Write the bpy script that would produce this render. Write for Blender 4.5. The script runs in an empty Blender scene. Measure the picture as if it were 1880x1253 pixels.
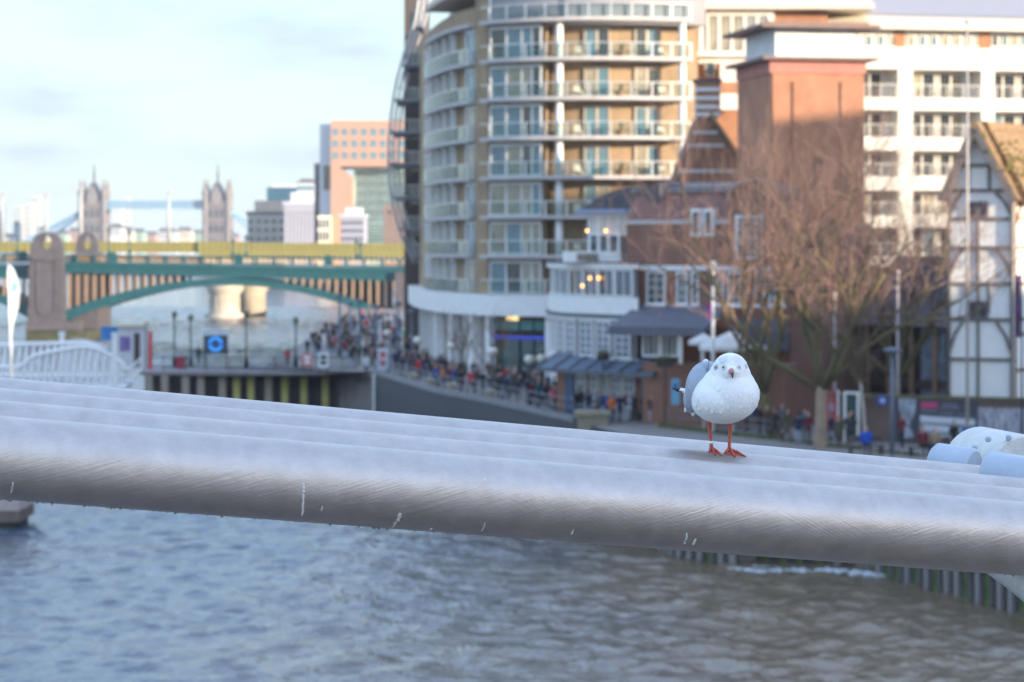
import bpy, math, random
import numpy as np
from mathutils import Vector, Matrix
RN = random.Random(11)
S = bpy.context.scene
COL = S.collection
rad = math.radians

# ------------------------------------------------------------------ camera, sky, sun, exposure
F, CX, HY, H = 4430.0, 940.0, 455.0, 16.0          # focal length in photo pixels, optical axis column, horizon row, eye height
cam_d = bpy.data.cameras.new('camera'); cam = bpy.data.objects.new('camera', cam_d); COL.objects.link(cam)
cam_d.sensor_width = 36.0; cam_d.lens = 36.0 * F / 1880.0
cam_d.shift_y = -(626.5 - HY) / 1880.0
cam.location = (0, 0, H); cam.rotation_euler = (rad(90), 0, 0)
cam_d.clip_start = 0.1; cam_d.clip_end = 60000
cam_d.dof.use_dof = True; cam_d.dof.focus_distance = 4.15; cam_d.dof.aperture_fstop = 9.5
S.camera = cam

SUN_EL = rad(9.0)
SX, SY = 0.82, -0.572                                # horizontal direction towards the sun
W = bpy.data.worlds.new('World'); S.world = W; W.use_nodes = True
wn, wl = W.node_tree.nodes, W.node_tree.links
wn.clear()
w_out = wn.new('ShaderNodeOutputWorld'); w_bg = wn.new('ShaderNodeBackground')
sky = wn.new('ShaderNodeTexSky'); sky.sky_type = 'NISHITA'; sky.sun_disc = False
sky.sun_elevation = SUN_EL; sky.sun_rotation = math.atan2(SX, SY)
sky.air_density = 1.0; sky.dust_density = 1.2; sky.ozone_density = 2.0
# thin high cloud veil: pale everywhere, a few greyer streaks, laid on the sky directions
tc = wn.new('ShaderNodeTexCoord')
mp = wn.new('ShaderNodeMapping'); mp.inputs['Scale'].default_value = (5.0, 5.0, 19.0)
nz = wn.new('ShaderNodeTexNoise'); nz.inputs['Scale'].default_value = 2.2; nz.inputs['Detail'].default_value = 6; nz.inputs['Roughness'].default_value = 0.52
rp = wn.new('ShaderNodeValToRGB'); rp.color_ramp.elements[0].position = 0.47; rp.color_ramp.elements[1].position = 0.70
rp.color_ramp.elements[0].color = (0, 0, 0, 1); rp.color_ramp.elements[1].color = (.75, .75, .75, 1)
veil = wn.new('ShaderNodeMixRGB'); veil.blend_type = 'MIX'; vcol = wn.new('ShaderNodeMixRGB'); vcol.inputs[1].default_value = (1.68, 2.25, 2.52, 1); vcol.inputs[2].default_value = (2.95, 4.1, 6.2, 1)
cl = wn.new('ShaderNodeMixRGB'); cl.blend_type = 'MIX'; cl.inputs[2].default_value = (1.45, 1.68, 2.0, 1)
wl.new(tc.outputs['Generated'], mp.inputs['Vector']); wl.new(mp.outputs['Vector'], nz.inputs['Vector'])
wl.new(nz.outputs['Fac'], rp.inputs['Fac'])
sep = wn.new('ShaderNodeSeparateXYZ'); wl.new(tc.outputs['Generated'], sep.inputs[0])           # the veil is thickest low down and thins overhead
vr = wn.new('ShaderNodeMapRange'); vr.inputs[1].default_value = 0.0; vr.inputs[2].default_value = 0.75; vr.inputs[3].default_value = 0.72; vr.inputs[4].default_value = 0.52
wl.new(sep.outputs[2], vr.inputs[0]); wl.new(vr.outputs[0], veil.inputs[0])
vc = wn.new('ShaderNodeMapRange'); vc.inputs[1].default_value = 0.12; vc.inputs[2].default_value = 0.45
wl.new(sep.outputs[2], vc.inputs[0]); wl.new(vc.outputs[0], vcol.inputs[0]); wl.new(vcol.outputs[0], veil.inputs[2])
wl.new(sky.outputs['Color'], veil.inputs[1]); wl.new(veil.outputs[0], cl.inputs[1]); wl.new(rp.outputs['Color'], cl.inputs[0])
wl.new(cl.outputs[0], w_bg.inputs['Color']); w_bg.inputs['Strength'].default_value = 0.15
wl.new(w_bg.outputs['Background'], w_out.inputs['Surface'])

sun_d = bpy.data.lights.new('sun', 'SUN'); sun = bpy.data.objects.new('sun', sun_d); COL.objects.link(sun)
sun_d.energy = 3.5; sun_d.angle = rad(0.6); sun_d.color = (1.0, 0.82, 0.60)
sdir = Vector((SX * math.cos(SUN_EL), SY * math.cos(SUN_EL), math.sin(SUN_EL)))
sun.rotation_euler = sdir.to_track_quat('Z', 'Y').to_euler(); sun.location = (60, -40, 60)

S.view_settings.view_transform = 'Standard'; S.view_settings.look = 'None'
S.view_settings.gamma = 1.0; S.view_settings.exposure = 1.56
S.render.engine = 'CYCLES'

# ------------------------------------------------------------------ helpers
def pw(x, y, D):
    """photo pixel at distance D -> world point"""
    return Vector(((x - CX) / F * D, D, H - (y - HY) / F * D))
def X_(x, D): return (x - CX) / F * D
def Z_(y, D): return H - (y - HY) / F * D

MATS = {}
def mat(name, col, rough=0.6, metal=0.0, var=0.15, scale=1.5, bump=0.0, bscale=12.0, spec=0.5, stretch=(1, 1, 1), col2=None, detail=4):
    if name in MATS: return MATS[name]
    m = bpy.data.materials.new(name); m.use_nodes = True
    n, l = m.node_tree.nodes, m.node_tree.links
    b = n['Principled BSDF']
    b.inputs['Roughness'].default_value = rough; b.inputs['Metallic'].default_value = metal
    b.inputs['Specular IOR Level'].default_value = spec
    c = (*col, 1)
    if var > 0 or col2:
        t = n.new('ShaderNodeTexCoord'); mpn = n.new('ShaderNodeMapping'); mpn.inputs['Scale'].default_value = stretch
        ns = n.new('ShaderNodeTexNoise'); ns.inputs['Scale'].default_value = scale; ns.inputs['Detail'].default_value = detail
        ns.inputs['Roughness'].default_value = 0.62
        l.new(t.outputs['Object'], mpn.inputs['Vector']); l.new(mpn.outputs['Vector'], ns.inputs['Vector'])
        r = n.new('ShaderNodeValToRGB'); e = r.color_ramp.elements
        e[0].position = 0.3; e[1].position = 0.7
        if col2: e[0].color = c; e[1].color = (*col2, 1)
        else:
            e[0].color = (*[min(1, v * (1 - var)) for v in col], 1); e[1].color = (*[min(1, v * (1 + var)) for v in col], 1)
        l.new(ns.outputs['Fac'], r.inputs['Fac']); l.new(r.outputs['Color'], b.inputs['Base Color'])
        if bump > 0:
            nb = n.new('ShaderNodeTexNoise'); nb.inputs['Scale'].default_value = bscale; nb.inputs['Detail'].default_value = 5
            l.new(mpn.outputs['Vector'], nb.inputs['Vector'])
            bp = n.new('ShaderNodeBump'); bp.inputs['Strength'].default_value = bump; bp.inputs['Distance'].default_value = 0.05
            l.new(nb.outputs['Fac'], bp.inputs['Height']); l.new(bp.outputs['Normal'], b.inputs['Normal'])
    else:
        b.inputs['Base Color'].default_value = c
    MATS[name] = m
    return m

def emit(name, col, strength):
    if name in MATS: return MATS[name]
    m = bpy.data.materials.new(name); m.use_nodes = True
    b = m.node_tree.nodes['Principled BSDF']
    b.inputs['Base Color'].default_value = (*col, 1); b.inputs['Emission Color'].default_value = (*col, 1); b.inputs['Emission Strength'].default_value = strength
    MATS[name] = m
    return m

def brickmat(name, c1, c2, mortar, w=0.225, h=0.075, ms=0.012):
    if name in MATS: return MATS[name]
    m = bpy.data.materials.new(name); m.use_nodes = True
    n, l = m.node_tree.nodes, m.node_tree.links; b = n['Principled BSDF']; b.inputs['Roughness'].default_value = 0.85
    t = n.new('ShaderNodeTexCoord'); sx = n.new('ShaderNodeSeparateXYZ'); ad = n.new('ShaderNodeMath'); cb = n.new('ShaderNodeCombineXYZ')
    l.new(t.outputs['Object'], sx.inputs[0]); l.new(sx.outputs[0], ad.inputs[0]); l.new(sx.outputs[1], ad.inputs[1])
    l.new(ad.outputs[0], cb.inputs[0]); l.new(sx.outputs[2], cb.inputs[1])
    bt = n.new('ShaderNodeTexBrick'); bt.inputs['Scale'].default_value = 1.0
    bt.inputs['Color1'].default_value = (*c1, 1); bt.inputs['Color2'].default_value = (*c2, 1); bt.inputs['Mortar'].default_value = (*mortar, 1)
    bt.inputs['Brick Width'].default_value = w; bt.inputs['Row Height'].default_value = h; bt.inputs['Mortar Size'].default_value = ms
    l.new(cb.outputs[0], bt.inputs['Vector'])
    ns = n.new('ShaderNodeTexNoise'); ns.inputs['Scale'].default_value = 0.55; ns.inputs['Detail'].default_value = 7; ns.inputs['Roughness'].default_value = .65
    l.new(t.outputs['Object'], ns.inputs['Vector'])
    rr = n.new('ShaderNodeMapRange'); rr.inputs[1].default_value = .25; rr.inputs[2].default_value = .75; rr.inputs[3].default_value = .72; rr.inputs[4].default_value = 1.25
    l.new(ns.outputs['Fac'], rr.inputs[0])
    mx = n.new('ShaderNodeVectorMath'); mx.operation = 'SCALE'
    l.new(bt.outputs['Color'], mx.inputs[0]); l.new(rr.outputs[0], mx.inputs['Scale']); l.new(mx.outputs[0], b.inputs['Base Color'])
    bp = n.new('ShaderNodeBump'); bp.inputs['Strength'].default_value = .4; bp.inputs['Distance'].default_value = .01
    l.new(bt.outputs['Fac'], bp.inputs['Height']); bp.invert = True; l.new(bp.outputs['Normal'], b.inputs['Normal'])
    MATS[name] = m
    return m

def glassmat(name, col, refl=0.25, tint=0.85):
    """thin see-through glass sheet: clear with a mirror coat"""
    if name in MATS: return MATS[name]
    m = bpy.data.materials.new(name); m.use_nodes = True
    n, l = m.node_tree.nodes, m.node_tree.links; n.clear()
    o = n.new('ShaderNodeOutputMaterial'); tr = n.new('ShaderNodeBsdfTransparent'); gl = n.new('ShaderNodeBsdfGlossy'); mx = n.new('ShaderNodeMixShader')
    lw = n.new('ShaderNodeFresnel'); lw.inputs['IOR'].default_value = 1.06
    ad = n.new('ShaderNodeMath'); ad.operation = 'ADD'; ad.inputs[1].default_value = refl; ad.use_clamp = True
    tr.inputs['Color'].default_value = (*[c * tint for c in col], 1); gl.inputs['Roughness'].default_value = 0.03
    gl.inputs['Color'].default_value = (*col, 1)
    l.new(lw.outputs[0], ad.inputs[0]); l.new(ad.outputs[0], mx.inputs['Fac']); l.new(tr.outputs[0], mx.inputs[1]); l.new(gl.outputs[0], mx.inputs[2]); l.new(mx.outputs[0], o.inputs['Surface'])
    MATS[name] = m
    return m

class MB:
    """collects shapes for ONE mesh"""
    def __init__(s): s.v = []; s.f = []; s.m = []
    def add(s, v, f, mi=0):
        k = len(s.v); s.v += [tuple(p) for p in v]; s.f += [tuple(i + k for i in q) for q in f]; s.m += [mi] * len(f)
        return s
    def box(s, x0, y0, z0, x1, y1, z1, mi=0):
        if x0 > x1: x0, x1 = x1, x0
        if y0 > y1: y0, y1 = y1, y0
        if z0 > z1: z0, z1 = z1, z0
        v = [(x0, y0, z0), (x1, y0, z0), (x1, y1, z0), (x0, y1, z0), (x0, y0, z1), (x1, y0, z1), (x1, y1, z1), (x0, y1, z1)]
        return s.add(v, [(0, 3, 2, 1), (4, 5, 6, 7), (0, 1, 5, 4), (1, 2, 6, 5), (2, 3, 7, 6), (3, 0, 4, 7)], mi)
    def bar(s, a, b, w, h=None, mi=0, up=(0, 0, 1)):
        a = Vector(a); b = Vector(b); h = h or w
        d = (b - a).normalized(); u = Vector(up)
        if abs(d.dot(u)) > .98: u = Vector((0, 1, 0))
        r = d.cross(u).normalized() * (w / 2); q = r.cross(d).normalized() * (h / 2)
        v = [a - r - q, a + r - q, a + r + q, a - r + q, b - r - q, b + r - q, b + r + q, b - r + q]
        return s.add(v, [(0, 1, 2, 3), (7, 6, 5, 4), (0, 4, 5, 1), (1, 5, 6, 2), (2, 6, 7, 3), (3, 7, 4, 0)], mi)
    def prism(s, poly, a, b, axis='y', mi=0):
        n = len(poly)
        if axis == 'y': v = [(p[0], a, p[1]) for p in poly] + [(p[0], b, p[1]) for p in poly]
        elif axis == 'x': v = [(a, p[0], p[1]) for p in poly] + [(b, p[0], p[1]) for p in poly]
        else: v = [(p[0], p[1], a) for p in poly] + [(p[0], p[1], b) for p in poly]
        f = [tuple(range(n))[::-1], tuple(range(n, 2 * n))] + [(i, (i + 1) % n, n + (i + 1) % n, n + i) for i in range(n)]
        return s.add(v, f, mi)
    def tube(s, pts, rs, n=8, mi=0, cap=True):
        pts = [Vector(p) for p in pts]
        if not isinstance(rs, (list, tuple)): rs = [rs] * len(pts)
        v = []; f = []; ref = None
        for i, p in enumerate(pts):
            d = (pts[min(i + 1, len(pts) - 1)] - pts[max(i - 1, 0)]).normalized()
            if ref is None:
                ref = Vector((0, 0, 1)) if abs(d.z) < .9 else Vector((1, 0, 0))
            a = (ref - d * ref.dot(d)).normalized(); ref = a; b = d.cross(a)
            for k in range(n):
                t = 2 * math.pi * k / n
                v.append(p + (a * math.cos(t) + b * math.sin(t)) * rs[i])
        for i in range(len(pts) - 1):
            for k in range(n):
                f.append((i * n + k, i * n + (k + 1) % n, (i + 1) * n + (k + 1) % n, (i + 1) * n + k))
        if cap:
            f.append(tuple(range(n))[::-1]); f.append(tuple((len(pts) - 1) * n + k for k in range(n)))
        return s.add(v, f, mi)
    def lathe(s, prof, n=12, c=(0, 0, 0), mi=0):
        v = []; f = []
        for r, z in prof:
            for k in range(n):
                t = 2 * math.pi * k / n; v.append((c[0] + r * math.cos(t), c[1] + r * math.sin(t), c[2] + z))
        for i in range(len(prof) - 1):
            for k in range(n): f.append((i * n + k, i * n + (k + 1) % n, (i + 1) * n + (k + 1) % n, (i + 1) * n + k))
        f.append(tuple(range(n))[::-1]); f.append(tuple((len(prof) - 1) * n + k for k in range(n)))
        return s.add(v, f, mi)
    def ell(s, c, r, n=14, m=9, rot=None, mi=0):
        v = []; f = []
        M3 = rot or Matrix.Identity(3)
        for i in range(m + 1):
            th = math.pi * i / m
            for k in range(n):
                ph = 2 * math.pi * k / n
                v.append(Vector(c) + M3 @ Vector((r[0] * math.sin(th) * math.cos(ph), r[1] * math.sin(th) * math.sin(ph), r[2] * math.cos(th))))
        for i in range(m):
            for k in range(n): f.append((i * n + k, (i + 1) * n + k, (i + 1) * n + (k + 1) % n, i * n + (k + 1) % n))
        return s.add(v, f, mi)
    def mesh(s, name, mats=None, smooth=False):
        me = bpy.data.meshes.new(name); me.from_pydata(s.v, [], s.f)
        if mats is not None:
            for q in (mats if isinstance(mats, (list, tuple)) else [mats]): me.materials.append(q)
        if any(s.m): me.polygons.foreach_set('material_index', s.m)
        if smooth: me.polygons.foreach_set('use_smooth', [True] * len(s.f))
        me.update()
        return me
    def build(s, name, mats, parent=None, smooth=False, loc=None, rz=0):
        return inst(name, s.mesh(name, mats, smooth), parent, loc, rz)

def inst(name, me, parent=None, loc=None, rz=0):
    o = bpy.data.objects.new(name, me); COL.objects.link(o)
    if parent: o.parent = parent
    if loc is not None: o.location = loc
    if rz: o.rotation_euler = (0, 0, rz)
    return o
def tag(o, label, cat, group=None, kind=None):
    if label: o['label'] = label
    if cat: o['category'] = cat
    if group: o['group'] = group
    if kind: o['kind'] = kind
    return o
def thing(name, label, cat, loc=(0, 0, 0), rz=0, group=None):
    o = bpy.data.objects.new(name, None); COL.objects.link(o); o.location = loc; o.rotation_euler = (0, 0, rz); o.empty_display_size = .3
    return tag(o, label, cat, group)
def copy_tree(o, parent=None):
    c = o.copy(); COL.objects.link(c); c.parent = parent
    for ch in o.children: copy_tree(ch, c)
    return c

GZ = 5.5                                              # promenade level
class Facade:
    """local frame of a house front: x along the front, y into the house, z up from the promenade"""
    def __init__(s, xl, dl, xr, dr, z0=GZ):
        s.A = Vector((X_(xl, dl), dl)); s.B = Vector((X_(xr, dr), dr)); d = s.B - s.A
        s.L = d.length; s.c, s.s = d.x / s.L, d.y / s.L; s.rz = math.atan2(d.y, d.x); s.z0 = z0
        s.loc = (s.A.x, s.A.y, z0)
    def u(s, x, v=0.0):
        k = (x - CX) / F; ax, ay = s.A.x - s.s * v, s.A.y + s.c * v
        return (k * ay - ax) / (s.c - k * s.s)
    def Y(s, x, v=0.0): return s.A.y + s.c * v + s.u(x, v) * s.s
    def z(s, x, y, v=0.0): return H - (y - HY) / F * s.Y(x, v) - s.z0
    def p(s, x, y, v=0.0): return s.u(x, v), s.z(x, y, v)

# common materials
WHITE = mat('white_paint', (.78, .78, .77), .5, var=.06)
CREAM = mat('cream_paint', (.72, .66, .52), .55, var=.08)
GLASS = mat('window_glass', (.035, .045, .055), .04, var=.5, scale=.35, spec=.9)
GLASSL = mat('window_glass_curtained', (.30, .27, .21), .08, var=.6, scale=.5, spec=.8)
GLASSB = mat('window_glass_blue', (.10, .20, .26), .05, var=.45, scale=.4, spec=.9)
BLACK = mat('black_iron', (.02, .021, .024), .45, var=.2)
STEEL = mat('grey_steel', (.42, .43, .45), .4, metal=.5, var=.1)
_wc = {}
def window(parent, u, z, w, h, nx=2, ny=1, y=0.0, fr=WHITE, gl=GLASS, t=.07, d=.12, name='window', bar=.05):
    """frame with mullions as a part, its panes as sub-parts; u,z = lower left corner on the wall at depth y"""
    w = round(w, 2); h = round(h, 2); key = (w, h, nx, ny, fr.name, t, d, bar)
    if key not in _wc:
        b = MB(); b.box(0, -d, 0, t, 0, h); b.box(w - t, -d, 0, w, 0, h); b.box(t, -d, h - t, w - t, 0, h); b.box(t, -d, 0, w - t, 0, t)
        for i in range(1, nx): x = w * i / nx; b.box(x - bar / 2, -d + .02, t, x + bar / 2, 0, h - t)
        for j in range(1, ny): zz = h * j / ny; b.box(t, -d + .03, zz - bar / 2, w - t, 0, zz + bar / 2)
        _wc[key] = b.mesh(name, fr)
    o = inst(name, _wc[key], parent, (u, y, z))
    gls = gl if isinstance(gl, (list, tuple)) else [gl]
    for i in range(nx if w / nx > .42 else 1):
        n2 = nx if w / nx > .42 else 1
        g = RN.choice(gls); k2 = ('pane', round(w / n2, 3), h, g.name)
        if k2 not in _wc:
            b = MB(); b.box(.01, 0, .01, w / n2 - .01, .03, h - .01); _wc[k2] = b.mesh('pane', g)
        inst('pane', _wc[k2], o, (w * i / n2, -.055, 0))
    return o
# ------------------------------------------------------------------ suspension cables in the foreground
def cable_mat():
    m = bpy.data.materials.new('cable_silver_paint'); m.use_nodes = True
    n, l = m.node_tree.nodes, m.node_tree.links; b = n['Principled BSDF']
    b.inputs['Metallic'].default_value = .88; b.inputs['Roughness'].default_value = .42
    uv = n.new('ShaderNodeUVMap')
    def scratch(ang, sx, sy, sc):
        mp = n.new('ShaderNodeMapping'); mp.inputs['Rotation'].default_value = (0, 0, rad(ang))
        m2 = n.new('ShaderNodeMapping'); m2.inputs['Scale'].default_value = (sx, sy, 1)
        t = n.new('ShaderNodeTexNoise'); t.inputs['Scale'].default_value = sc; t.inputs['Detail'].default_value = 3; t.inputs['Roughness'].default_value = .55
        l.new(uv.outputs[0], mp.inputs[0]); l.new(mp.outputs[0], m2.inputs[0]); l.new(m2.outputs[0], t.inputs['Vector'])
        return t.outputs['Fac']
    a = scratch(21, 7, 340, 1.0); c = scratch(-24, 10, 420, 1.0); d = scratch(8, 6, 120, 1.0)
    big = n.new('ShaderNodeTexNoise'); big.inputs['Scale'].default_value = 5; big.inputs['Detail'].default_value = 5
    l.new(uv.outputs[0], big.inputs['Vector'])
    pick = n.new('ShaderNodeValToRGB'); pick.color_ramp.elements[0].position = .42; pick.color_ramp.elements[1].position = .58
    l.new(big.outputs['Fac'], pick.inputs[0])
    pk2 = n.new('ShaderNodeMapRange'); pk2.inputs[3].default_value = .12; pk2.inputs[4].default_value = .62; l.new(pick.outputs[0], pk2.inputs[0])
    mx = n.new('ShaderNodeMix'); mx.data_type = 'FLOAT'; l.new(pk2.outputs[0], mx.inputs[0]); l.new(a, mx.inputs[2]); l.new(c, mx.inputs[3])
    mx2 = n.new('ShaderNodeMix'); mx2.data_type = 'FLOAT'; mx2.inputs[0].default_value = .3; l.new(mx.outputs[0], mx2.inputs[2]); l.new(d, mx2.inputs[3])
    bp = n.new('ShaderNodeBump'); bp.inputs['Strength'].default_value = .36; bp.inputs['Distance'].default_value = .003
    fine = n.new('ShaderNodeTexNoise'); fine.inputs['Scale'].default_value = 700; fine.inputs['Detail'].default_value = 2
    l.new(uv.outputs[0], fine.inputs['Vector'])
    bp2 = n.new('ShaderNodeBump'); bp2.inputs['Strength'].default_value = .12; bp2.inputs['Distance'].default_value = .001
    l.new(fine.outputs['Fac'], bp2.inputs['Height']); l.new(mx2.outputs[0], bp.inputs['Height']); l.new(bp.outputs[0], bp2.inputs['Normal']); l.new(bp2.outputs[0], b.inputs['Normal'])
    r = n.new('ShaderNodeValToRGB'); r.color_ramp.elements[0].color = (.46, .415, .395, 1); r.color_ramp.elements[1].color = (.60, .54, .515, 1)
    r.color_ramp.elements[0].position = .3; r.color_ramp.elements[1].position = .7
    b2 = n.new('ShaderNodeTexNoise'); b2.inputs['Scale'].default_value = 22; b2.inputs['Detail'].default_value = 6; b2.inputs['Roughness'].default_value = .7
    l.new(uv.outputs[0], b2.inputs['Vector']); l.new(b2.outputs['Fac'], r.inputs[0]); l.new(r.outputs[0], b.inputs['Base Color'])
    r2 = n.new('ShaderNodeMapRange'); r2.inputs[3].default_value = .34; r2.inputs[4].default_value = .48; l.new(b2.outputs['Fac'], r2.inputs[0]); l.new(r2.outputs[0], b.inputs['Roughness'])
    return m
CABM = cable_mat()
CR = .06
# for each cable: row of its upper edge and distance at the photo's left and right margin
CAB = [(764, 3.48, 922, 3.93), (736, 3.82, 897.5, 4.15), (713, 4.16, 878, 4.36), (693.6, 4.49, 862, 4.56)]
CLAB = ['nearest and lowest of the four parallel silver bridge cables, scratched and streaked with droppings',
        'second nearest of the four parallel silver bridge cables',
        'third of the four parallel silver bridge cables, the one the gull stands on',
        'farthest of the four parallel silver bridge cables, running along behind the gull']
CABLE = []
for i, (yl, dl, yr, dr) in enumerate(CAB):
    a = pw(0, yl, dl); b = pw(1880, yr, dr); a.z -= CR; b.z -= CR
    d = (b - a); A = a - d * 5.0; B = b + d * 3.2
    L = (B - A).length; dn = (B - A).normalized(); up = Vector((0, 0, 1)); up = (up - dn * up.dot(dn)).normalized(); sd = dn.cross(up)
    NS, NR = 120, 64
    v = []; f = []; uvs = []
    for s in range(NS + 1):
        p = A + dn * (L * s / NS)
        for k in range(NR):
            t = 2 * math.pi * k / NR; v.append(p + (up * math.cos(t) + sd * math.sin(t)) * CR)
    me = bpy.data.meshes.new('suspension_cable')
    for s in range(NS):
        for k in range(NR): f.append((s * NR + k, s * NR + (k + 1) % NR, (s + 1) * NR + (k + 1) % NR, (s + 1) * NR + k))
    me.from_pydata(v, [], f); me.materials.append(CABM); me.polygons.foreach_set('use_smooth', [True] * len(f))
    uvl = me.uv_layers.new(name='UVMap'); q = []
    for s in range(NS):
        for k in range(NR):
            for ds, dk in ((0, 0), (0, 1), (1, 1), (1, 0)): q += [L * (s + ds) / NS + i * 3.1, 2 * math.pi * CR * (k + dk) / NR]
    uvl.data.foreach_set('uv', q)
    o = inst('suspension_cable', me); tag(o, CLAB[i], 'cable', 'four parallel bridge cables')
    CABLE.append((o, a, b, dn, up, sd))
def cab_at(i, x):
    """axis point of cable i seen at photo column x"""
    o, a, b, dn, up, sd = CABLE[i]; k = (x - CX) / F
    t = (k * a.y - a.x) / ((b - a).x - k * (b - a).y); return a + (b - a) * t
def cab_surf(i, x, ang, off=0.0):
    o, a, b, dn, up, sd = CABLE[i]; c = cab_at(i, x)
    return c + (up * math.cos(ang) + sd * math.sin(ang)) * (CR + off)
# which sign of the angle faces the camera
FS = 1 if CABLE[0][5].y < 0 else -1
# hanging drops along the underside and old droppings on the nearest cable
dm = mat('water_drop', (.25, .25, .27), .08, var=0, spec=.8)
mb = MB()
for k in range(120):
    x = RN.uniform(-60, 1900); r = RN.choice([.0008, .001, .0012, .0018])
    c = cab_surf(0, x, FS * rad(RN.uniform(165, 178)), r * .3); mb.ell(c, (r * 1.3, r * 1.3, r), 8, 5)
o = mb.build('water_drops', dm, CABLE[0][0], True); o['kind'] = 'stuff'
drop = mat('bird_dropping', (.72, .70, .68), .7, var=.2, scale=60)
def streak(x, a0, a1, w, wob=.4, x2=None):
    mb = MB(); n = 34
    for s in range(n):
        if RN.random() < .12: continue
        t = s / (n - 1); a = a0 + (a1 - a0) * t; xx = x + ((x2 or x) - x) * t + RN.uniform(-wob, wob)
        r = w * RN.uniform(.45, 1.0)
        c = cab_surf(0, xx, FS * rad(a), .0001); nrm = (c - cab_at(0, xx)).normalized()
        rot = nrm.to_track_quat('Z', 'X').to_matrix()
        mb.ell(c, (r * .8, r * .8, .0004), 8, 4, rot)
    mb.build('dropping_streak', drop, CABLE[0][0], True)
streak(542, 88, 142, .0026, .9, 552); streak(724, 122, 136, .0032, 1.2); streak(722, 140, 158, .0014, 2.5)
streak(583, 120, 128, .0014, .6); streak(880, 128, 148, .0012, 1.0); streak(1243, 118, 140, .0017, 1.4, 1246); streak(1262, 128, 141, .002, 1.5)
streak(23, 120, 140, .0014, .8); streak(790, 150, 158, .0014, 1.5); streak(870, 60, 66, .0014, 5); streak(1040, 128, 138, .0014, 1)

# ------------------------------------------------------------------ clamp at the right edge
blue = mat('clamp_grey_paint', (.40, .47, .56), .38, var=.1, scale=14)
pale = mat('clamp_cast_pale', (.62, .62, .60), .6, var=.09, scale=30, bump=.15, bscale=160)
cl_t = thing('cable_clamp', 'pale cast clamp disc with blue grey barrels gripping the cables at right edge', 'clamp', cab_at(2, 1850) + Vector((0, 0, -.02)))
base = Vector(cl_t.location)
def half_barrel(c, r, L, dirv, m, nm, seg=20, bev=.006):
    dirv = Vector(dirv).normalized(); side = dirv.cross(Vector((0, 0, 1))).normalized(); upv = side.cross(dirv)
    mb = MB(); v = []; f = []
    rings = [(-L / 2, r - bev), (-L / 2 + bev, r), (L / 2 - bev, r), (L / 2, r - bev)]
    for off, rr in rings:
        for k in range(seg + 1):
            t = math.pi * k / seg; v.append(c + dirv * off + side * rr * math.cos(t) + upv * rr * math.sin(t))
        v.append(c + dirv * off - side * rr - upv * r * .9); v.append(c + dirv * off + side * rr - upv * r * .9)
    n = seg + 3
    for i in range(3):
        for k in range(n): f.append((i * n + k, (i + 1) * n + k, (i + 1) * n + (k + 1) % n, i * n + (k + 1) % n))
    f.append(tuple(range(n))); f.append(tuple(3 * n + k for k in range(n))[::-1])
    mb.add([p - base for p in v], f)
    o = mb.build(nm, m, cl_t, False)
    for p in o.data.polygons: p.use_smooth = len(p.vertices) == 4
    return o
axd = Vector((.80, -.60, -.085))
D1 = 4.66
c = pw(1752, 858, D1); half_barrel(c, .042, .085, axd, blue, 'bolt_barrel')
c = pw(1868, 880, 4.44); half_barrel(c, .044, .12, axd, blue, 'bolt_barrel')
c = pw(1838, 868, 4.80); half_barrel(c, .083, .19, Vector((.72, -.40, -.09)) if False else Vector((.30, -.95, -.02)), pale, 'clamp_disc', 32, .004)
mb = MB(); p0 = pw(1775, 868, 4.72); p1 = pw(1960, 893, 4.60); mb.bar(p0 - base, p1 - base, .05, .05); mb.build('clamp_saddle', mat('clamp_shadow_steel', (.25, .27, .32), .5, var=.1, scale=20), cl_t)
# bolt heads and a seam on the clamp
for k, (bx_, by_) in enumerate(((1790, 822), (1815, 806), (1852, 803))):
    q = pw(bx_, by_, 4.70) - base; mb = MB(); mb.lathe([(.0065, 0), (.0065, .006), (.004, .009)], 6); o = mb.build('bolt_head', blue, cl_t, False, q); o.rotation_euler = (rad(95), 0, rad(-18))
# arm that carries the cables, passing under the nearest one
arm = thing('support_arm', 'pale metal arm passing under the nearest cable at the lower right corner', 'arm', pw(1990, 1150, 3.9))
ab = Vector(arm.location); mb = MB()
pts = [pw(1775, 1000, 4.1), pw(1870, 1055, 4.0), pw(1990, 1135, 3.9), pw(2200, 1270, 3.75)]
mb.tube([p - ab for p in pts], [.020, .030, .042, .06], 20)
mb.build('arm_tube', pale, arm, True)
mb = MB(); mb.tube([pw(2188, 1262, 3.757) - ab, pw(2215, 1279, 3.743) - ab], .068, 20); mb.build('arm_collar', blue, arm, True)

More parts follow.
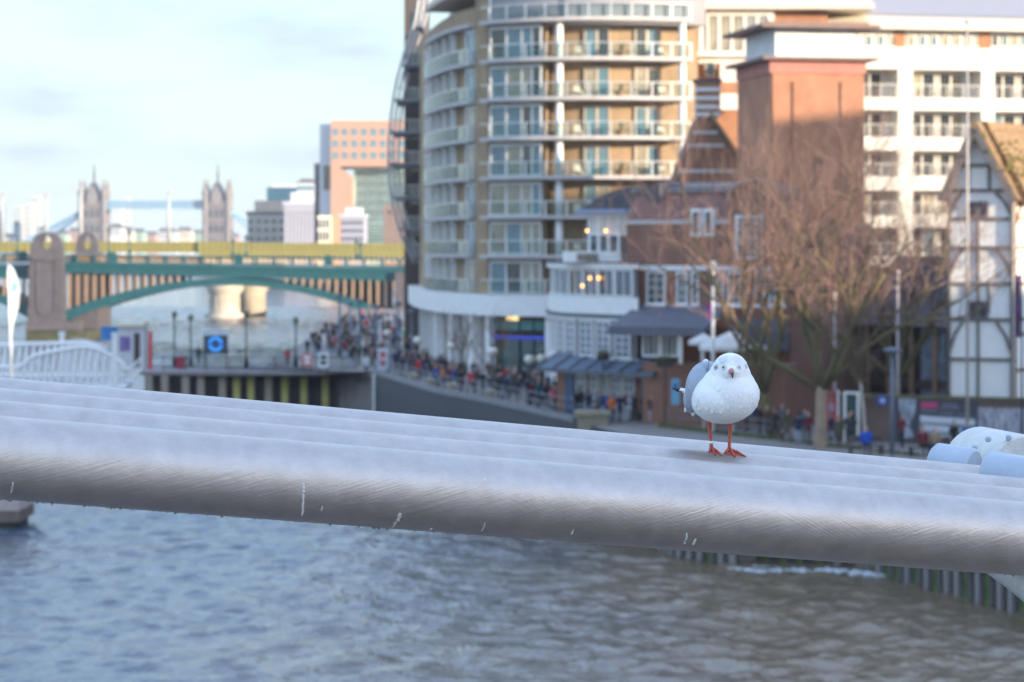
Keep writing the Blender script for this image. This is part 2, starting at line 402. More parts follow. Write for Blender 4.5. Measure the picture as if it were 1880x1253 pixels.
# ------------------------------------------------------------------ the gull
BD = cab_at(2, 1322).y
PXM = BD / F                                         # metres per photo pixel at the gull
feather = bpy.data.materials.new('gull_plumage'); feather.use_nodes = True
n, l = feather.node_tree.nodes, feather.node_tree.links; b = n['Principled BSDF']; b.inputs['Roughness'].default_value = .85
b.inputs['Sheen Weight'].default_value = .25; b.inputs['Specular IOR Level'].default_value = .2
b.inputs['Subsurface Weight'].default_value = .12; b.inputs['Subsurface Radius'].default_value = (.006, .005, .004); b.inputs['Subsurface Scale'].default_value = 1
FEA = feather
def gp(x, y, d=0.0):
    """gull-local point (origin between the feet) from a photo pixel and a depth offset (towards camera negative)"""
    p = pw(x, y, BD + d); return p - GO
GO = cab_surf(2, 1320, 0.0)
HX, HYp = 1341, 684                                   # head centre
def sphere_mask(n, l, pos, c, r, soft):
    vm = n.new('ShaderNodeVectorMath'); vm.operation = 'DISTANCE'; vm.inputs[1].default_value = c; l.new(pos, vm.inputs[0])
    mr = n.new('ShaderNodeMapRange'); mr.inputs[1].default_value = r; mr.inputs[2].default_value = r + soft; mr.inputs[3].default_value = 1; mr.inputs[4].default_value = 0
    l.new(vm.outputs['Value'], mr.inputs[0]); return mr.outputs[0]
tcn = n.new('ShaderNodeTexCoord'); wob = n.new('ShaderNodeTexNoise'); wob.inputs['Scale'].default_value = 260; wob.inputs['Detail'].default_value = 3
l.new(tcn.outputs['Object'], wob.inputs['Vector'])
wv = n.new('ShaderNodeVectorMath'); wv.operation = 'MULTIPLY_ADD'; wv.inputs[1].default_value = (.006, .006, .006); l.new(wob.outputs['Color'], wv.inputs[0]); l.new(tcn.outputs['Object'], wv.inputs[2])
wv2 = n.new('ShaderNodeVectorMath'); wv2.operation = 'SUBTRACT'; wv2.inputs[1].default_value = (.003, .003, .003); l.new(wv.outputs[0], wv2.inputs[0])
pos = wv2.outputs[0]
col = n.new('ShaderNodeTexNoise'); col.inputs['Scale'].default_value = 45; l.new(tcn.outputs['Object'], col.inputs['Vector'])
rampw = n.new('ShaderNodeValToRGB'); rampw.color_ramp.elements[0].color = (.82, .82, .82, 1); rampw.color_ramp.elements[1].color = (.90, .90, .89, 1); l.new(col.outputs['Fac'], rampw.inputs[0])
cur = rampw.outputs[0]
spots = [(gp(1319, 676, -.036), .0052, .004, (.04, .045, .06), .9), (gp(1364, 675, -.036), .0048, .004, (.04, .045, .06), .9),
         (gp(1328.5, 675.5, -.055), .0035, .004, (.10, .11, .13), .45), (gp(1357, 675.5, -.055), .0032, .004, (.10, .11, .13), .45),
         (gp(1328, 660, -.045), .006, .010, (.45, .47, .52), .5), (gp(1354, 660, -.045), .006, .010, (.45, .47, .52), .4)]
for c, r, soft, colr, amt in spots:
    mk = sphere_mask(n, l, pos, c, r, soft)
    mu = n.new('ShaderNodeMath'); mu.operation = 'MULTIPLY'; mu.inputs[1].default_value = amt; l.new(mk, mu.inputs[0])
    mx = n.new('ShaderNodeMixRGB'); mx.inputs[2].default_value = (*colr, 1); l.new(mu.outputs[0], mx.inputs[0]); l.new(cur, mx.inputs[1]); cur = mx.outputs[0]
l.new(cur, b.inputs['Base Color'])
mpz = n.new('ShaderNodeMapping'); mpz.inputs['Scale'].default_value = (330, 330, 110); l.new(tcn.outputs['Object'], mpz.inputs[0])
fn = n.new('ShaderNodeTexNoise'); fn.inputs['Scale'].default_value = 1; fn.inputs['Detail'].default_value = 3; l.new(mpz.outputs[0], fn.inputs['Vector'])
bp = n.new('ShaderNodeBump'); bp.inputs['Strength'].default_value = .5; bp.inputs['Distance'].default_value = .003; l.new(fn.outputs['Fac'], bp.inputs['Height']); l.new(bp.outputs[0], b.inputs['Normal'])

def blob(mb, x, y, d, rx, ry, rz, yaw=0, pitch=0):
    rot = Matrix.Rotation(rad(yaw), 3, 'Z') @ Matrix.Rotation(rad(pitch), 3, 'X')
    mb.ell(gp(x, y, d), (rx * PXM, ry * PXM, rz * PXM), 24, 16, rot)
def remesh(mb, voxel, it, name, m):
    me = mb.mesh('tmp'); o = bpy.data.objects.new('tmp', me); COL.objects.link(o)
    r = o.modifiers.new('r', 'REMESH'); r.mode = 'VOXEL'; r.voxel_size = voxel
    sm = o.modifiers.new('s', 'SMOOTH'); sm.iterations = it; sm.factor = .5
    dg = bpy.context.evaluated_depsgraph_get(); dg.update()
    nm = bpy.data.meshes.new_from_object(o.evaluated_get(dg)); bpy.data.objects.remove(o); bpy.data.meshes.remove(me)
    nm.name = name; nm.materials.clear()
    for q in (m if isinstance(m, (list, tuple)) else [m]): nm.materials.append(q)
    nm.polygons.foreach_set('use_smooth', [True] * len(nm.polygons))
    return nm
mb = MB()
YAW = -24                                             # tail swings away and to the left, head looks at the camera
blob(mb, 1331, 728, .010, 62, 84, 50, YAW, 6)         # trunk
blob(mb, 1335, 726, -.020, 58, 50, 49, YAW)           # full breast
blob(mb, 1337, 709, -.012, 51, 48, 38, 0)             # shoulders and neck base
blob(mb, 1340, 690, -.018, 38.5, 40, 34, 0)           # neck
blob(mb, 1341, 680, -.022, 33, 36, 32, 0)             # head
blob(mb, 1342, 683, -.044, 20, 20, 15, 0)             # face towards the bill
blob(mb, 1300, 722, .060, 42, 70, 34, YAW, 10)        # rump
gull_me = remesh(mb, .0028, 9, 'black_headed_gull', FEA)
gull = inst('gull', gull_me, None, GO)
tag(gull, 'small white gull with dark ear spots and red legs standing on a silver cable', 'gull')
# short contour feathers laid over breast and flanks
RFt = random.Random(12); cf_b = MB(); polys = gull_me.polygons
for k in range(380):
    p = polys[RFt.randrange(len(polys))]; c = p.center.copy(); nn = p.normal.copy()
    if c.z > gp(0, 705).z and RFt.random() < .75: continue
    if nn.y > .35: continue
    dn_ = Vector((RFt.gauss(0, .25), .35, -1)); dn_ = (dn_ - nn * dn_.dot(nn))
    if dn_.length < .2: continue
    dn_.normalize(); sd_ = dn_.cross(nn).normalized(); Lf = RFt.uniform(.006, .011); wd = Lf * .36; lift = RFt.uniform(.00005, .00035)
    a0 = c - nn * .0005; m0 = c + dn_ * Lf * .55 + nn * lift * .7; e0 = c + dn_ * Lf + nn * lift
    cf_b.add([a0 - sd_ * wd * .6, a0 + sd_ * wd * .6, m0 + sd_ * wd, e0 + sd_ * wd * .3, e0 - sd_ * wd * .3, m0 - sd_ * wd], [(0, 1, 2, 5), (5, 2, 3, 4)])
o = cf_b.build('contour_feathers', FEA, gull, True); o['kind'] = 'stuff'
grey = mat('gull_grey_wing', (.36, .40, .48), .75, var=.12, scale=60, bump=.3, bscale=300, stretch=(1, 1, .4))
white_f = mat('gull_white_feather', (.82, .82, .83), .8, var=.05, scale=40)
blackf = mat('gull_black_feather', (.02, .02, .022), .6, var=.1)
# folded wing on the left: rows of overlapping covert feathers on a shell
wing_b = MB()
blob(wing_b, 1288, 712, .030, 24, 62, 46, YAW, 14)
blob(wing_b, 1297, 694, .022, 22, 44, 30, YAW, 14)
blob(wing_b, 1281, 728, .050, 20, 58, 34, YAW, 8)
wing = inst('wing', remesh(wing_b, .003, 6, 'wing', grey), gull)
wing['label'] = 'folded pale grey wing with white edge'
blob_r = MB(); blob(blob_r, 1358, 716, .075, 18, 50, 34, YAW, 10)
inst('wing', remesh(blob_r, .003, 6, 'wing', grey), gull)
def feather_shape(p0, p1, w, th, m, nm, nrm, parent=gull, tip=None):
    p0 = Vector(p0); p1 = Vector(p1); d = p1 - p0; nrm = Vector(nrm); s = d.cross(nrm).normalized(); nn = s.cross(d).normalized()
    mb = MB(); prof = [(0, .35), (.15, .75), (.4, 1), (.7, .95), (.88, .65), (1, .08)]
    v = []; f = []
    for t, k in prof:
        c = p0 + d * t - nn * (.10 * d.length * (t - .5) ** 2)
        v += [c - s * w * k, c + nn * th, c + s * w * k, c - nn * th * .5]
    for i in range(len(prof) - 1):
        for k in range(4): f.append((i * 4 + k, i * 4 + (k + 1) % 4, i * 4 + 4 + (k + 1) % 4, i * 4 + 4 + k))
    mi = [0] * len(f); mb.add(v, f)
    o = mb.build(nm, [m, tip or m], parent, True)
    if tip:
        for i, p in enumerate(o.data.polygons): p.material_index = 1 if i >= 12 else 0
    return o
nl = Vector((-.86, -.45, .15))
for r in range(5):                                    # covert rows, each feather its own piece
    for k in range(5):
        t = k / 4
        x0 = 1303 - 26 * (r / 4) + 3 * t; y0 = 668 + 15 * r + 5 * t; d0 = -.010 + .035 * t + .012 * r
        a = gp(x0 - 8 * t, y0, d0); e = gp(x0 - 11 - 10 * t, y0 + 24, d0 + .022)
        feather_shape(a + nl * .003, e + nl * .004, .0085, .0012, grey if RN.random() < .8 else white_f, 'covert_feather', nl, wing)
# white scruffy edge feathers and flank tuft
for x0, y0, x1, y1, d in ((1294, 668, 1277, 676, .03), (1288, 672, 1272, 684, .035), (1280, 690, 1266, 698, .045), (1271, 752, 1264, 740, .02), (1276, 757, 1269, 762, .01), (1268, 742, 1261, 747, .03), (1300, 664, 1290, 664, .03)):
    feather_shape(gp(x0, y0, d), gp(x1, y1, d + .01), .005, .0008, white_f, 'tuft_feather', (-.3, -.9, .3))
# wing tip with black end sticking out behind
feather_shape(gp(1285, 722, .075), gp(1235, 713, .120), .0058, .003, white_f, 'primary_feather', (0, -.5, 1), tip=blackf)
feather_shape(gp(1285, 724, .078), gp(1241, 717, .112), .0050, .0025, white_f, 'primary_feather', (0, -.5, 1), tip=blackf)
feather_shape(gp(1285, 721, .080), gp(1248, 712.5, .115), .0045, .002, grey, 'primary_feather', (0, -.5, 1))
# bill
red = mat('gull_red_skin', (.50, .095, .06), .45, var=.22, scale=120, bump=.25, bscale=500)
billm = mat('gull_bill', (.42, .13, .13), .35, var=.15, scale=100)
dark = mat('gull_bill_tip', (.03, .02, .02), .35, var=.1)
mb = MB(); mb.tube([gp(1342.5, 681, -.056), gp(1343.5, 684, -.070), gp(1344.5, 687.5, -.080)], [.0056, .0046, .0030], 12)
bill = mb.build('bill', billm, gull, True)
mb = MB(); mb.tube([gp(1344.5, 687.5, -.0795), gp(1344.8, 691, -.085), gp(1344.9, 695, -.0865)], [.0028, .0020, .0006], 10); mb.build('bill_tip', dark, bill, True)
mb = MB(); mb.tube([gp(1336.5, 682.8, -.0585), gp(1343, 686, -.073), gp(1349.5, 682.8, -.0585)], .0010, 6); mb.build('gape_line', dark, bill, True)
eyem = mat('gull_eye', (.012, .010, .010), .05, var=0, spec=.8)
for ex, ey in ((1329, 675.5), (1356.5, 675.8)):
    s = -1 if ex < 1342 else 1
    mb = MB(); mb.ell(gp(ex, ey, -.0505), (.0031, .0031, .0031), 12, 8); mb.build('eye', eyem, gull, True)
# legs, webbed feet and ring
def leg(x0, y0, x1, y1, toes, ring):
    d0 = .004
    pts = [gp(x0, y0 - 12, d0), gp(x0, y0 + 3, d0 + .002), gp(x0 + (x1 - x0) * .45, (y0 + y1) / 2, .002), gp(x1, y1 - 6, 0), gp(x1, y1, -.001)]
    mb = MB(); mb.tube(pts, [.0055, .0043, .0028, .0030, .0040], 12); lg = mb.build('leg', red, gull, True)
    mb = MB(); heel = gp(x1, y1, -.001)
    tips = []
    for (tx, ty, td) in toes:
        t = gp(tx, ty, td); kn = heel.lerp(t, .5) + Vector((0, 0, .0022)); tips.append((kn, t))
        mb.tube([heel, kn, t], [.0032, .0024, .0016], 8)
    for i in range(len(tips) - 1):                    # web between toes
        (k0, t0), (k1, t1) = tips[i], tips[i + 1]
        mid = (t0 + t1) / 2 * .8 + heel * .2; e = Vector((0, 0, -.0008))
        v = [heel, k0, t0.lerp(k0, .25), mid, t1.lerp(k1, .25), k1]; k = len(v)
        mb.add([p for p in v] + [p + e for p in v], [(0, 1, 2, 3), (0, 3, 4, 5), (k + 3, k + 2, k + 1, k), (k + 5, k + 4, k + 3, k), (1, k + 1, k + 2, 2), (2, k + 2, k + 3, 3), (3, k + 3, k + 4, 4), (4, k + 4, k + 5, 5)])
    ft = mb.build('foot', red, lg, True)
    for kn, t in tips:
        c = MB(); dd = (t - kn).normalized(); c.tube([t - dd * .001, t + dd * .0035 + Vector((0, 0, -.0008))], [.0014, .0004], 6); c.build('claw', dark, lg, True)
    if ring:
        c = MB(); a = gp(x1 - 1.5, y1 - 13, .0005); e = gp(x1 + .3, y1 - 6, 0); c.tube([a, e], .0040, 14); c.build('leg_ring', mat('ring_aluminium', (.75, .77, .80), .3, metal=.8, var=.05), lg, True)
def on_cable(x, ang):                                 # foot pixel on the cable surface
    p = cab_surf(2, x, FS * rad(ang), .0016); yy = HY - (p.z - H) / p.y * F; return (x, yy, p.y - BD)
# the cable crown seen at the feet
h1 = on_cable(1307, 4); h2 = on_cable(1340, 4)
leg(1302, 776, 1306, h1[1] - 4, [on_cable(1302, 17), on_cable(1313, 26), on_cable(1325, 26)], True)
leg(1341, 776, 1339, h2[1] - 4, [on_cable(1330, 18), on_cable(1349, 27), on_cable(1368, 22)], False)

# the footbridge deck the photographer stands on, below the frame
dkb = thing('footbridge_deck', 'ribbed aluminium footbridge deck below the frame', 'bridge', (0, 0, 14.4), -.11)
dal = mat('deck_aluminium', (.55, .48, .44), .5, metal=.2, var=.15, scale=2)
mb = MB(); mb.box(-30, -2.4, -.25, 30, 1.7, -.06); mb.build('deck_slab', dal, dkb)
pk_ = MB(); pk_.box(-30, -.045, -.06, 30, .045, 0); pkm = pk_.mesh('deck_plank', dal)
for i in range(40): inst('deck_plank', pkm, dkb, (0, -2.3 + i * .10, 0))
# ------------------------------------------------------------------ river, ground
def water_mat():
    m = bpy.data.materials.new('river_water'); m.use_nodes = True
    n, l = m.node_tree.nodes, m.node_tree.links; b = n['Principled BSDF']
    b.inputs['Roughness'].default_value = .10; b.inputs['IOR'].default_value = 1.5; b.inputs['Specular IOR Level'].default_value = .8
    t = n.new('ShaderNodeTexCoord')
    def noise(sc, st, det, ro=.55, dist=0):
        mp = n.new('ShaderNodeMapping'); mp.inputs['Scale'].default_value = st; mp.inputs['Rotation'].default_value = (0, 0, rad(-12))
        x = n.new('ShaderNodeTexNoise'); x.inputs['Scale'].default_value = sc; x.inputs['Detail'].default_value = det; x.inputs['Roughness'].default_value = ro; x.inputs['Distortion'].default_value = dist
        l.new(t.outputs['Object'], mp.inputs[0]); l.new(mp.outputs[0], x.inputs['Vector']); return x.outputs['Fac']
    a = noise(.42, (1, .8, 1), 5, .6, .6); c = noise(1.5, (1, .75, 1), 4, .6, .4); d = noise(.09, (1, .5, 1), 3)
    s1 = n.new('ShaderNodeMath'); s1.operation = 'MULTIPLY_ADD'; s1.inputs[1].default_value = .33; l.new(c, s1.inputs[0]); l.new(a, s1.inputs[2])
    s2 = n.new('ShaderNodeMath'); s2.operation = 'MULTIPLY_ADD'; s2.inputs[1].default_value = 0.5; l.new(d, s2.inputs[0]); l.new(s1.outputs[0], s2.inputs[2])
    bp = n.new('ShaderNodeBump'); bp.inputs['Strength'].default_value = 1.0; bp.inputs['Distance'].default_value = .34
    l.new(s2.outputs[0], bp.inputs['Height']); l.new(bp.outputs[0], b.inputs['Normal'])
    r = n.new('ShaderNodeValToRGB'); r.color_ramp.elements[0].color = (.03, .06, .10, 1); r.color_ramp.elements[1].color = (.17, .125, .08, 1); r.color_ramp.elements[0].position = .25; r.color_ramp.elements[1].position = .8  # blue end: sky reflection painted into the base colour
    sx = n.new('ShaderNodeSeparateXYZ'); l.new(t.outputs['Object'], sx.inputs[0])           # browner by the right bank: silt, and brick reflections painted into the colour
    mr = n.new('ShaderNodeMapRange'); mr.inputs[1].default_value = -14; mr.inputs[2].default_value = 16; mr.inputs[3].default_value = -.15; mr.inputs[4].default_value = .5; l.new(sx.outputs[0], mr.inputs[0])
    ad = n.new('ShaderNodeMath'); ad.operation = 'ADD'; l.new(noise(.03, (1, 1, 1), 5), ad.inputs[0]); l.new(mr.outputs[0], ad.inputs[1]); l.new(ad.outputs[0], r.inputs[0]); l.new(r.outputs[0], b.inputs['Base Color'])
    return m
def wave_z(x, y, seed=4):
    rs = np.random.RandomState(seed); z = np.zeros_like(x)
    for k in range(30):
        lam = .75 * (1.066 ** k); a = rs.normal(-1.35, .75); kx, ky = math.cos(a) * 2 * math.pi / lam, math.sin(a) * 2 * math.pi / lam
        z += .0085 * lam ** .85 * np.sin(kx * x + ky * y + rs.uniform(0, 6.28) + .6 * np.sin(.13 * x + .11 * y + k))
    return z
def patch(x0, x1, y0, y1, st):
    xs = np.linspace(x0, x1, int((x1 - x0) / st) + 1); ys = np.linspace(y0, y1, int((y1 - y0) / st) + 1)
    gx, gy = np.meshgrid(xs, ys); fade = np.minimum.reduce([gx - x0, x1 - gx, gy - y0, y1 - gy]) / 6.0
    gz = wave_z(gx, gy) * np.clip(fade, 0, 1)
    nx, ny = len(xs), len(ys); i = np.arange(nx * ny).reshape(ny, nx)
    q = np.stack([i[:-1, :-1], i[:-1, 1:], i[1:, 1:], i[1:, :-1]], -1).reshape(-1, 4)
    return np.stack([gx, gy, gz], -1).reshape(-1, 3), q
pa, qa = patch(-50, 40, 82, 176, .26); pb, qb = patch(-170, 10, 176, 660, .85)
fl = [(-9000, -600, 0), (9000, -600, 0), (9000, 82, 0), (-9000, 82, 0), (-9000, 82, 0), (-50, 82, 0), (-50, 176, 0), (-9000, 176, 0), (40, 82, 0), (9000, 82, 0), (9000, 176, 0), (40, 176, 0),
      (-9000, 176, 0), (-170, 176, 0), (-170, 660, 0), (-9000, 660, 0), (10, 176, 0), (9000, 176, 0), (9000, 660, 0), (10, 660, 0), (-9000, 660, 0), (9000, 660, 0), (9000, 12000, 0), (-9000, 12000, 0)]
me = bpy.data.meshes.new('river'); na, nb_ = len(pa), len(pb)
vv = np.concatenate([pa, pb, np.array(fl, dtype=float)]); qq = np.concatenate([qa, qb + na, np.arange(24).reshape(-1, 4) + na + nb_])
me.vertices.add(len(vv)); me.vertices.foreach_set('co', vv.astype(np.float32).ravel())
me.loops.add(qq.size); me.loops.foreach_set('vertex_index', qq.astype(np.int32).ravel())
me.polygons.add(len(qq)); me.polygons.foreach_set('loop_start', (np.arange(len(qq)) * 4).astype(np.int32))
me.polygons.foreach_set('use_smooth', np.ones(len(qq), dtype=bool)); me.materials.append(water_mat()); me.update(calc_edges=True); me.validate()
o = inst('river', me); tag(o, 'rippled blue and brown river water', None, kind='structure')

# river edge from far to near (promenade side is to the right)
BANK = [(-60, 1200), (-40, 620), (-28, 430), (-25, 344), (-24, 290), (-22.5, 250), (-22.0, 214), (-11.0, 199.6), (-10.1, 196), (-7.5, 184.6), (-4.86, 173.6), (-1.86, 165), (1.4, 154.5), (4.26, 145)]
BANK2 = [(8.6, 125.5), (11.2, 121.0), (12.6, 123.8), (17.4, 122.0), (18.0, 118.5), (22.4, 105.8), (40, 50), (75, -80), (130, -300)]
pave = mat('promenade_paving', (.22, .20, .19), .8, var=.2, scale=.8, bump=.2, bscale=4)
poly = BANK + BANK2 + [(900, -300), (900, 1200)]
mb = MB(); mb.prism(poly, -1.0, GZ, 'z'); o = mb.build('promenade', pave); tag(o, 'paved riverside promenade', None, kind='structure')
mb = MB(); mb.prism([(-4000, 1750), (-500, 1720), (-120, 1300), (-60, 1200.5), (900, 1200.5), (4500, 1200.5), (9000, 11500), (-9000, 11500)], -1, 4.0, 'z')
o = mb.build('far_bank', mat('far_ground', (.16, .16, .15), .9, var=.2, scale=.01)); tag(o, 'far river bank ground', None, kind='structure')
# ------------------------------------------------------------------ far skyline
stone = mat('tower_stone', (.15, .135, .15), .85, var=.2, scale=.15)
stone_l = mat('tower_stone_light', (.20, .18, .185), .85, var=.15, scale=.2)
slate = mat('slate_roof', (.10, .11, .13), .6, var=.2, scale=.5)
pblue = mat('bridge_blue_paint', (.22, .38, .52), .5, var=.1, scale=.3)
DT = 1600.0
def bx(x0, x1, D, Y0=None): return X_(x0, D), X_(x1, D)
TBO = pw(286, 455, DT); TBO.z = 0
tb = thing('suspension_bridge', 'far bascule bridge with two stone gothic towers joined by high blue walkways', 'bridge', TBO)
def tl(x, y, d=0): p = pw(x, y, DT + d); return p - TBO
mt = MB(); w = 8.0
mt.box(-w, -w, 0, w, w, 47)
tower_me = mt.mesh('tower', stone)
mq = MB(); mq.lathe([(1.7, 0), (1.7, 50), (2.1, 50.5), (2.1, 53), (1.6, 53.5), (1.4, 55), (.15, 62)], 8); tur_me = mq.mesh('turret', stone_l)
mr = MB(); v = [(-7, -7, 47), (7, -7, 47), (7, 7, 47), (-7, 7, 47), (-2, -1.5, 59), (2, -1.5, 59), (2, 1.5, 59), (-2, 1.5, 59)]
mr.add(v, [(0, 1, 5, 4), (1, 2, 6, 5), (2, 3, 7, 6), (3, 0, 4, 7), (4, 5, 6, 7)]); mr.box(-.7, -.7, 59, .7, .7, 64); mr.tube([(0, 0, 64), (0, 0, 72)], [.9, .08], 6); roof_me = mr.mesh('spire', slate)
mg = MB(); mg.prism([(-3.2, 44), (3.2, 44), (3.2, 51), (0, 57), (-3.2, 51)], -8.7, -7.2, 'y'); gab_me = mg.mesh('gable', stone_l)
ms = MB(); ms.box(-8.4, -8.4, 0, 8.4, 8.4, .9); str_me = ms.mesh('string_course', stone_l)
mw = MB(); mw.prism([(-.75, 0), (.75, 0), (.75, 4), (0, 5.2), (-.75, 4)], -.25, .1, 'y'); win_me = mw.mesh('arched_window', GLASS)
for xc in (173, 400):
    p = tl(xc, 455); t = inst('tower', tower_me, tb, (p.x, 0, 0))
    for sx in (-1, 1):
        for sy in (-1, 1): inst('turret', tur_me, t, (sx * 7.6, sy * 7.6, 0))
    inst('spire', roof_me, t); inst('gable', gab_me, t)
    for zc in (14, 24, 34, 44): inst('string_course', str_me, t, (0, 0, zc))
    for zc in (16, 26, 36, 45.5):
        for xx in (-3.6, 0, 3.6): inst('arched_window', win_me, t, (xx, -8.15, zc))
a, b = tl(173, 455).x + 8.4, tl(400, 455).x - 8.4
for dy in (-3.5, 3.5):
    mb = MB(); mb.box(a, dy - 1, 41.5, b, dy + 1, 42.5); mb.box(a, dy - 1, 46.5, b, dy + 1, 47.4); n_ = 26
    for i in range(n_ + 1): x = a + (b - a) * i / n_; mb.box(x - .35, dy - .5, 42.5, x + .35, dy + .5, 46.5)
    for i in range(n_): x0 = a + (b - a) * i / n_; x1 = a + (b - a) * (i + 1) / n_; mb.bar((x0, dy, 42.5), (x1, dy, 46.5), .35); mb.bar((x1, dy, 42.5), (x0, dy, 46.5), .35)
    mb.build('walkway', pblue, tb)
for xc, sg in ((173, -1), (400, 1)):
    x0 = tl(xc, 455).x + sg * 8.4
    for dy in (-6, 6):
        mb = MB(); P0 = []; P1 = []
        for i in range(15):
            t = i / 14; xx = x0 + sg * 60 * t; zz = 12 + 27 * (1 - t) ** 1.9; P0.append((xx, dy, zz)); P1.append((xx, dy, zz + 1 + 4.5 * math.sin(math.pi * min(1, t * 1.2)) * .9))
        mb.tube(P0, .7, 6); mb.tube(P1, .7, 6)
        for i in range(1, 14): mb.bar(P0[i], P1[i], .4)
        mb.build('suspension_chain', pblue, tb)
mb = MB(); mb.box(a - 110, -8, 9, b + 130, 8, 11.5); mb.build('deck', pblue, tb)
for xc in (173, 400):
    p = tl(xc, 455); mb = MB(); mb.prism([(p.x - 12, -16), (p.x, -24), (p.x + 12, -16), (p.x + 12, 16), (p.x, 24), (p.x - 12, 16)], 0, 9, 'z'); mb.build('pier', stone, tb)

# simple far blocks, each with its own window grid
def block(name, label, x0, x1, ytop, D, m, depth=20, rows=0, cols=0, gl=GLASS, side=None, roof=None, z0=3.5, wy=None, wf=(.55, .5), cat='building', wm=WHITE, wname='window', group=None):
    xa, xb = X_(x0, D), X_(x1, D); zt = Z_(ytop, D)
    t = thing(name, label, cat, ((xa + xb) / 2, D, z0), 0, group)
    w_ = (xb - xa) / 2; h = zt - z0
    mb = MB(); mb.box(-w_, 0, 0, w_, depth, h); mb.build('wall', m, t)
    if rows:
        y_a, y_b = wy or (ytop + 3, 447)
        za, zb = Z_(y_a, D) - z0, Z_(y_b, D) - z0
        cw, ch = 2 * w_ / cols, (za - zb) / rows
        ww, wh = cw * wf[0], ch * wf[1]
        b = MB(); b.box(-ww / 2, -.25, -wh / 2, ww / 2, .1, wh / 2); me = b.mesh(wname, gl)
        for r in range(rows):
            for c_ in range(cols): inst(wname, me, t, (-w_ + cw * (c_ + .5), 0, zb + ch * (r + .5)))
    if roof:
        mb = MB(); rh = roof[0]; mb.box(-w_ - .4, -.4, h, w_ + .4, depth + .4, h + rh * .25); mb.box(-w_ * .7, depth * .2, h + rh * .25, w_ * .7, depth * .8, h + rh); mb.build('roof', roof[1], t)
    return t
hazeW = mat('far_white_tower', (.42, .43, .44), .7, var=.06, scale=.05)
palegrey = mat('far_pale_grey', (.50, .53, .58), .7, var=.1, scale=.05)
tealg = mat('far_teal_glass', (.07, .25, .29), .15, var=.3, scale=.08, spec=.8)
greengl = mat('far_green_glass', (.28, .42, .38), .15, var=.4, scale=.1, spec=.8)
for (x0, x1, yt, D, lab) in ((24, 41, 378, 2300, 'low pale tower left of the tall far white tower'), (46, 58, 374, 2310, 'narrow pale tower beside the tall far white tower'), (57, 72, 359, 2330, 'tallest of the far white towers left of the gothic bridge'), (-8, 3, 372, 2350, 'far white tower cut by the left edge'), (208, 222, 372, 2100, 'far blue glass tower just right of the left gothic tower'), (226, 235, 362, 2200, 'slim far white tower between the gothic towers')):
    block('tower_block', lab, x0, x1, yt, D, hazeW if 'blue' not in lab else palegrey, 18, 7, 3, GLASSB, z0=4, wf=(.5, .35))
cols_ = [mat('far_cream', (.55, .5, .42), .8, var=.1), mat('far_green', (.30, .44, .36), .8, var=.1), mat('far_rose', (.45, .28, .26), .8, var=.1), palegrey]
for i, (x0, x1, yt) in enumerate(((66, 90, 425), (92, 120, 431), (122, 148, 427), (196, 222, 420), (222, 240, 425), (242, 262, 428), (264, 285, 433), (286, 322, 427), (322, 350, 425), (350, 377, 430), (422, 436, 436), (5, 24, 437))):
    adj = ['cream', 'green', 'rose', 'pale grey'][i % 4]
    block('riverside_building', 'low far %s building on the skyline, %s from the left edge' % (adj, 'second third fourth fifth sixth seventh eighth ninth tenth eleventh twelfth first'.split()[i]), x0, x1, yt, 1900 + 35 * i, cols_[i % 4], 25, 2, 5, GLASS, roof=(4, slate), wy=(yt + 2, yt + 14), z0=4)
# right skyline behind the arched bridge
block('office_block', 'teal glass office block behind the low pale buildings', 490, 546, 346, 1150, tealg, 30, 5, 8, mat('teal_panel', (.12, .36, .40), .1, var=.3), wf=(.9, .72), wy=(350, 384), roof=(2, palegrey))
block('office_block', 'pale grey office tower right of the teal glass block', 544, 576, 336, 1120, palegrey, 25, 8, 4, GLASSB, wf=(.8, .6), roof=(2, slate))
block('stone_office', 'cream stone office with dark curved roof above the green girder', 454, 524, 395, 1000, mat('far_cream_stone', (.46, .42, .36), .8, var=.1), 30, 3, 5, GLASS, roof=(6, slate), wy=(399, 446), wf=(.6, .5))
block('attic_block', 'small brown roofed block rising behind the cream stone office', 470, 512, 384, 1030, mat('far_tan', (.42, .33, .27), .8, var=.1), 15, 1, 5, GLASS, wy=(387, 394), roof=(3, slate))
lilac = mat('far_lilac_stone', (.33, .33, .40), .8, var=.12)
cb_ = block('colonnaded_hall', 'grey colonnaded stone hall left of the pink granite office', 522, 582, 376, 960, lilac, 30, roof=(5, palegrey))
cm = MB(); cm.lathe([(1.0, 0), (.9, .6), (.8, 12.0), (1.05, 12.6), (1.05, 13.2)], 10); cme = cm.mesh('column', lilac)
for i in range(9): inst('column', cme, cb_, (-6 + 1.5 * i, -1.2, Z_(447, 960) - 3.5 ))
block('dark_slab', 'thin dark grey slab rising left of the pink granite office', 577, 587, 300, 900, mat('far_dark', (.10, .10, .12), .6, var=.2), 12, 9, 1, GLASS, wf=(.6, .6))
block('cream_pilaster_house', 'narrow cream house front at the foot of the pink granite office', 583, 607, 396, 845, CREAM, 8, 2, 4, GLASS, wf=(.4, .7), wy=(400, 445))
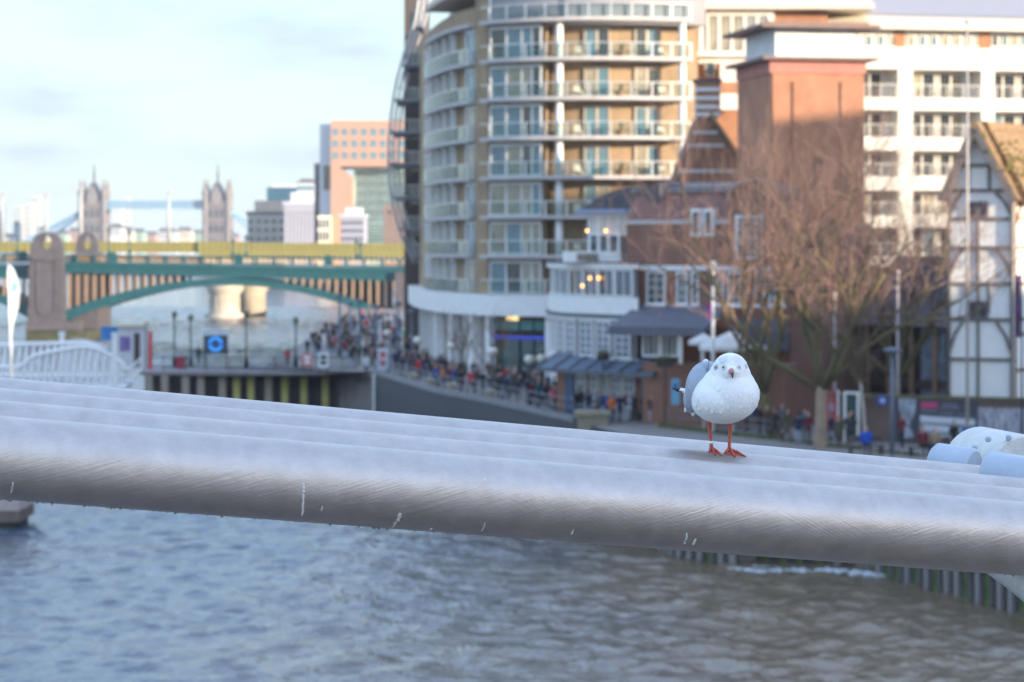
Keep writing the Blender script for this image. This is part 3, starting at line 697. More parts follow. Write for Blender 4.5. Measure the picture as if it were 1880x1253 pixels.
# pink granite office
pink = mat('pink_granite', (.42, .25, .18), .7, var=.06, scale=.3)
D1 = 850.0
po = pw(607, 447, D1); po.z = GZ - 2
pk = thing('granite_office', 'pink granite office block with square windows and a tall cut away corner', 'building', po)
def pl(x, y): p = pw(x, y, D1) - po; return p.x, p.z
x0, zt = pl(607, 222); x1, zm = pl(760, 306); _, zb = pl(607, 470)
mb = MB(); mb.box(0, 0, zm, x1, 34, zt); mb.build('upper_wall', pink, pk)
xp = pl(646, 300)[0]
mb = MB(); mb.prism([(0, 0), (xp, 0), (xp, zm - 4), (.4 * xp, zm), (0, zm)], 0, 12, 'y'); mb.build('corner_pillar', pink, pk)
mb = MB(); mb.box(xp, 10, 0, x1, 34, zm); mb.build('recessed_glass_wall', greengl, pk)
mb = MB(); mb.box(-4.3, 6, 0, -.02, 34, zt - .8); mb.build('side_wall', mat('reflective_side', (.62, .66, .70), .3, var=.08), pk)
mb = MB(); mb.box(-3.0, 5.7, zm - 8, -.6, 5.98, zm + .5); mb.build('side_window', GLASS, pk)
wb = MB(); wb.box(-.95, -.12, -1.15, .95, .3, 1.15); wme = wb.mesh('window', GLASSB)
for r, yy in enumerate((243, 264.5, 286)):
    for c_ in range(8):
        x, z = pl(616 + 17.4 * c_, yy); inst('window', wme, pk, (x, 0, z))
gb = MB(); gb.box(-2, -.15, -1.6, 2, .2, 1.6); gme = gb.mesh('glass_panel', mat('dark_green_glass', (.12, .17, .18), .12, var=.5, scale=.2, spec=.8))
for r in range(9):
    for c_ in range(5): inst('glass_panel', gme, pk, (xp + 3 + 4.3 * c_, 10, zm - 3 - 3.4 * r))
block('green_glass_block', 'dark green glass block in front of the pink granite office', 678, 706, 408, 760, greengl, 20, 6, 4, GLASS, wf=(.8, .5), wy=(410, 446))
block('stone_block', 'low lilac stone block at the foot of the pink office recess', 626, 668, 398, 800, lilac, 20, 3, 6, GLASS, wf=(.4, .5), wy=(402, 446), roof=(3, palegrey))
block('brown_block', 'plain dark brown block beside the curved flats above the green girder', 704, 780, 377, 600, mat('far_brown', (.20, .145, .13), .8, var=.12, scale=.2), 20, 1, 3, GLASS, wf=(.2, .2), wy=(380, 400))

# ------------------------------------------------------------------ railway bridge with green girders
olive = mat('girder_olive', (.235, .21, .06), .6, var=.1, scale=.2)
DR = 545.0
ro = pw(380, 455, DR); ro.z = 0
rb = thing('railway_bridge', 'flat railway bridge with long olive green girders behind the arched bridge', 'bridge', ro)
def rl(x, y, d=0): p = pw(x, y, DR + d) - ro; return p.x, p.z
def girder(x0, x1, y0, y1, dy, y0r=None, y1r=None):
    xa, za = rl(x0, y0); xb, zb_ = rl(x1, y1); _, zc = rl(x1, y0r or y0); _, zd = rl(x1, y1r or y1)
    mb = MB(); mb.prism([(xa, zb_), (xb, zd), (xb, zc), (xa, za)], dy, dy + 1.2, 'y')
    return mb.build('girder', olive, rb)
girder(-260, 365, 444, 464, .6); girder(366, 452, 444, 474, 0); girder(453, 900, 446, 470, .3, 449, 472)
fl = MB(); fl.box(-.12, -.16, 0, .12, .02, 2.2); flm = fl.mesh('stiffener', olive)
for i in range(70):
    x = -20 + 11 * i
    xa, za = rl(x, 463); inst('stiffener', flm, rb, (xa, .6 if x < 365 else (0 if x < 453 else .3), za))
xa, z0_ = rl(-260, 480); xb, z1_ = rl(900, 470); mb = MB(); mb.box(xa, 2, z0_, xb, 24, z1_ - .1); mb.build('deck', mat('deck_dark', (.07, .06, .06), .8, var=.2), rb)
um = MB(); um.box(-.28, 1.4, 0, .28, 1.9, 1.5); ume = um.mesh('deck_bracket', CREAM)
for i in range(40):
    xa, za = rl(372 + 9.5 * i, 482); inst('deck_bracket', ume, rb, (xa, -.3, za))
colc = mat('rail_column', (.48, .42, .33), .8, var=.2, scale=.4)
for xc in (410, -160, 980):
    xa, zt = rl(xc, 519)
    mb = MB(); h = zt; mb.lathe([(4.6, -1), (4.6, .8), (3.5, 1.2), (3.3, h * .62), (3.5, h * .66), (4.2, h * .8), (4.3, h * .93), (3.9, h)], 22); mb.build('column', colc, rb, True, (xa, 3, 0))
    mb = MB(); mb.lathe([(3.5, -1), (3.2, h * .7), (4.0, h * .8), (4.0, h)], 22); mb.build('column', colc, rb, True, (xa + 4.6, 17, 0))
    fm = MB(); fm.box(-.16, -.12, 1.3, .16, .12, h * .6); fme = fm.mesh('flute', colc)
    for k in range(10):
        t = math.pi + math.pi * (k + .5) / 10; inst('flute', fme, rb, (xa + 3.4 * math.cos(t), 3 + 3.4 * math.sin(t), 0), t + math.pi / 2)
mm = mat('mast_white', (.42, .44, .45), .5, var=.05)
for i, (x, yt) in enumerate(((310, 352), (85, 358), (148, 345), (5, 355))):
    xa, zt = rl(x, yt, 8); zb0 = rl(x, 446, 8)[1]
    t = thing('floodlight_mast', 'white floodlight mast ' + ['between the two gothic towers', 'behind the arched stone pier head', 'just left of the left gothic tower', 'at the left edge of the skyline'][i], 'mast', (ro.x + xa, DR + 8, zb0))
    mb = MB(); mb.tube([(0, 0, 0), (0, 0, zt - zb0)], [.42, .26], 8); mb.build('pole', mm, t, True)
    for sx in (-1, 1): mb = MB(); mb.box(sx * .5 - .35, -.5, zt - zb0 - .4, sx * .5 + .35, .3, zt - zb0 + .3); mb.build('lamp_head', mm, t)

# ------------------------------------------------------------------ arched road bridge
teal = mat('bridge_teal_paint', (.004, .068, .082), .5, var=.14, scale=.5)
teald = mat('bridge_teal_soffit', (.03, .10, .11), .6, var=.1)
gran = mat('pier_granite', (.085, .077, .09), .85, var=.22, scale=.7, bump=.2, bscale=3)
tan = mat('spandrel_tan', (.27, .18, .12), .75, var=.15, scale=1)
weed = mat('pier_weed', (.055, .06, .035), .9, var=.4, scale=1.2)
DS = 415.0
so = pw(90, 455, DS); so.z = 0
sb = thing('road_bridge', 'teal steel arch bridge with stone pier and panelled parapet across the river', 'bridge', so)
def sl(x, y, d=0.0): p = pw(x, y, DS + d) - so; return p.x, p.z
BWID = 16.0
# deck beam: stepped profile
def beam(x0, x1, yl0, yl1, yr0, yr1, ya, yb, nm, m):
    xa, za = sl(x0, yl0); _, zb_ = sl(x0, yl1); xb, zc = sl(x1, yr0); _, zd = sl(x1, yr1)
    mb = MB(); mb.prism([(xa, zb_), (xb, zd), (xb, zc), (xa, za)], ya, yb, 'y'); return mb.build(nm, m, sb)
for (x0, x1) in ((-260, 58), (121, 760)):
    beam(x0, x1, 482, 488, 489 + 4 * (x1 > 500), 496 + 4 * (x1 > 500), -.55, .4, 'cornice', teal)
    beam(x0, x1, 488.05, 501, 496.05 + 4 * (x1 > 500), 513 + 4 * (x1 > 500), -.25, .4, 'deck_beam', teal)
beam(-260, 760, 484, 494, 492, 504, .4, BWID, 'deck', teald)
# parapet: posts, rails and pierced panels
def py(x): return 1.0 * (x - 120) / 640 * 9 if x > 0 else 0
rail_b = []
for (x0, x1) in ((-260, 57), (122, 760)):
    for (ya, yb, nm) in ((466.5, 469.5, 'parapet_rail'), (480, 482, 'parapet_plinth')):
        xa, za = sl(x0, ya); _, zb_ = sl(x0, yb); xb, zc = sl(x1, ya + py(x1)); _, zd = sl(x1, yb + py(x1))
        mb = MB(); mb.prism([(xa, zb_), (xb, zd), (xb, zc), (xa, za)], -.35, .15, 'y'); mb.build(nm, teal, sb)
lat = MB()
for k in range(12): lat.box(-1.35 + k * .24, -.06, .05, -1.28 + k * .24, .06, 1.0)
lat.box(-1.5, -.07, .0, 1.5, .07, .08); lat.box(-1.5, -.07, .95, 1.5, .07, 1.03)
latm = lat.mesh('parapet_panel', mat('panel_bronze', (.40, .25, .12), .6, var=.2))
pm = MB(); pm.box(-.22, -.42, -.1, .22, .2, 1.35); pmm = pm.mesh('parapet_post', teal)
pbm = MB(); pbm.box(-.75, -.46, -.1, .75, .24, 1.5); pbm.box(-.5, -.4, 1.5, .5, .2, 1.75); pbmm = pbm.mesh('parapet_pedestal', teal)
peds = [205, 425, 615, 30]
x = -255
while x < 755:
    if not (50 < x < 125):
        xa, za = sl(x, 481 + py(x))
        if any(abs(x - q) < 14 for q in peds): inst('parapet_pedestal', pbmm, sb, (xa, 0, za))
        else: inst('parapet_post', pmm, sb, (xa, 0, za))
        if not (20 < x < 122): inst('parapet_panel', latm, sb, (sl(x + 16.5, 470)[0], 0, sl(x, 481 + py(x + 16))[1]))
    x += 33
# arches
def arch(x0, x1, yspL, yspR, ycr, xcr, th0, th1, nm='arch_rib', dy=(-.5, .6)):
    top = []; bot = []
    for i in range(33):
        t = i / 32; x = x0 + (x1 - x0) * t
        k = (x - xcr) / ((x1 - xcr) if x > xcr else (x0 - xcr))
        y = ycr + ((yspR if x > xcr else yspL) - ycr) * k * k; th = th1 + (th0 - th1) * k * k
        top.append(sl(x, y - th / 2)); bot.append(sl(x, y + th / 2))
    for (ya, yb) in (dy, (BWID / 2 - .3, BWID / 2 + .3), (BWID - .9, BWID)):
        mb = MB(); mb.prism(bot + top[::-1], ya, yb, 'y'); mb.build(nm, teal if ya < 0 else teald, sb)
    return top
tp = arch(121, 728, 580, 590, 518, 425, 20, 13)
tp2 = arch(-330, 58, 560, 578, 518, -140, 20, 13)
def arch_y(x): 
    k = (x - 425) / ((728 - 425) if x > 425 else (121 - 425)); return 518 + ((590 if x > 425 else 580) - 518) * k * k
for dy in (0.0, BWID / 2, BWID - .6):
    for i in range(40):
        x = 128 + 15.3 * i
        if x > 724 or 330 < x < 520: continue
        yt = 502 + (x / 760) * 14; yb = arch_y(x) - 6
        if yb - yt < 4: continue
        xa, za = sl(x, yt); _, zb_ = sl(x, yb)
        mb = MB(); mb.box(-.24, dy - .24, zb_, .24, dy + .24, za); mb.build('spandrel_post', tan if dy < 1 else teald, sb, False, (xa, 0, 0))
for x in (8, 22, 44):
    xa, za = sl(x, 502); mb = MB(); mb.box(-.24, -.24, sl(x, 556)[1], .24, .24, za); mb.build('spandrel_post', tan, sb, False, (xa, 0, 0))
# stone pier with arched heads
def pier(xc, w_, dy, front, yb=590):
    hw = w_ / 2 / F * DS; xa = sl(xc, 455)[0]; zt = sl(xc, 426)[1]; zs = sl(xc, 447)[1]; zb_ = sl(xc, yb)[1]
    mb = MB(); N = 16
    zc0 = sl(xc, 446)[1]; rr = .95
    out = [(-hw * .86, zs)] + [(-hw * .8 * math.cos(math.pi * i / N), zs + (zt - zs) * math.sin(math.pi * i / N)) for i in range(N + 1)] + [(hw * .86, zs)]
    # head with a round hole: two half pieces
    hole = [(rr * .8 * math.cos(2 * math.pi * i / 24), zc0 + rr * 1.35 * math.sin(2 * math.pi * i / 24)) for i in range(24)]
    zq = sl(xc, 466)[1]
    for sg in (-1, 1):
        arcp = [(sg * hw * .8 * math.cos(math.pi / 2 * i / 10), zs + (zt - zs) * math.sin(math.pi / 2 * i / 10)) for i in range(11)]
        hp = [(sg * rr * .8 * math.cos(-math.pi / 2 + math.pi * i / 12), zc0 + rr * 1.35 * math.sin(-math.pi / 2 + math.pi * i / 12)) for i in range(13)]
        polyp = [(0, zq), (sg * hw * .92, zq), (sg * hw * .86, zs)] + arcp + hp[::-1]
        if sg < 0: polyp = polyp[::-1]
        mb.prism(polyp, dy - .9, dy + .9, 'y')
    mb.build('pier_head', gran, sb, False, (xa, 0, 0))
    if front:
        mb = MB(); mb.prism([(-hw, zb_), (hw, zb_), (hw * .92, zq), (-hw * .92, zq)], dy - 1.2, dy + 1.6, 'y'); mb.build('pier_shaft', gran, sb, False, (xa, 0, 0))
        # raised panel moulding
        mb = MB(); q = hw * .5; z0_ = zb_ + 1.0; z1_ = sl(xc, 478)[1]
        P = [(-q, dy - 1.25, z1_), (-q, dy - 1.25, z0_ + 1.2)] + [(-q * math.cos(math.pi * i / 8), dy - 1.25, z0_ + 1.2 - 1.1 * math.sin(math.pi * i / 8)) for i in range(1, 8)] + [(q, dy - 1.25, z0_ + 1.2), (q, dy - 1.25, z1_), (-q, dy - 1.25, z1_)]
        mb.tube(P, .16, 6); mb.build('panel_moulding', gran, sb, False, (xa, 0, 0))
        mb = MB(); mb.box(-hw * .78, dy - 1.7, z1_ + .1, hw * .78, dy - 1.2, z1_ + .55); mb.box(-hw * .7, dy - 1.5, z1_ - .25, hw * .7, dy - 1.2, z1_ + .1); mb.build('keystone', gran, sb, False, (xa, 0, 0))
        # ashlar quoins standing proud
        qb = MB(); qb.box(-.55, -.12, 0, .55, .12, .72); qm = qb.mesh('quoin', gran)
        nq = 10
        for i in range(nq):
            zz = zb_ + .2 + (zq - zb_ - .4) * i / nq
            for sg in (-1, 1): inst('quoin', qm, sb, (xa + sg * (hw * (1 - .08 * i / nq) - (.42 if i % 2 else .6)), dy - 1.2, zz))
        mb = MB(); zc_ = sl(xc, 606)[1]; mb.box(-hw * 1.08, dy - 1.8, zc_, hw * 1.08 + 2.5, BWID, zb_); mb.build('pier_plinth', gran, sb, False, (xa, 0, 0))
        mb = MB(); mb.prism([(-hw * 1.12, -2.2), (hw * 1.12 + 3.5, -2.2), (hw * 1.12 + 3.5, BWID), (-hw * 1.12, BWID)], -1, zc_, 'z'); mb.build('pier_footing', weed, sb, False, (xa, 0, 0))
pier(89, 66, -1.0, True)
pier(136, 48, BWID - 3, False)
pq = MB(); xa, _ = sl(136, 455); pq.box(-2.2, 1, 2, 2.4, BWID - 1, sl(136, 470)[1]); pq.build('pier_core', gran, sb, False, (xa + 1.5, 0, 0))
# abutment at the promenade end
ab_ = MB(); xa, zt = sl(726, 500); ab_.box(xa, -1.5, GZ, xa + 12, BWID, zt); ab_.build('abutment', gran, sb)
# parapet lamps: things of their own
def bridge_lamp(x, yt, yb, lab, D=DS, dbl=False):
    p = pw(x, yb, D); h = (yb - yt) / F * D
    t = thing('bridge_lamp', lab, 'street lamp', p, 0, 'teal lamps along the arched bridge parapet')
    mb = MB(); mb.lathe([(.35, 0), (.3, .5), (.13, .9), (.09, h - .8), (.16, h - .75)], 8); mb.build('post', teal, t, True)
    mb = MB(); mb.lathe([(.10, h - .8), (.28, h - .55), (.32, h - .2), (.1, h), (.03, h + .25)], 8); mb.build('lantern', teal, t, True)
for i, (x, yt, yb) in enumerate(((31, 406, 466), (200, 418, 467), (238, 424, 467), (427, 438, 470), (452, 433, 470), (655, 440, 474), (663, 445, 474))):
    bridge_lamp(x, yt, yb, 'teal lamp on the arched bridge parapet, ' + ['first from the left edge', 'second, right of the stone pier', 'third from the left edge', 'fourth, at the olive girder step', 'fifth from the left edge', 'left one of the close pair', 'right one of the close pair'][i])
# ------------------------------------------------------------------ curved riverside flats
buff = brickmat('buff_brick', (.36, .24, .135), (.31, .205, .115), (.36, .28, .19))
redb = brickmat('red_brick', (.27, .105, .065), (.22, .085, .055), (.26, .17, .13))
orangeb = brickmat('orange_brick', (.40, .165, .08), (.34, .14, .07), (.36, .22, .14))
towerb = brickmat('tower_brick', (.44, .175, .09), (.38, .15, .078), (.36, .22, .15))
slabm = mat('balcony_slab', (.50, .47, .46), .7, var=.1, scale=.8)
clad = mat('roof_cladding', (.26, .25, .27), .55, var=.08, scale=.5)
bglass = glassmat('balustrade_glass', (.92, .97, .97), .02, .97)
railm = mat('rail_steel', (.66, .67, .68), .3, metal=.6, var=.05)
darkm = mat('dark_cladding', (.085, .065, .06), .7, var=.2, scale=.4)
PLAN = [(1290, 190.5), (1150, 189), (1050, 189), (960, 190.5), (900, 193), (845, 199), (806, 209), (781, 222), (770, 238)]
PT = [Vector((X_(x, d), d)) for x, d in PLAN]
def catmull(P, n=10):
    out = []
    for i in range(len(P) - 1):
        a = P[max(i - 1, 0)]; b = P[i]; c = P[i + 1]; d = P[min(i + 2, len(P) - 1)]
        for k in range(n):
            t = k / n
            out.append(.5 * ((2 * b) + (c - a) * t + (2 * a - 5 * b + 4 * c - d) * t * t + (3 * b - a - 3 * c + d) * t ** 3))
    out.append(P[-1]); return out
CUR = catmull(PT, 10)
SL = [0.0]
for i in range(1, len(CUR)): SL.append(SL[-1] + (CUR[i] - CUR[i - 1]).length)
def cur(s, off=0.0):
    """point on the curved front at arc length s (0 = right end), moved off metres outwards, and its heading"""
    s = max(0, min(SL[-1], s)); i = 0
    while i < len(SL) - 2 and SL[i + 1] < s: i += 1
    t = (s - SL[i]) / (SL[i + 1] - SL[i]); p = CUR[i].lerp(CUR[i + 1], t); d = (CUR[i + 1] - CUR[i]).normalized()
    n = Vector((d.y, -d.x)); n = -n if n.y > 0 and abs(n.y) > abs(n.x) else n
    if n.dot(-p) < 0: n = -n
    return p + n * off, d, n
def s_px(x, off=0.0):
    best = 0; bd = 1e9
    for i in range(601):
        s = SL[-1] * i / 600; p, _, _ = cur(s, off); e = abs(p.x / p.y * F + CX - x)
        if e < bd: bd = e; best = s
    return best
cf = Vector((X_(960, 195), 195, GZ))
flats = thing('curved_flats', 'tall curved brick apartment building with rows of glass balconies beside the river', 'building', cf)
def ribbon(s0, s1, o0, o1, z0, z1, nm, m, n=24, parent=flats):
    v = []; f = []
    for i in range(n + 1):
        s = s0 + (s1 - s0) * i / n
        a, _, _ = cur(s, o0); b, _, _ = cur(s, o1)
        for p, z in ((a, z0), (b, z0), (b, z1), (a, z1)): v.append((p.x - cf.x, p.y - cf.y, z - cf.z))
    for i in range(n):
        for k in range(4): f.append((i * 4 + k, i * 4 + (k + 1) % 4, i * 4 + 4 + (k + 1) % 4, i * 4 + 4 + k))
    f.append((0, 1, 2, 3)); f.append((n * 4 + 3, n * 4 + 2, n * 4 + 1, n * 4))
    mb = MB(); mb.add(v, f); return mb.build(nm, m, parent)
def place(nm, me, s, off, z, parent=flats, flip=False):
    p, d, n = cur(s, off); rz = math.atan2(n.y, n.x) + math.pi / 2     # local -y looks outwards
    return inst(nm, me, parent, (p.x - cf.x, p.y - cf.y, z - cf.z), rz)
SLAB = [12.35 + 3.09 * i for i in range(8)]           # floor levels from the fascia up
s_right = s_px(1272, 1.2); s_p1 = s_px(904, 0); s_p0 = s_px(882, 0); s_end = SL[-1]
ZT = SLAB[-1] + .2
ribbon(0, s_px(1000), -1.8, -1.2, SLAB[0], SLAB[7] - .3, 'recessed_wall', buff)              # behind the balconies
ribbon(s_px(1000), s_end, -.6, 0, SLAB[0], SLAB[7] + 1.5, 'front_wall', buff, 40)
ribbon(s_p1, s_p0, .0, .45, SLAB[0], SLAB[7] + 3.0, 'brick_pier', buff, 4)
ribbon(0, s_px(1040), -.9, .7, SLAB[7] - .5, SLAB[7] + 6, 'roof_fascia', clad, 20)
ribbon(s_px(1040), s_p1, -.5, .5, SLAB[7] + .2, SLAB[7] + 6, 'roof_fascia', clad, 16)
ribbon(s_px(905), s_end, -14, -2.5, SLAB[7], SLAB[7] + 4.0, 'roof_storey', clad, 20)
ribbon(s_px(905), s_px(800), -3.4, 1.0, SLAB[7] + 2.6, SLAB[7] + 3.1, 'roof_canopy', mat('canopy_cream', (.60, .50, .40), .6, var=.1), 12)
ribbon(0, s_end, -16, -1.85, GZ, SLAB[7] - .6, 'core_wall', buff, 30)
# ground floor: white fascia, tall piers, dark shopfront
ribbon(s_px(1035), s_end, -.3, 1.1, SLAB[0] - 1.75, SLAB[0] - .05, 'fascia', WHITE, 40)
ribbon(s_px(1035), s_end, -1.6, -1.2, GZ, SLAB[0] - 1.8, 'shop_wall', mat('shop_interior', (.10, .09, .085), .6, var=.3, scale=.5), 40)
pw_ = MB(); pw_.box(-.42, -.42, 0, .42, .42, SLAB[0] - 1.75 - GZ); pwm = pw_.mesh('ground_pier', WHITE)
pw2 = MB(); pw2.box(-.22, -.3, 0, .22, .3, SLAB[0] - 1.75 - GZ); pwm2 = pw2.mesh('ground_pier', WHITE)
for x, m_ in ((776, pwm2), (785, pwm2), (795, pwm2), (806, pwm), (836, pwm), (858, pwm2), (872, pwm), (900, pwm2), (1014, pwm)): place('ground_pier', m_, s_px(x, .3), .3, GZ)
ribbon(s_px(808), s_px(832), -.35, -.2, GZ, SLAB[0] - 1.8, 'stone_panel', slabm, 6); ribbon(s_px(874), s_px(897), -.35, -.2, GZ, SLAB[0] - 1.8, 'stone_panel', slabm, 6)
zz = lambda y, D=189.0: Z_(y, D)
blue_s = emit('blue_light_strip', (.04, .06, .5), .22)
ribbon(s_px(1012), s_px(903), .1, .18, zz(624), zz(619), 'lit_sign_strip', blue_s, 6)
ribbon(s_px(1012), s_px(903), -.05, .05, zz(608), zz(590), 'teal_glass_band', mat('teal_shop_glass', (.06, .22, .22), .15, var=.3), 6)
ribbon(s_px(952), s_px(930), -.06, .02, zz(592), zz(562), 'lit_window', emit('warm_interior', (.9, .62, .25), .55), 3)
ribbon(s_px(1012), s_px(903), -.1, -.02, zz(690), zz(626), 'shopfront_glass', mat('shop_glass', (.05, .09, .10), .08, var=.4, scale=.4, spec=.8), 6)
for x in (955, 980, 1000, 920): 
    mb = MB(); mb.box(-.05, -.06, 0, .05, .06, zz(562) - GZ); place('shop_mullion', mb.mesh('shop_mullion', BLACK), s_px(x), .06, GZ)
# storeys
post = MB(); post.box(-.06, -.05, 0, .06, .05, 1.22); post_m = post.mesh('rail_post', railm)
colb = MB(); colb.lathe([(.30, 0), (.30, 2.84)], 14); colm = colb.mesh('column', WHITE, True)
STEP = 1.56; PANW = STEP - .10
pan = MB(); pan.box(-PANW / 2, -.012, 0, PANW / 2, .012, .98); pan_m = pan.mesh('glass_panel', bglass)
pan2 = MB(); pan2.box(-.46, -.012, 0, .46, .012, .98); pan2_m = pan2.mesh('glass_panel', bglass)
doorb = MB(); doorb.box(-1.02, -.12, 0, -.90, .05, 2.45); doorb.box(.90, -.12, 0, 1.02, .05, 2.45); doorb.box(-.9, -.12, 2.3, .9, .05, 2.45); doorb.box(-.10, -.12, 0, .10, .05, 2.3); doorm = doorb.mesh('balcony_door', mat('door_frame_beige', (.55, .47, .38), .6, var=.06))
dp = MB(); dp.box(-.38, -.05, .1, .38, .02, 2.28)
dpm = {g.name: dp.mesh('pane', g) for g in (GLASS, GLASSB, GLASSL)}
warm = emit('window_lit', (.95, .62, .25), .9)
bw = (s_px(1000) - s_px(906)); bwl = abs(bw)
cushion = mat('balcony_cushion', (.66, .58, .48), .8, var=.1); potm = mat('terracotta', (.38, .17, .09), .8, var=.1); leafm = mat('pot_leaf', (.06, .10, .04), .7, var=.3)
chairb = MB(); chairb.box(-.28, -.28, .36, .28, .28, .44); chairb.box(-.28, .22, .44, .28, .28, .9)
for sx in (-.26, .26):
    for sy in (-.26, .24): chairb.box(sx - .025, sy - .025, 0, sx + .025, sy + .025, .36)
chair_m = chairb.mesh('balcony_chair', cushion)
potb = MB(); potb.lathe([(.16, 0), (.24, .4), (.26, .45)], 10, mi=0)
for k in range(14):
    a_ = RN.uniform(0, 6.28); r_ = RN.uniform(.02, .22); potb.tube([(0, 0, .42), (r_ * math.cos(a_) * .6, r_ * math.sin(a_) * .6, .7), (r_ * 1.5 * math.cos(a_), r_ * 1.5 * math.sin(a_), RN.uniform(.75, 1.15))], [.03, .05, .01], 4, mi=1)
pot_m = potb.mesh('potted_plant', [potm, leafm])
FLW = 'first second third fourth fifth sixth seventh eighth'.split()
for fi in range(8):
    z = SLAB[fi]
    top = fi == 7
    if not top or True:
        if fi > 0:
            ribbon(s_right, s_p1, -.9, 1.25, z - .28, z, 'balcony_slab', slabm, 18)
            ribbon(s_p0 + .15, s_px(779, 1.0), -.3, 1.0, z - .25, z, 'balcony_slab', slabm, 24)
        # balustrade right part
        s = s_right + .12; n_ = 0
        while s < s_p1 - .1:
            if not (fi == 0 and s < s_px(1012, 1.1)):
                place('rail_post', post_m, s, 1.14, z - .12)
                if s + STEP < s_p1 + .3: place('glass_panel', pan_m, s + STEP / 2, 1.16, z + .06)
            s += STEP
        ribbon(s_right if fi else s_px(1012, 1.1), s_p1, 1.10, 1.19, z + 1.06, z + 1.13, 'handrail', railm, 18)
        # glazed bay between pier and column
        if fi < 7 or True:
            sa, sb_ = s_px(998), s_px(908)
            hh = 2.62 if fi < 7 else 3.3
            fr = MB(); wv_ = abs(sb_ - sa); fr.box(-wv_ / 2, -.16, 0, -wv_ / 2 + .12, .05, hh); fr.box(wv_ / 2 - .12, -.16, 0, wv_ / 2, .05, hh); fr.box(-wv_ / 2 + .12, -.16, hh - .22, wv_ / 2 - .12, .05, hh); fr.box(-wv_ / 2 + .12, -.16, 0, wv_ / 2 - .12, .05, .10)
            for q in (-.18, .12, .32): fr.box(wv_ * q - .07, -.14, .1, wv_ * q + .07, .05, hh - .22)
            w_o = place('window', fr.mesh('window', WHITE), (sa + sb_) / 2, .10, z + .02)
            edges = [-.5, -.18, .12, .32, .5]
            for k in range(4):
                g = RN.choice([GLASS, GLASSB, GLASSB, GLASSL, GLASSB]) if fi > 3 else RN.choice([GLASS, GLASSL, GLASSL, GLASSB])
                pb = MB(); pb.box(wv_ * edges[k] + .06, -.06, .1, wv_ * edges[k + 1] - .06, 0, hh - .2); inst('pane', pb.mesh('pane', g), w_o)
        if 0 < fi < 7 or fi == 0:
            place('column', colm, s_px(1027, .45), .45, z)
            if fi < 7:
                place('column', colm, s_px(1251, .6), .6, z) if fi > 2 else None
                for xd in (1097, 1187):
                    if fi < 2 and xd > 1100: continue
                    d_o = place('balcony_door', doorm, s_px(xd, -1.15), -1.12, z)
                    for sx in (-.5, .5): inst('pane', dpm[RN.choice([GLASS, GLASSB, GLASSB, GLASSL]).name], d_o, (sx, 0, 0))
                    if RN.random() < .0: pass
        elif top:
            for xd in (1097, 1187):
                d_o = place('balcony_door', doorm, s_px(xd, -.85), -.80, z - .1)
                for sx in (-.5, .5): inst('pane', dpm[GLASSB.name], d_o, (sx, 0, 0))
        # left curved part: bays of tall narrow windows
        xs = [787, 796, 807, 820, 835]
        if fi < 7:
            for x in xs:
                g = RN.choice([GLASSB, GLASSB, GLASSL, GLASS]) if fi > 3 else RN.choice([GLASSL, GLASSL, GLASS, GLASSB])
                fb = MB(); fb.box(-.62, -.3, 0, -.48, .05, 2.75); fb.box(.48, -.3, 0, .62, .05, 2.75); fb.box(-.48, -.3, 2.55, .48, .05, 2.75)
                key = ('bay', 0)
                if key not in _wc: _wc[key] = fb.mesh('window', WHITE)
                w_o = place('window', _wc[key], s_px(x, .1), .12, z)
                k2 = ('bayp', g.name)
                if k2 not in _wc: pb = MB(); pb.box(-.48, -.08, .05, .48, -.02, 2.55); _wc[k2] = pb.mesh('pane', g)
                inst('pane', _wc[k2], w_o)
            g = RN.choice([GLASSL, GLASSB] if fi > 3 else [GLASSL, GLASSL, GLASSB])
            fb = MB(); fb.box(-1.3, -.18, 0, -1.14, .05, 2.75); fb.box(1.14, -.18, 0, 1.3, .05, 2.75); fb.box(-1.14, -.18, 2.5, 1.14, .05, 2.75); fb.box(-.06, -.15, 0, .06, .05, 2.5)
            if ('bayw', 0) not in _wc: _wc[('bayw', 0)] = fb.mesh('window', WHITE)
            w_o = place('window', _wc[('bayw', 0)], s_px(870, .1), .12, z)
            for sx in (-.6, .6):
                k2 = ('baywp', g.name)
                if k2 not in _wc: pb = MB(); pb.box(-.54, -.08, .05, .54, -.02, 2.5); _wc[k2] = pb.mesh('pane', g)
                inst('pane', _wc[k2], w_o, (sx, 0, 0))
        if fi < 7:
            s = s_p0 + .3; e = s_px(779, 1.0)
            while s < e:
                place('rail_post', post_m, s, .93, z - .1); place('glass_panel', pan2_m, s + .52, .95, z + .06); s += 1.04
            ribbon(s_p0 + .3, e, .90, .98, z + 1.06, z + 1.12, 'handrail', railm, 20)
    # things on the balconies
    if fi > 0:
        for x, kind, wh in ((1060, 0, 'left end'), (1140, 1, 'middle'), (1215, 0, 'right end')):
            if fi < 3 and x > 1080: continue
            p, d, n_ = cur(s_px(x, .2), .2 + RN.uniform(-.2, .2)); rz = math.atan2(n_.y, n_.x) + math.pi / 2 + RN.uniform(-.6, .6)
            o = inst('balcony_chair' if kind == 0 else 'potted_plant', chair_m if kind == 0 else pot_m, None, (p.x, p.y, z), rz)
            tag(o, ('cushioned chair at the %s of the curved flats %s balcony upwards' if kind == 0 else 'potted plant in the %s of the curved flats %s balcony upwards') % (wh, FLW[fi]), 'chair' if kind == 0 else 'plant', 'things on the balconies of the curved flats')
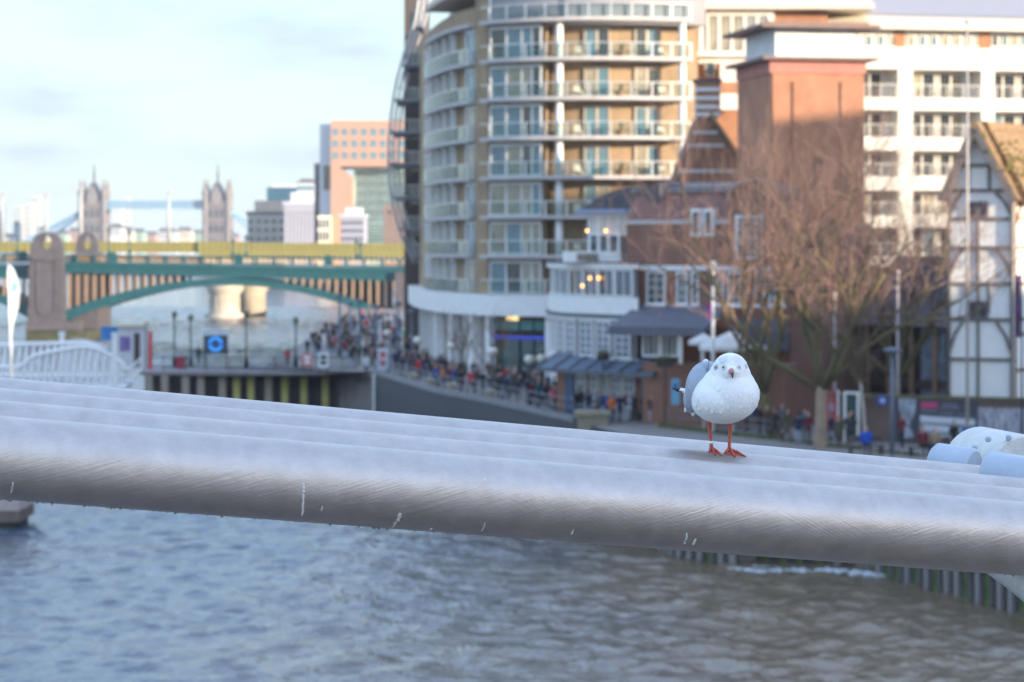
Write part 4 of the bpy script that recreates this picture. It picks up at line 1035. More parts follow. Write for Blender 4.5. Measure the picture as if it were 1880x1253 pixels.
# bowed steel gallery on the far flank
def fl_(x, y, D=238.0): return pw(x, y, D) - cf
mb = MB(); a_ = X_(742, 246) - cf.x; b_ = X_(779, 246) - cf.x; mb.box(a_, 246 - cf.y, 0, b_, 262 - cf.y, Z_(0, 246) - GZ + 4); mb.build('flank_wall', darkm, flats)
arcp = [(772, -20), (762, 40), (745, 90), (728, 150), (717, 220), (713, 290), (717, 350), (727, 400), (740, 440), (760, 480)]
for dd, sc in ((236, 0), (240, 9), (244, 18)):
    P = catmull([fl_(x + sc, y, dd) for x, y in arcp], 4)
    mb = MB(); mb.tube(P, .13, 8); mb.build('bowed_tube', STEEL, flats, True)
def arcx(y):
    for i in range(len(arcp) - 1):
        if arcp[i][1] <= y <= arcp[i + 1][1]:
            t = (y - arcp[i][1]) / (arcp[i + 1][1] - arcp[i][1]); return arcp[i][0] + (arcp[i + 1][0] - arcp[i][0]) * t
    return 760
for y in (45, 118, 183, 242, 300, 362, 420, 470):
    p0 = fl_(arcx(y) + 2, y, 236); p1 = fl_(776, y, 236)
    mb = MB(); mb.box(p0.x, p0.y, p0.z - .2, p1.x, p0.y + 9, p0.z + .05); mb.build('gallery_floor', mat('gallery_steel', (.20, .20, .24), .5, var=.2), flats)
    mb = MB(); L = p1.x - p0.x; k = max(3, int(L / .42))
    for i in range(k + 1): mb.box(p0.x + L * i / k - .03, p0.y - .03, p0.z, p0.x + L * i / k + .03, p0.y + .03, p0.z + 1.15)
    mb.box(p0.x, p0.y - .04, p0.z + 1.1, p1.x, p0.y + .04, p0.z + 1.18); mb.build('gallery_railing', STEEL, flats)
    mb = MB(); q0 = fl_(752, y - 8, 240); mb.box(q0.x, q0.y, q0.z - 1.2, q0.x + 1.3, q0.y + 1.5, q0.z + .8); mb.build('flank_window', GLASS, flats)

# ------------------------------------------------------------------ white apartment building on the right
wf = Facade(1500, 199, 1960, 203.5)
wh = thing('white_flats', 'white rendered apartment building with recessed balconies behind the thatched gable', 'building', wf.loc, wf.rz)
whm = mat('white_render', (.68, .65, .59), .7, var=.05, scale=.4)
U = lambda x, v=0: wf.u(x, v)
ROWS = [(62, 88), (128, 180), (203, 253), (277, 325), (350, 396), (418, 470), (490, 540)]
BAYS = [(1525, 1649), (1676, 1802), (1826, 1950)]
zr = lambda x, y: wf.z(x, y)
mb = MB(); mb.box(0, 2.0, 0, wf.L, 16, zr(1700, 55)); mb.build('recessed_wall', whm, wh)
# front screen: piers and spandrels round the recesses
edges = [1500] + [q for b_ in BAYS for q in b_] + [1960]
for i in range(0, len(edges), 2):
    mb = MB(); mb.box(U(edges[i]), 0, 0, U(edges[i + 1]), 2.0, zr(1700, 112)); mb.build('pier', whm, wh)
for (x0, x1) in BAYS:
    ylev = [112] + [q for r in ROWS[1:] for q in r]
    for i in range(0, len(ylev) - 1, 2):
        mb = MB(); mb.box(U(x0), .03, zr(1700, ylev[i + 1]), U(x1), 1.97, zr(1700, ylev[i])); mb.build('spandrel', whm, wh)
mb = MB(); mb.box(-.1, -.12, zr(1700, 112), wf.L, 2.0, zr(1700, 88)); mb.build('parapet_band', whm, wh)
mb = MB(); mb.box(0, .3, zr(1700, 88), wf.L, 2.0, zr(1700, 55)); mb.build('attic_wall', whm, wh)
ob = MB(); ob.box(U(1650) - .3, .15, zr(1700, 88), U(1650) + .6, .29, zr(1700, 58)); ob.build('brick_panel', orangeb, wh)
ob = MB(); ob.box(U(1802) - .1, .15, zr(1700, 88), U(1802) + .8, .29, zr(1700, 58)); ob.build('brick_panel', orangeb, wh)
for x in list(range(1590, 1645, 22)) + list(range(1668, 1800, 21)) + list(range(1822, 1945, 18)):
    window(wh, U(x) , zr(x, 86), .62, 1.0, 1, 1, .28, whm, [GLASS, GLASSL, GLASSB], .1, .1)
creamroof = mat('cream_roof_edge', (.62, .56, .46), .6, var=.06)
mb = MB(); mb.prism([(-1.3, zr(1700, 57)), (-1.3, zr(1700, 48)), (1.5, zr(1700, 26)), (3, zr(1700, 26)), (3, zr(1700, 57))], 0, wf.L, 'x'); mb.build('roof_eave', creamroof, wh)
mb = MB(); mb.prism([(1.2, zr(1700, 26)), (9, zr(1700, -30)), (14, zr(1700, -30)), (14, zr(1700, 26))], 0, wf.L, 'x'); mb.build('roof', mat('grey_metal_roof', (.33, .30, .31), .5, var=.1, stretch=(8, 1, 1)), wh)
rb_ = MB(); rb_.box(-.05, -.05, 0, .05, .0, 1.05); rbm = rb_.mesh('rail_post', whm)
for (x0, x1) in BAYS:
    for r, (y0, y1) in enumerate(ROWS[1:]):
        h = zr(1700, y0) - zr(1700, y1) - .12; zb = zr(1700, y1)
        ua, ub = U(x0) + .15, U(x1) - .15
        wA = (ub - ua)
        window(wh, ua + .2, zb, min(2.4, wA * .45), h, 2, 1, 1.98, whm, [GLASS, GLASSL, GLASSB, GLASS], .14, .14, bar=.14)
        window(wh, ua + .2 + min(2.4, wA * .45) + .25, zb, min(2.2, wA * .40), h, 2, 1, 1.98, whm, [GLASS, GLASSL, GLASS], .14, .14, bar=.14)
        mb = MB(); k = 12
        for i in range(5): mb.box(ua, -.012, zb + .15 + .2 * i, ub, .012, zb + .17 + .2 * i)
        k = 4; mb.box(ua, -.03, zb + 1.05, ub, .03, zb + 1.11)
        for i in range(k + 1): mb.box(ua + (ub - ua) * i / k - .03, -.03, zb, ua + (ub - ua) * i / k + .03, .03, zb + 1.1)
        mb.build('balcony_rail', whm, wh)
# left wing with a tall white window, seen between the curved flats and the brick tower
lw = thing('brick_wing', 'sunlit orange brick wing with tall white window between curved flats and brick tower', 'building', (X_(1240, 198), 198, GZ), 0)
def lx(x, D=198.0): return X_(x, D) - X_(1240, 198)
def lz(y, D=198.0): return Z_(y, D) - GZ
mb = MB(); mb.box(0, 0, 0, lx(1520), 14, lz(22)); mb.build('wall', orangeb, lw)
mb = MB(); mb.box(lx(1282), -.6, lz(118), lx(1420), -.01, lz(18)); mb.build('white_bay', whm, lw)
window(lw, lx(1296), lz(100), lx(1412) - lx(1296), lz(26) - lz(100), 5, 1, -.61, whm, [mat('grey_blind_glass', (.28, .28, .29), .2, var=.2), GLASSL], .2, .15, bar=.28)
mb = MB(); mb.box(lx(1278), -1.3, lz(106), lx(1440), -.0, lz(98)); mb.build('bay_sill', whm, lw)
mb = MB(); mb.box(lx(1318), -2.4, lz(205), lx(1352), -.7, lz(122)); mb.build('stair_block', whm, lw)
mb = MB(); mb.box(lx(1318) - .02, -2.44, lz(175), lx(1352) + .02, -.68, lz(155)); mb.build('brick_band', orangeb, lw)
window(lw, lx(1294), lz(142), .8, 1.2, 1, 1, -.62, whm, GLASS)
mb = MB(); mb.prism([(-1.6, lz(20)), (-1.6, lz(10)), (2, lz(-10)), (14, lz(-40)), (14, lz(20))], -1.5, lx(1600), 'x'); mb.build('roof', creamroof, lw)

# ------------------------------------------------------------------ brick tower
tf = Facade(1415, 161, 1587, 162.2)
bt_ = thing('brick_tower', 'big square red brick tower with white boxed top and wide flat caps', 'tower', tf.loc, tf.rz)
tw = tf.L; zt = lambda y: tf.z(1500, y)
dep = 8.0
a0 = 16                                                # flank swings back to show the shaded side
sx_, sy_ = 0.0, dep
def quad(o, z0, z1, nm, m, parent=bt_):
    P = [(-o, -o), (tw + o, -o), (tw + o + sx_ * 0, dep + o), (sx_ - o, sy_ + o)]
    mb = MB(); mb.prism(P, z0, z1, 'z'); return mb.build(nm, m, parent)
quad(0, 0, zt(135), 'shaft', towerb)
quad(.10, zt(135), zt(112), 'frieze', mat('pink_render', (.44, .17, .14), .7, var=.12))
quad(.75, zt(112), zt(106), 'lower_cap', mat('cap_brown', (.20, .13, .11), .7, var=.15))
quad(-.45, zt(106), zt(53), 'boxed_top', mat('weathered_white', (.72, .73, .72), .7, var=.12, scale=1.4))
quad(.85, zt(53), zt(46), 'upper_cap', MATS['cap_brown'])
quad(.25, zt(46), zt(41), 'cap_lid', MATS['cap_brown'])
for x in (1460, 1548):
    mb = MB(); mb.box(tf.u(x) - .18, -.14, zt(430), tf.u(x) + .18, -.001, zt(150)); mb.build('pilaster', towerb, bt_)
mb = MB(); mb.box(tf.u(1418), -.1, zt(460), tf.u(1424), -.001, zt(135.5)); mb.build('pilaster', towerb, bt_)
mb = MB(); mb.box(tf.u(1495), -.16, zt(640), tf.u(1506), -.002, zt(290)); mb.build('downpipe', BLACK, bt_)
for y in (60, 72, 84, 96):
    mb = MB(); mb.box(.6, .44, zt(y) - .03, tw - .6, .448, zt(y) + .03); mb.build('board_joint', MATS['weathered_white'], bt_)
# stepped brick gable with striped chimney
gf = Facade(1236, 172, 1372, 172)
gb_ = thing('brick_gable', 'steep brick gable with pale stone bands and a striped chimney stack', 'building', gf.loc, gf.rz)
gz = lambda y: gf.z(1300, y)
gpoly = [(gf.u(1236), 0), (gf.u(1380), 0), (gf.u(1380), gz(330)), (gf.u(1300), gz(214)), (gf.u(1284), gz(214)), (gf.u(1238), gz(335))]
mb = MB(); mb.prism(gpoly, 0, 7, 'y'); mb.build('gable_wall', redb, gb_)
mb = MB(); mb.prism([(gf.u(1303), gz(214)), (gf.u(1384), gz(333)), (gf.u(1384), gz(322)), (gf.u(1303), gz(203))], -.5, 9, 'y'); mb.build('roof_slope', mat('tile_tan', (.36, .24, .14), .8, var=.15), gb_)
for y, xl, xr in ((244, 1271, 1318), (268, 1262, 1330), (315, 1246, 1360)):
    mb = MB(); mb.box(gf.u(xl), -.06, gz(y + 3), gf.u(xr), -.001, gz(y - 4)); mb.build('stone_band', slabm, gb_)
mb = MB(); mb.box(gf.u(1280), .2, gz(214), gf.u(1322), 2.0, gz(150)); ch = mb.build('chimney', orangeb, gb_)
for y in (164, 180, 196, 210):
    mb = MB(); mb.box(gf.u(1280) - .06, .12, gz(y + 4), gf.u(1322) + .06, 2.06, gz(y - 3.5)); mb.build('chimney_band', WHITE, ch)
mb = MB(); mb.box(gf.u(1278) - .1, .1, gz(150), gf.u(1324) + .1, 2.1, gz(145)); mb.build('chimney_cap', slate, ch)
# ------------------------------------------------------------------ riverside pub
bt = blueslate = mat('awning_slate_blue', (.085, .115, .17), .55, var=.25, scale=1.2, stretch=(4, 1, 1))
pf = Facade(1150, 148, 1450, 143)
pub = thing('brick_pub', 'old red brick riverside pub with white bow windows and blue slate canopy', 'pub', pf.loc, pf.rz)
pz = lambda x, y, v=0: pf.z(x, y, v); pu = lambda x, v=0: pf.u(x, v)
zp = lambda y: pf.z(1250, y)
mb = MB(); mb.box(0, 0, 0, pu(1452), 14, zp(408)); mb.build('wall', redb, pub)
mb = MB(); mb.box(-.05, -.12, zp(412), pu(1340), .1, zp(404)); mb.build('string_course', slabm, pub)
# mansard with dark slates
mans = mat('mansard_tile', (.16, .075, .065), .7, var=.3, scale=2)
mb = MB(); mb.prism([(.1, zp(404)), (1.6, zp(352)), (12, zp(352)), (13.9, zp(404))], .0, pu(1340), 'x'); mb.build('mansard_roof', mans, pub)
mb = MB(); mb.prism([(1.4, zp(353)), (1.5, zp(343)), (6.5, zp(330)), (12, zp(343)), (12.2, zp(353))], -.4, pu(1346), 'x'); mb.build('roof_top', slate, pub)
mb = MB(); mb.prism([(.9, zp(389)), (.9, zp(383)), (1.5, zp(381)), (1.5, zp(389))], -.3, pu(1335), 'x'); mb.build('lead_ridge', mat('lead', (.38, .40, .46), .4, var=.1), pub)
for x in (1270, 1293):
    d_ = MB(); d_.box(pu(x), -.15, zp(435), pu(x + 19), 2, zp(384)); dm_ = d_.build('dormer', WHITE, pub)
    window(dm_, pu(x + 3), zp(431), pu(x + 16) - pu(x + 3), zp(388) - zp(431), 2, 3, -.16, WHITE, GLASS, .06, .06)
# curved gable with tall sash
gp_ = [(pu(1342), zp(430)), (pu(1446), zp(430)), (pu(1446), zp(400)), (pu(1432), zp(372))] + [(pu(1388) + (pu(1432) - pu(1388)) * math.cos(math.pi * i / 12), zp(362) + (zp(336) - zp(362)) * math.sin(math.pi * i / 12)) for i in range(13)] + [(pu(1342), zp(372))]
mb = MB(); mb.prism(gp_, -.25, 3, 'y'); mb.build('curved_gable', redb, pub)
P = [(pu(1388) + (pu(1434) - pu(1388)) * math.cos(math.pi * i / 14), -.3, zp(362) + (zp(334) - zp(362)) * math.sin(math.pi * i / 14)) for i in range(15)]
mb = MB(); mb.tube([(pu(1452), -.3, zp(408))] + P + [(pu(1340), -.3, zp(372))], .11, 6); mb.build('gable_coping', mat('coping_tan', (.26, .20, .17), .8, var=.15), pub)
def sash(x0, y0, x1, y1, nx, ny, y=0, gl=GLASS, t=.11): return window(pub, pu(x0), zp(y1), pu(x1) - pu(x0), zp(y0) - zp(y1), nx, ny, y, WHITE, gl, t, .14, 'window', .045)
sash(1354, 396, 1405, 476, 4, 6, -.26, GLASS, .2)
mb = MB(); mb.box(pu(1348), -.6, zp(483), pu(1412), -.01, zp(477)); mb.build('window_ledge', BLACK, pub)
for x0, x1, nx in ((1188, 1223, 2), (1243, 1263, 2), (1270, 1284, 1), (1310, 1330, 2), (1337, 1370, 3), (1386, 1406, 2), (1413, 1441, 3)):
    o = sash(x0, 499, x1, 560, nx, 4, 0); 
    mb = MB(); mb.box(-.1, -.25, -.12, pu(x1) - pu(x0) + .1, 0, 0); mb.build('sill', WHITE, o)
mb = MB(); mb.box(pu(1150), -.1, zp(497), pu(1448), -.005, zp(488)); mb.build('frieze_band', WHITE, pub)
# dark veranda canopy, lit room under it
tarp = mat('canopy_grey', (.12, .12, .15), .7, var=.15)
mb = MB(); mb.prism([(-4.2, zp(598)), (-.02, zp(560)), (-.02, zp(566)), (-4.2, zp(606))], pu(1172), pu(1345), 'x'); mb.build('veranda_canopy', tarp, pub)
mb = MB(); mb.box(pu(1172), -4.25, zp(612), pu(1345), -4.1, zp(597)); mb.build('canopy_valance', tarp, pub)
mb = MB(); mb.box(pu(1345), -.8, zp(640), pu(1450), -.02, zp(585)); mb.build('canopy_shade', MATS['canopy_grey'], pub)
mb = MB(); mb.box(pu(1180, -3), -3.0, 0, pu(1440, -3), -.01, zp(662)); mb.build('terrace_wall', redb, pub)
for x0, x1 in ((1180, 1212), (1214, 1246)):
    window(pub, pu(x0, -3), pz(x0, 655, -3), pu(x1, -3) - pu(x0, -3), pz(x0, 604, -3) - pz(x0, 655, -3), 3, 1, -2.98, WHITE, GLASS, .12, .12)
pp = MB(); pp.box(-.09, -.09, 0, .09, .09, zp(606) - zp(662)); ppm = pp.mesh('veranda_post', WHITE)
for x in (1250, 1290, 1340): inst('veranda_post', ppm, pub, (pu(x, -3.9), -3.9, zp(662)))
bulb = emit('warm_bulb', (1.0, .42, .10), 2.2)
def lamp_bulbs(lst, D, where):
    for i, (x, y) in enumerate(lst):
        p = pw(x, y, D); t = thing('pendant_bulb', 'glowing orange pendant bulb ' + where[i], 'lamp', p, 0, 'warm bulbs at the pub')
        mb = MB(); mb.ell((0, 0, 0), (.08, .08, .10), 10, 8); mb.build('bulb', bulb, t, True)
        mb = MB(); mb.tube([(0, 0, .12), (0, 0, .7)], .012, 5); mb.build('flex', BLACK, t)
lamp_bulbs([(1202, 607), (1258, 609), (1275, 609), (1283, 612), (1268, 613), (1248, 615)], 143.2, ['left of the rest under the dark veranda', 'third from the right under the dark veranda', 'highest under the dark veranda', 'rightmost under the dark veranda', 'lowest of the cluster under the veranda', 'dim, left of the cluster under the veranda'])
# bow front: plan curve bulging to the river
bo = Vector(pf.loc)
bowpl = [(1013, 160.0), (1020, 155.6), (1045, 152.2), (1085, 150.0), (1125, 148.2), (1170, 146.6)]
BP = catmull([Vector((X_(x, d), d)) for x, d in bowpl], 6)
bow = thing('bow_front', 'white two storey bow window front of the brick pub with roof terrace sign', 'pub bay', (X_(1090, 150), 150, GZ), 0)
bc = Vector(bow.location)
def bow_poly(off):
    c_ = Vector((X_(1120, 158), 158)); out = []
    for p in BP: d = (p - c_).normalized(); out.append((p.x + d.x * off - bc.x, p.y + d.y * off - bc.y))
    return out
def bow_slab(off, y0, y1, nm, m, xb=1170, back=158, D=150.0):
    pl_ = bow_poly(off) + [(X_(xb, back) - bc.x + .6, back - bc.y), (X_(1013, 163) - bc.x - off, 163 - bc.y)]
    mb = MB(); mb.prism(pl_, Z_(y1, D) - GZ, Z_(y0, D) - GZ, 'z'); return mb.build(nm, m, bow)
inner = mat('bow_interior', (.16, .15, .16), .5, var=.2)
bow_slab(.0, 580, 660, 'lower_storey', inner); bow_slab(0, 492, 545, 'upper_storey', inner)
bow_slab(.25, 545, 578, 'white_band', WHITE); bow_slab(.35, 484, 493, 'cornice', WHITE); bow_slab(.40, 576, 583, 'lead_ledge', slate); bow_slab(.3, 583, 588, 'lower_cornice', WHITE)
bow_slab(.15, 655, 662, 'sill_band', WHITE); bow_slab(-1.6, 662, 790, 'ground_storey', redb)
bow_slab(.45, 481, 484, 'lead_roof', slate)
# windows round the bow: each light a frame and a pane
tot = [0.0]
for i in range(1, len(BP)): tot.append(tot[-1] + (BP[i] - BP[i - 1]).length)
def bp_at(s):
    i = 0
    while i < len(tot) - 2 and tot[i + 1] < s: i += 1
    t = (s - tot[i]) / (tot[i + 1] - tot[i]); p = BP[i].lerp(BP[i + 1], t); d = (BP[i + 1] - BP[i]).normalized(); return p, math.atan2(d.y, d.x)
def bow_windows(n, y0, y1, wfac, nx, ny, gl, D=150.0, s0=.25):
    L = tot[-1] - s0 * 2; h = (y1 - y0) / F * D
    for i in range(n):
        w = L / n; p, rz = bp_at(s0 + w * (i + .5)); ww = w * wfac
        o = window(bow, 0, 0, ww, h, nx, ny, 0, WHITE, gl, .09, .16)
        o.location = (p.x - bc.x - math.cos(rz) * ww / 2, p.y - bc.y - math.sin(rz) * ww / 2, Z_(y1, D) - GZ); o.rotation_euler = (0, 0, rz)
cur_g = mat('bow_glass_blue', (.10, .125, .16), .06, var=.35, scale=.6, spec=.9)
bow_windows(9, 494, 544, .97, 2, 1, [cur_g, cur_g, GLASS]); bow_windows(8, 589, 655, .80, 2, 5, [mat('net_curtain_glass', (.19, .22, .28), .1, var=.2)])
# terrace on top: sign parapet, glass loggia
sg = MB(); xa, xb = X_(1035, 151), X_(1148, 150); sg.prism([(xa - bc.x, .8), (xa - bc.x + .25, .1), (xb - bc.x - .3, -.6), (xb - bc.x, -.1), (xb - bc.x, 4), (xa - bc.x, 4)], Z_(482, 150) - GZ, Z_(462, 150) - GZ, 'z'); sg.build('terrace_parapet', WHITE, bow)
tx = bpy.data.curves.new('sign_text', 'FONT'); tx.body = 'SWAN'; tx.size = .40; tx.extrude = .02; tx.align_x = 'CENTER'; tx.align_y = 'CENTER'; tx.space_character = 1.1
txo = bpy.data.objects.new('tmp', tx); COL.objects.link(txo); dg = bpy.context.evaluated_depsgraph_get(); tme = bpy.data.meshes.new_from_object(txo.evaluated_get(dg)); bpy.data.objects.remove(txo)
tme.materials.clear(); tme.materials.append(mat('sign_gold', (.55, .48, .36), .5, var=.1))
brd = MB(); brd.box(-.66, -.05, -.22, .66, 0, .22); sp = pw(1079, 472.5, 149.4); sgo = brd.build('sign_board', mat('sign_dark', (.06, .055, .05), .5, var=.1), bow, False, sp - bc + Vector((0, -.1, 0)), rad(-9)); 
txo = inst('sign_lettering', tme, sgo, (0, -.08, 0)); txo.rotation_euler = (rad(90), 0, 0)
lg = Facade(1082, 153, 1155, 150.5)
lo = thing('glass_loggia', 'white framed glass loggia on the pub roof terrace under a slate roof', 'loggia', (lg.loc[0], lg.loc[1], Z_(462, 152)), lg.rz)
hz = (462 - 392) / F * 152
mb = MB()
for i in range(5): x = lg.L * i / 4; mb.box(x - .07, -.07, 0, x + .07, .07, hz)
mb.box(-.2, -.15, hz - .25, lg.L + .2, .15, hz); mb.box(0, -.05, hz * .42, lg.L, .05, hz * .46); mb.build('frame', WHITE, lo)
for i in range(4): mb = MB(); mb.box(lg.L * i / 4 + .08, -.02, hz * .46, lg.L * (i + 1) / 4 - .08, .02, hz - .26); mb.build('pane', mat('loggia_blind', (.55, .53, .50), .5, var=.1), lo)
mb = MB(); mb.box(0, 1.2, 0, lg.L, 1.4, hz); mb.build('back_wall', inner, lo)
rfm = mat('slate_dark_blue', (.055, .055, .075), .5, var=.2)
mb = MB(); P = [(-.7, hz), (1.0, hz + .9), (3.2, hz + 1.55), (lg.L + 3, hz + 1.75), (lg.L + 3, hz), ]; mb.prism(P, -.5, 5, 'y'); mb.build('roof', rfm, lo)
mb = MB(); mb.prism([(-.8, hz - .02), (-.35, hz + .28), (lg.L + .3, hz + .22), (lg.L + .5, hz - .02)], -.7, -.5, 'y'); mb.build('roof_edge', mat('lead_blue', (.22, .28, .40), .35, var=.1), lo)
lamp_bulbs([(1078, 424), (1112, 424)], 151.5, ['at the left corner of the roof terrace loggia', 'in the middle of the roof terrace loggia'])
lamp_bulbs([(1083, 511), (1099, 511), (1121, 500), (1139, 500), (1139, 510), (1069, 525)], 149.0, ['left of the pair behind the upper bow window', 'right of the pair behind the upper bow window', 'high up in the upper bow window middle', 'top right in the upper bow window', 'second from top at right of the bow window', 'dimmest and lowest behind the upper bow window'])
# slate awning over the ground floor
af = Facade(1020, 152.5, 1235, 144.5)
aw = thing('slate_awning', 'sloping blue slate awning along the pub ground floor', 'awning', (af.loc[0], af.loc[1], GZ), af.rz)
n_ = 7
for i in range(n_):
    u0, u1 = af.L * i / n_ + .04, af.L * (i + 1) / n_ - .04
    def za(y, x): return af.z(x, y)
    zt_, zb_ = za(652, 1120), za(679, 1120)
    mb = MB(); mb.prism([(-1.6, zb_), (.3, zt_), (.3, zt_ - .1), (-1.6, zb_ - .12)], u0, u1, 'x'); mb.build('awning_panel', blueslate, aw)
    mb = MB(); mb.bar((u0, -1.6, zb_ + .08), (u0, .3, zt_ + .08), .09, .06); mb.build('awning_rib', slate, aw)
mb = MB(); mb.box(0, -1.64, za(686, 1120), af.L, -1.58, za(679, 1120)); mb.build('awning_fascia', slate, aw)
# ground floor doors and windows behind the awning
gl_ = thing('pub_ground_front', 'white windows and dark blue doors of the pub under the slate awning', 'shopfront', (af.loc[0], af.loc[1], GZ), af.rz)
ua = lambda x: af.u(x, .1)
for x0, x1 in ((1060, 1078), (1085, 1101), (1106, 1120), (1124, 1144), (1147, 1167)):
    window(gl_, ua(x0), af.z(1120, 748), ua(x1) - ua(x0), af.z(1120, 690) - af.z(1120, 748), 2, 4, .08, WHITE, [MATS['net_curtain_glass']], .08, .12)
bd = mat('door_blue', (.045, .08, .16), .45, var=.1)
for x0, x1 in ((1040, 1057), (1180, 1193)):
    mb = MB(); mb.box(ua(x0), -.05, 0, ua(x1), .08, af.z(1120, 688)); d_o = mb.build('door', bd, gl_)
    mb = MB(); mb.box(ua(x1) - .18, -.1, 1.0, ua(x1) - .1, -.05, 1.12); mb.build('handle', STEEL, d_o)
mb = MB(); mb.box(0, .1, 0, af.L, .4, af.z(1120, 655)); mb.build('wall', redb, gl_)
mb = MB(); mb.box(ua(1100), -.5, 0, ua(1170), .05, af.z(1120, 750)); mb.build('stall_riser', mat('riser_grey', (.28, .30, .34), .6, var=.1), gl_)
# blue notice on the brick terrace wall, hanging baskets, parasols
p = pw(1240, 712, 141.0); ns_ = thing('wall_notice', 'light blue upright notice on the brick wall left of the gull', 'sign', p + Vector((0, 0, -1.0)))
mb = MB(); mb.box(-.24, 0, 0, .24, .06, 1.5); mb.build('board', mat('notice_blue', (.16, .42, .60), .5, var=.08), ns_)
mb = MB(); mb.box(-.12, -.01, .9, .12, -.002, 1.25); mb.build('emblem', mat('notice_navy', (.04, .12, .35), .5, var=.1), ns_)
basket_leaf = mat('basket_leaf', (.075, .10, .03), .7, col2=(.14, .15, .05), scale=4)
def basket(x, y, D, w, lab, post_to=None):
    p = pw(x, y, D); t = thing('flower_basket', lab, 'planter', p)
    mb = MB()
    for k in range(120):
        a = RN.uniform(0, 6.28); r = RN.random() ** .5 * w; z = RN.uniform(-.15, .35) * (1 - r / w * .5); d = Vector((RN.uniform(-1, 1), RN.uniform(-1, 1), RN.uniform(-.3, 1))).normalized() * .13; q = Vector((r * math.cos(a), r * .5 * math.sin(a), z)); s_ = d.cross(Vector((RN.random(), RN.random(), .3))).normalized() * .05
        mb.add([q - s_, q + s_, q + d + s_ * .3, q + d - s_ * .3], [(0, 1, 2, 3)])
    mb.build('foliage', basket_leaf, t)
    mb = MB(); mb.prism([(-w * .8, -.35), (w * .8, -.35), (w, -.05), (-w, -.05)], -.2, .2, 'y'); mb.build('trough', mat('trough_dark', (.05, .03, .03), .7, var=.2), t)
    if post_to: mb = MB(); mb.tube([(0, 0, -.35), (0, 0, post_to)], .05, 6); mb.build('post', BLACK, t)
basket(1107, 651, 147.5, .42, 'flower basket on a post in front of the blue slate awning', GZ - Z_(651, 147.5))
basket(1221, 663, 142.0, .55, 'trailing planter at the right end of the blue slate awning', GZ - Z_(663, 142.0))
def parasol(x, ytop, yedge, hw, D, lab, lean=0):
    p = pw(x, 700, D); p.z = GZ + 2.2; t = thing('parasol', lab, 'parasol', (p.x, D, GZ + 2.1))
    zt_ = Z_(ytop, D) - GZ - 2.1; ze = Z_(yedge, D) - GZ - 2.1; r = hw / F * D
    v = [(0, 0, zt_)] + [(r * math.cos(2 * math.pi * k / 8 + .3), r * math.sin(2 * math.pi * k / 8 + .3), ze + lean * math.cos(2 * math.pi * k / 8 + .3)) for k in range(8)]
    v += [(q[0], q[1], q[2] - .22) for q in v[1:]]
    mb = MB(); mb.add(v, [(0, 1 + k, 1 + (k + 1) % 8) for k in range(8)] + [(1 + k, 9 + k, 9 + (k + 1) % 8, 1 + (k + 1) % 8) for k in range(8)]); mb.build('canopy', mat('parasol_cloth', (.66, .64, .62), .8, var=.05), t)
    mb = MB(); mb.tube([(0, 0, -2.1), (0, 0, zt_)], .04, 6); mb.build('pole', WHITE, t)
parasol(1345, 606, 636, 66, 138.5, 'large white parasol over the pub terrace right of the gull head')
parasol(1292, 612, 626, 30, 140.5, 'small white parasol left of the gull head on the pub terrace')
# ------------------------------------------------------------------ timber framed theatre
plaster = mat('lime_plaster', (.84, .84, .82), .85, var=.06, scale=1.2)
oak = mat('grey_oak', (.16, .14, .135), .8, var=.2, scale=3)
thatch = mat('thatch', (.20, .115, .065), .95, var=.35, scale=3, bump=.8, bscale=14, col2=(.33, .22, .11))
moss = mat('thatch_moss', (.14, .12, .035), .95, var=.3, scale=4)
HX0, HX1 = 1740, 1862
gfz = Facade(HX0, 130.6, HX1, 129.3)
th = thing('timber_theatre', 'white plastered timber framed gable tower with thatched roof', 'theatre', gfz.loc, gfz.rz)
gu = lambda x: gfz.u(x); gzz = lambda x, y: gfz.z(x, y)
zg = lambda y: gfz.z(1800, y)
GL = gfz.L
mb = MB(); mb.prism([(0, 0), (GL, 0), (GL, zg(362)), (gu(1795), zg(236)), (0, zg(362))], 0, 4.2, 'y'); mb.build('plaster_wall', plaster, th)
def timber(x0, y0, x1, y1, w=.17):
    mb = MB(); a = (gu(x0), -.05, zg(y0)); b = (gu(x1), -.05, zg(y1)); mb.bar(a, b, .14, w); return mb.build('timber', oak, th)
for x in (1743, 1796, 1858): timber(x, 735, x, 402 if x == 1796 else 362, .2 if x != 1858 else .3)
for y in (350, 402, 455, 521, 587, 660): timber(1741, y, 1860, y)
timber(1758, 304, 1832, 304)
for x0, y0, x1, y1 in ((1744, 395, 1766, 354), (1856, 395, 1828, 354), (1744, 505, 1767, 458), (1856, 505, 1830, 458), (1744, 645, 1767, 592), (1856, 645, 1830, 592)):
    # curved brace
    pts = [(x0, y0), (x0 + (x1 - x0) * .38, y0 + (y1 - y0) * .55), (x1, y1)]
    timber(pts[0][0], pts[0][1], pts[1][0], pts[1][1], .15); timber(pts[1][0], pts[1][1], pts[2][0], pts[2][1], .15)
for x in (1778, 1816): timber(x, 350, x, 306, .14)
for x in (1777, 1815): timber(x, 575, x, 521, .12)
for y0, y1 in ((370, 400), (553, 585)):
    window(th, gu(1777), zg(y1), gu(1815) - gu(1777), zg(y0) - zg(y1), 2, 1, -.06, oak, mat('lead_glass', (.045, .045, .07), .2, var=.3), .1, .1, bar=.2)
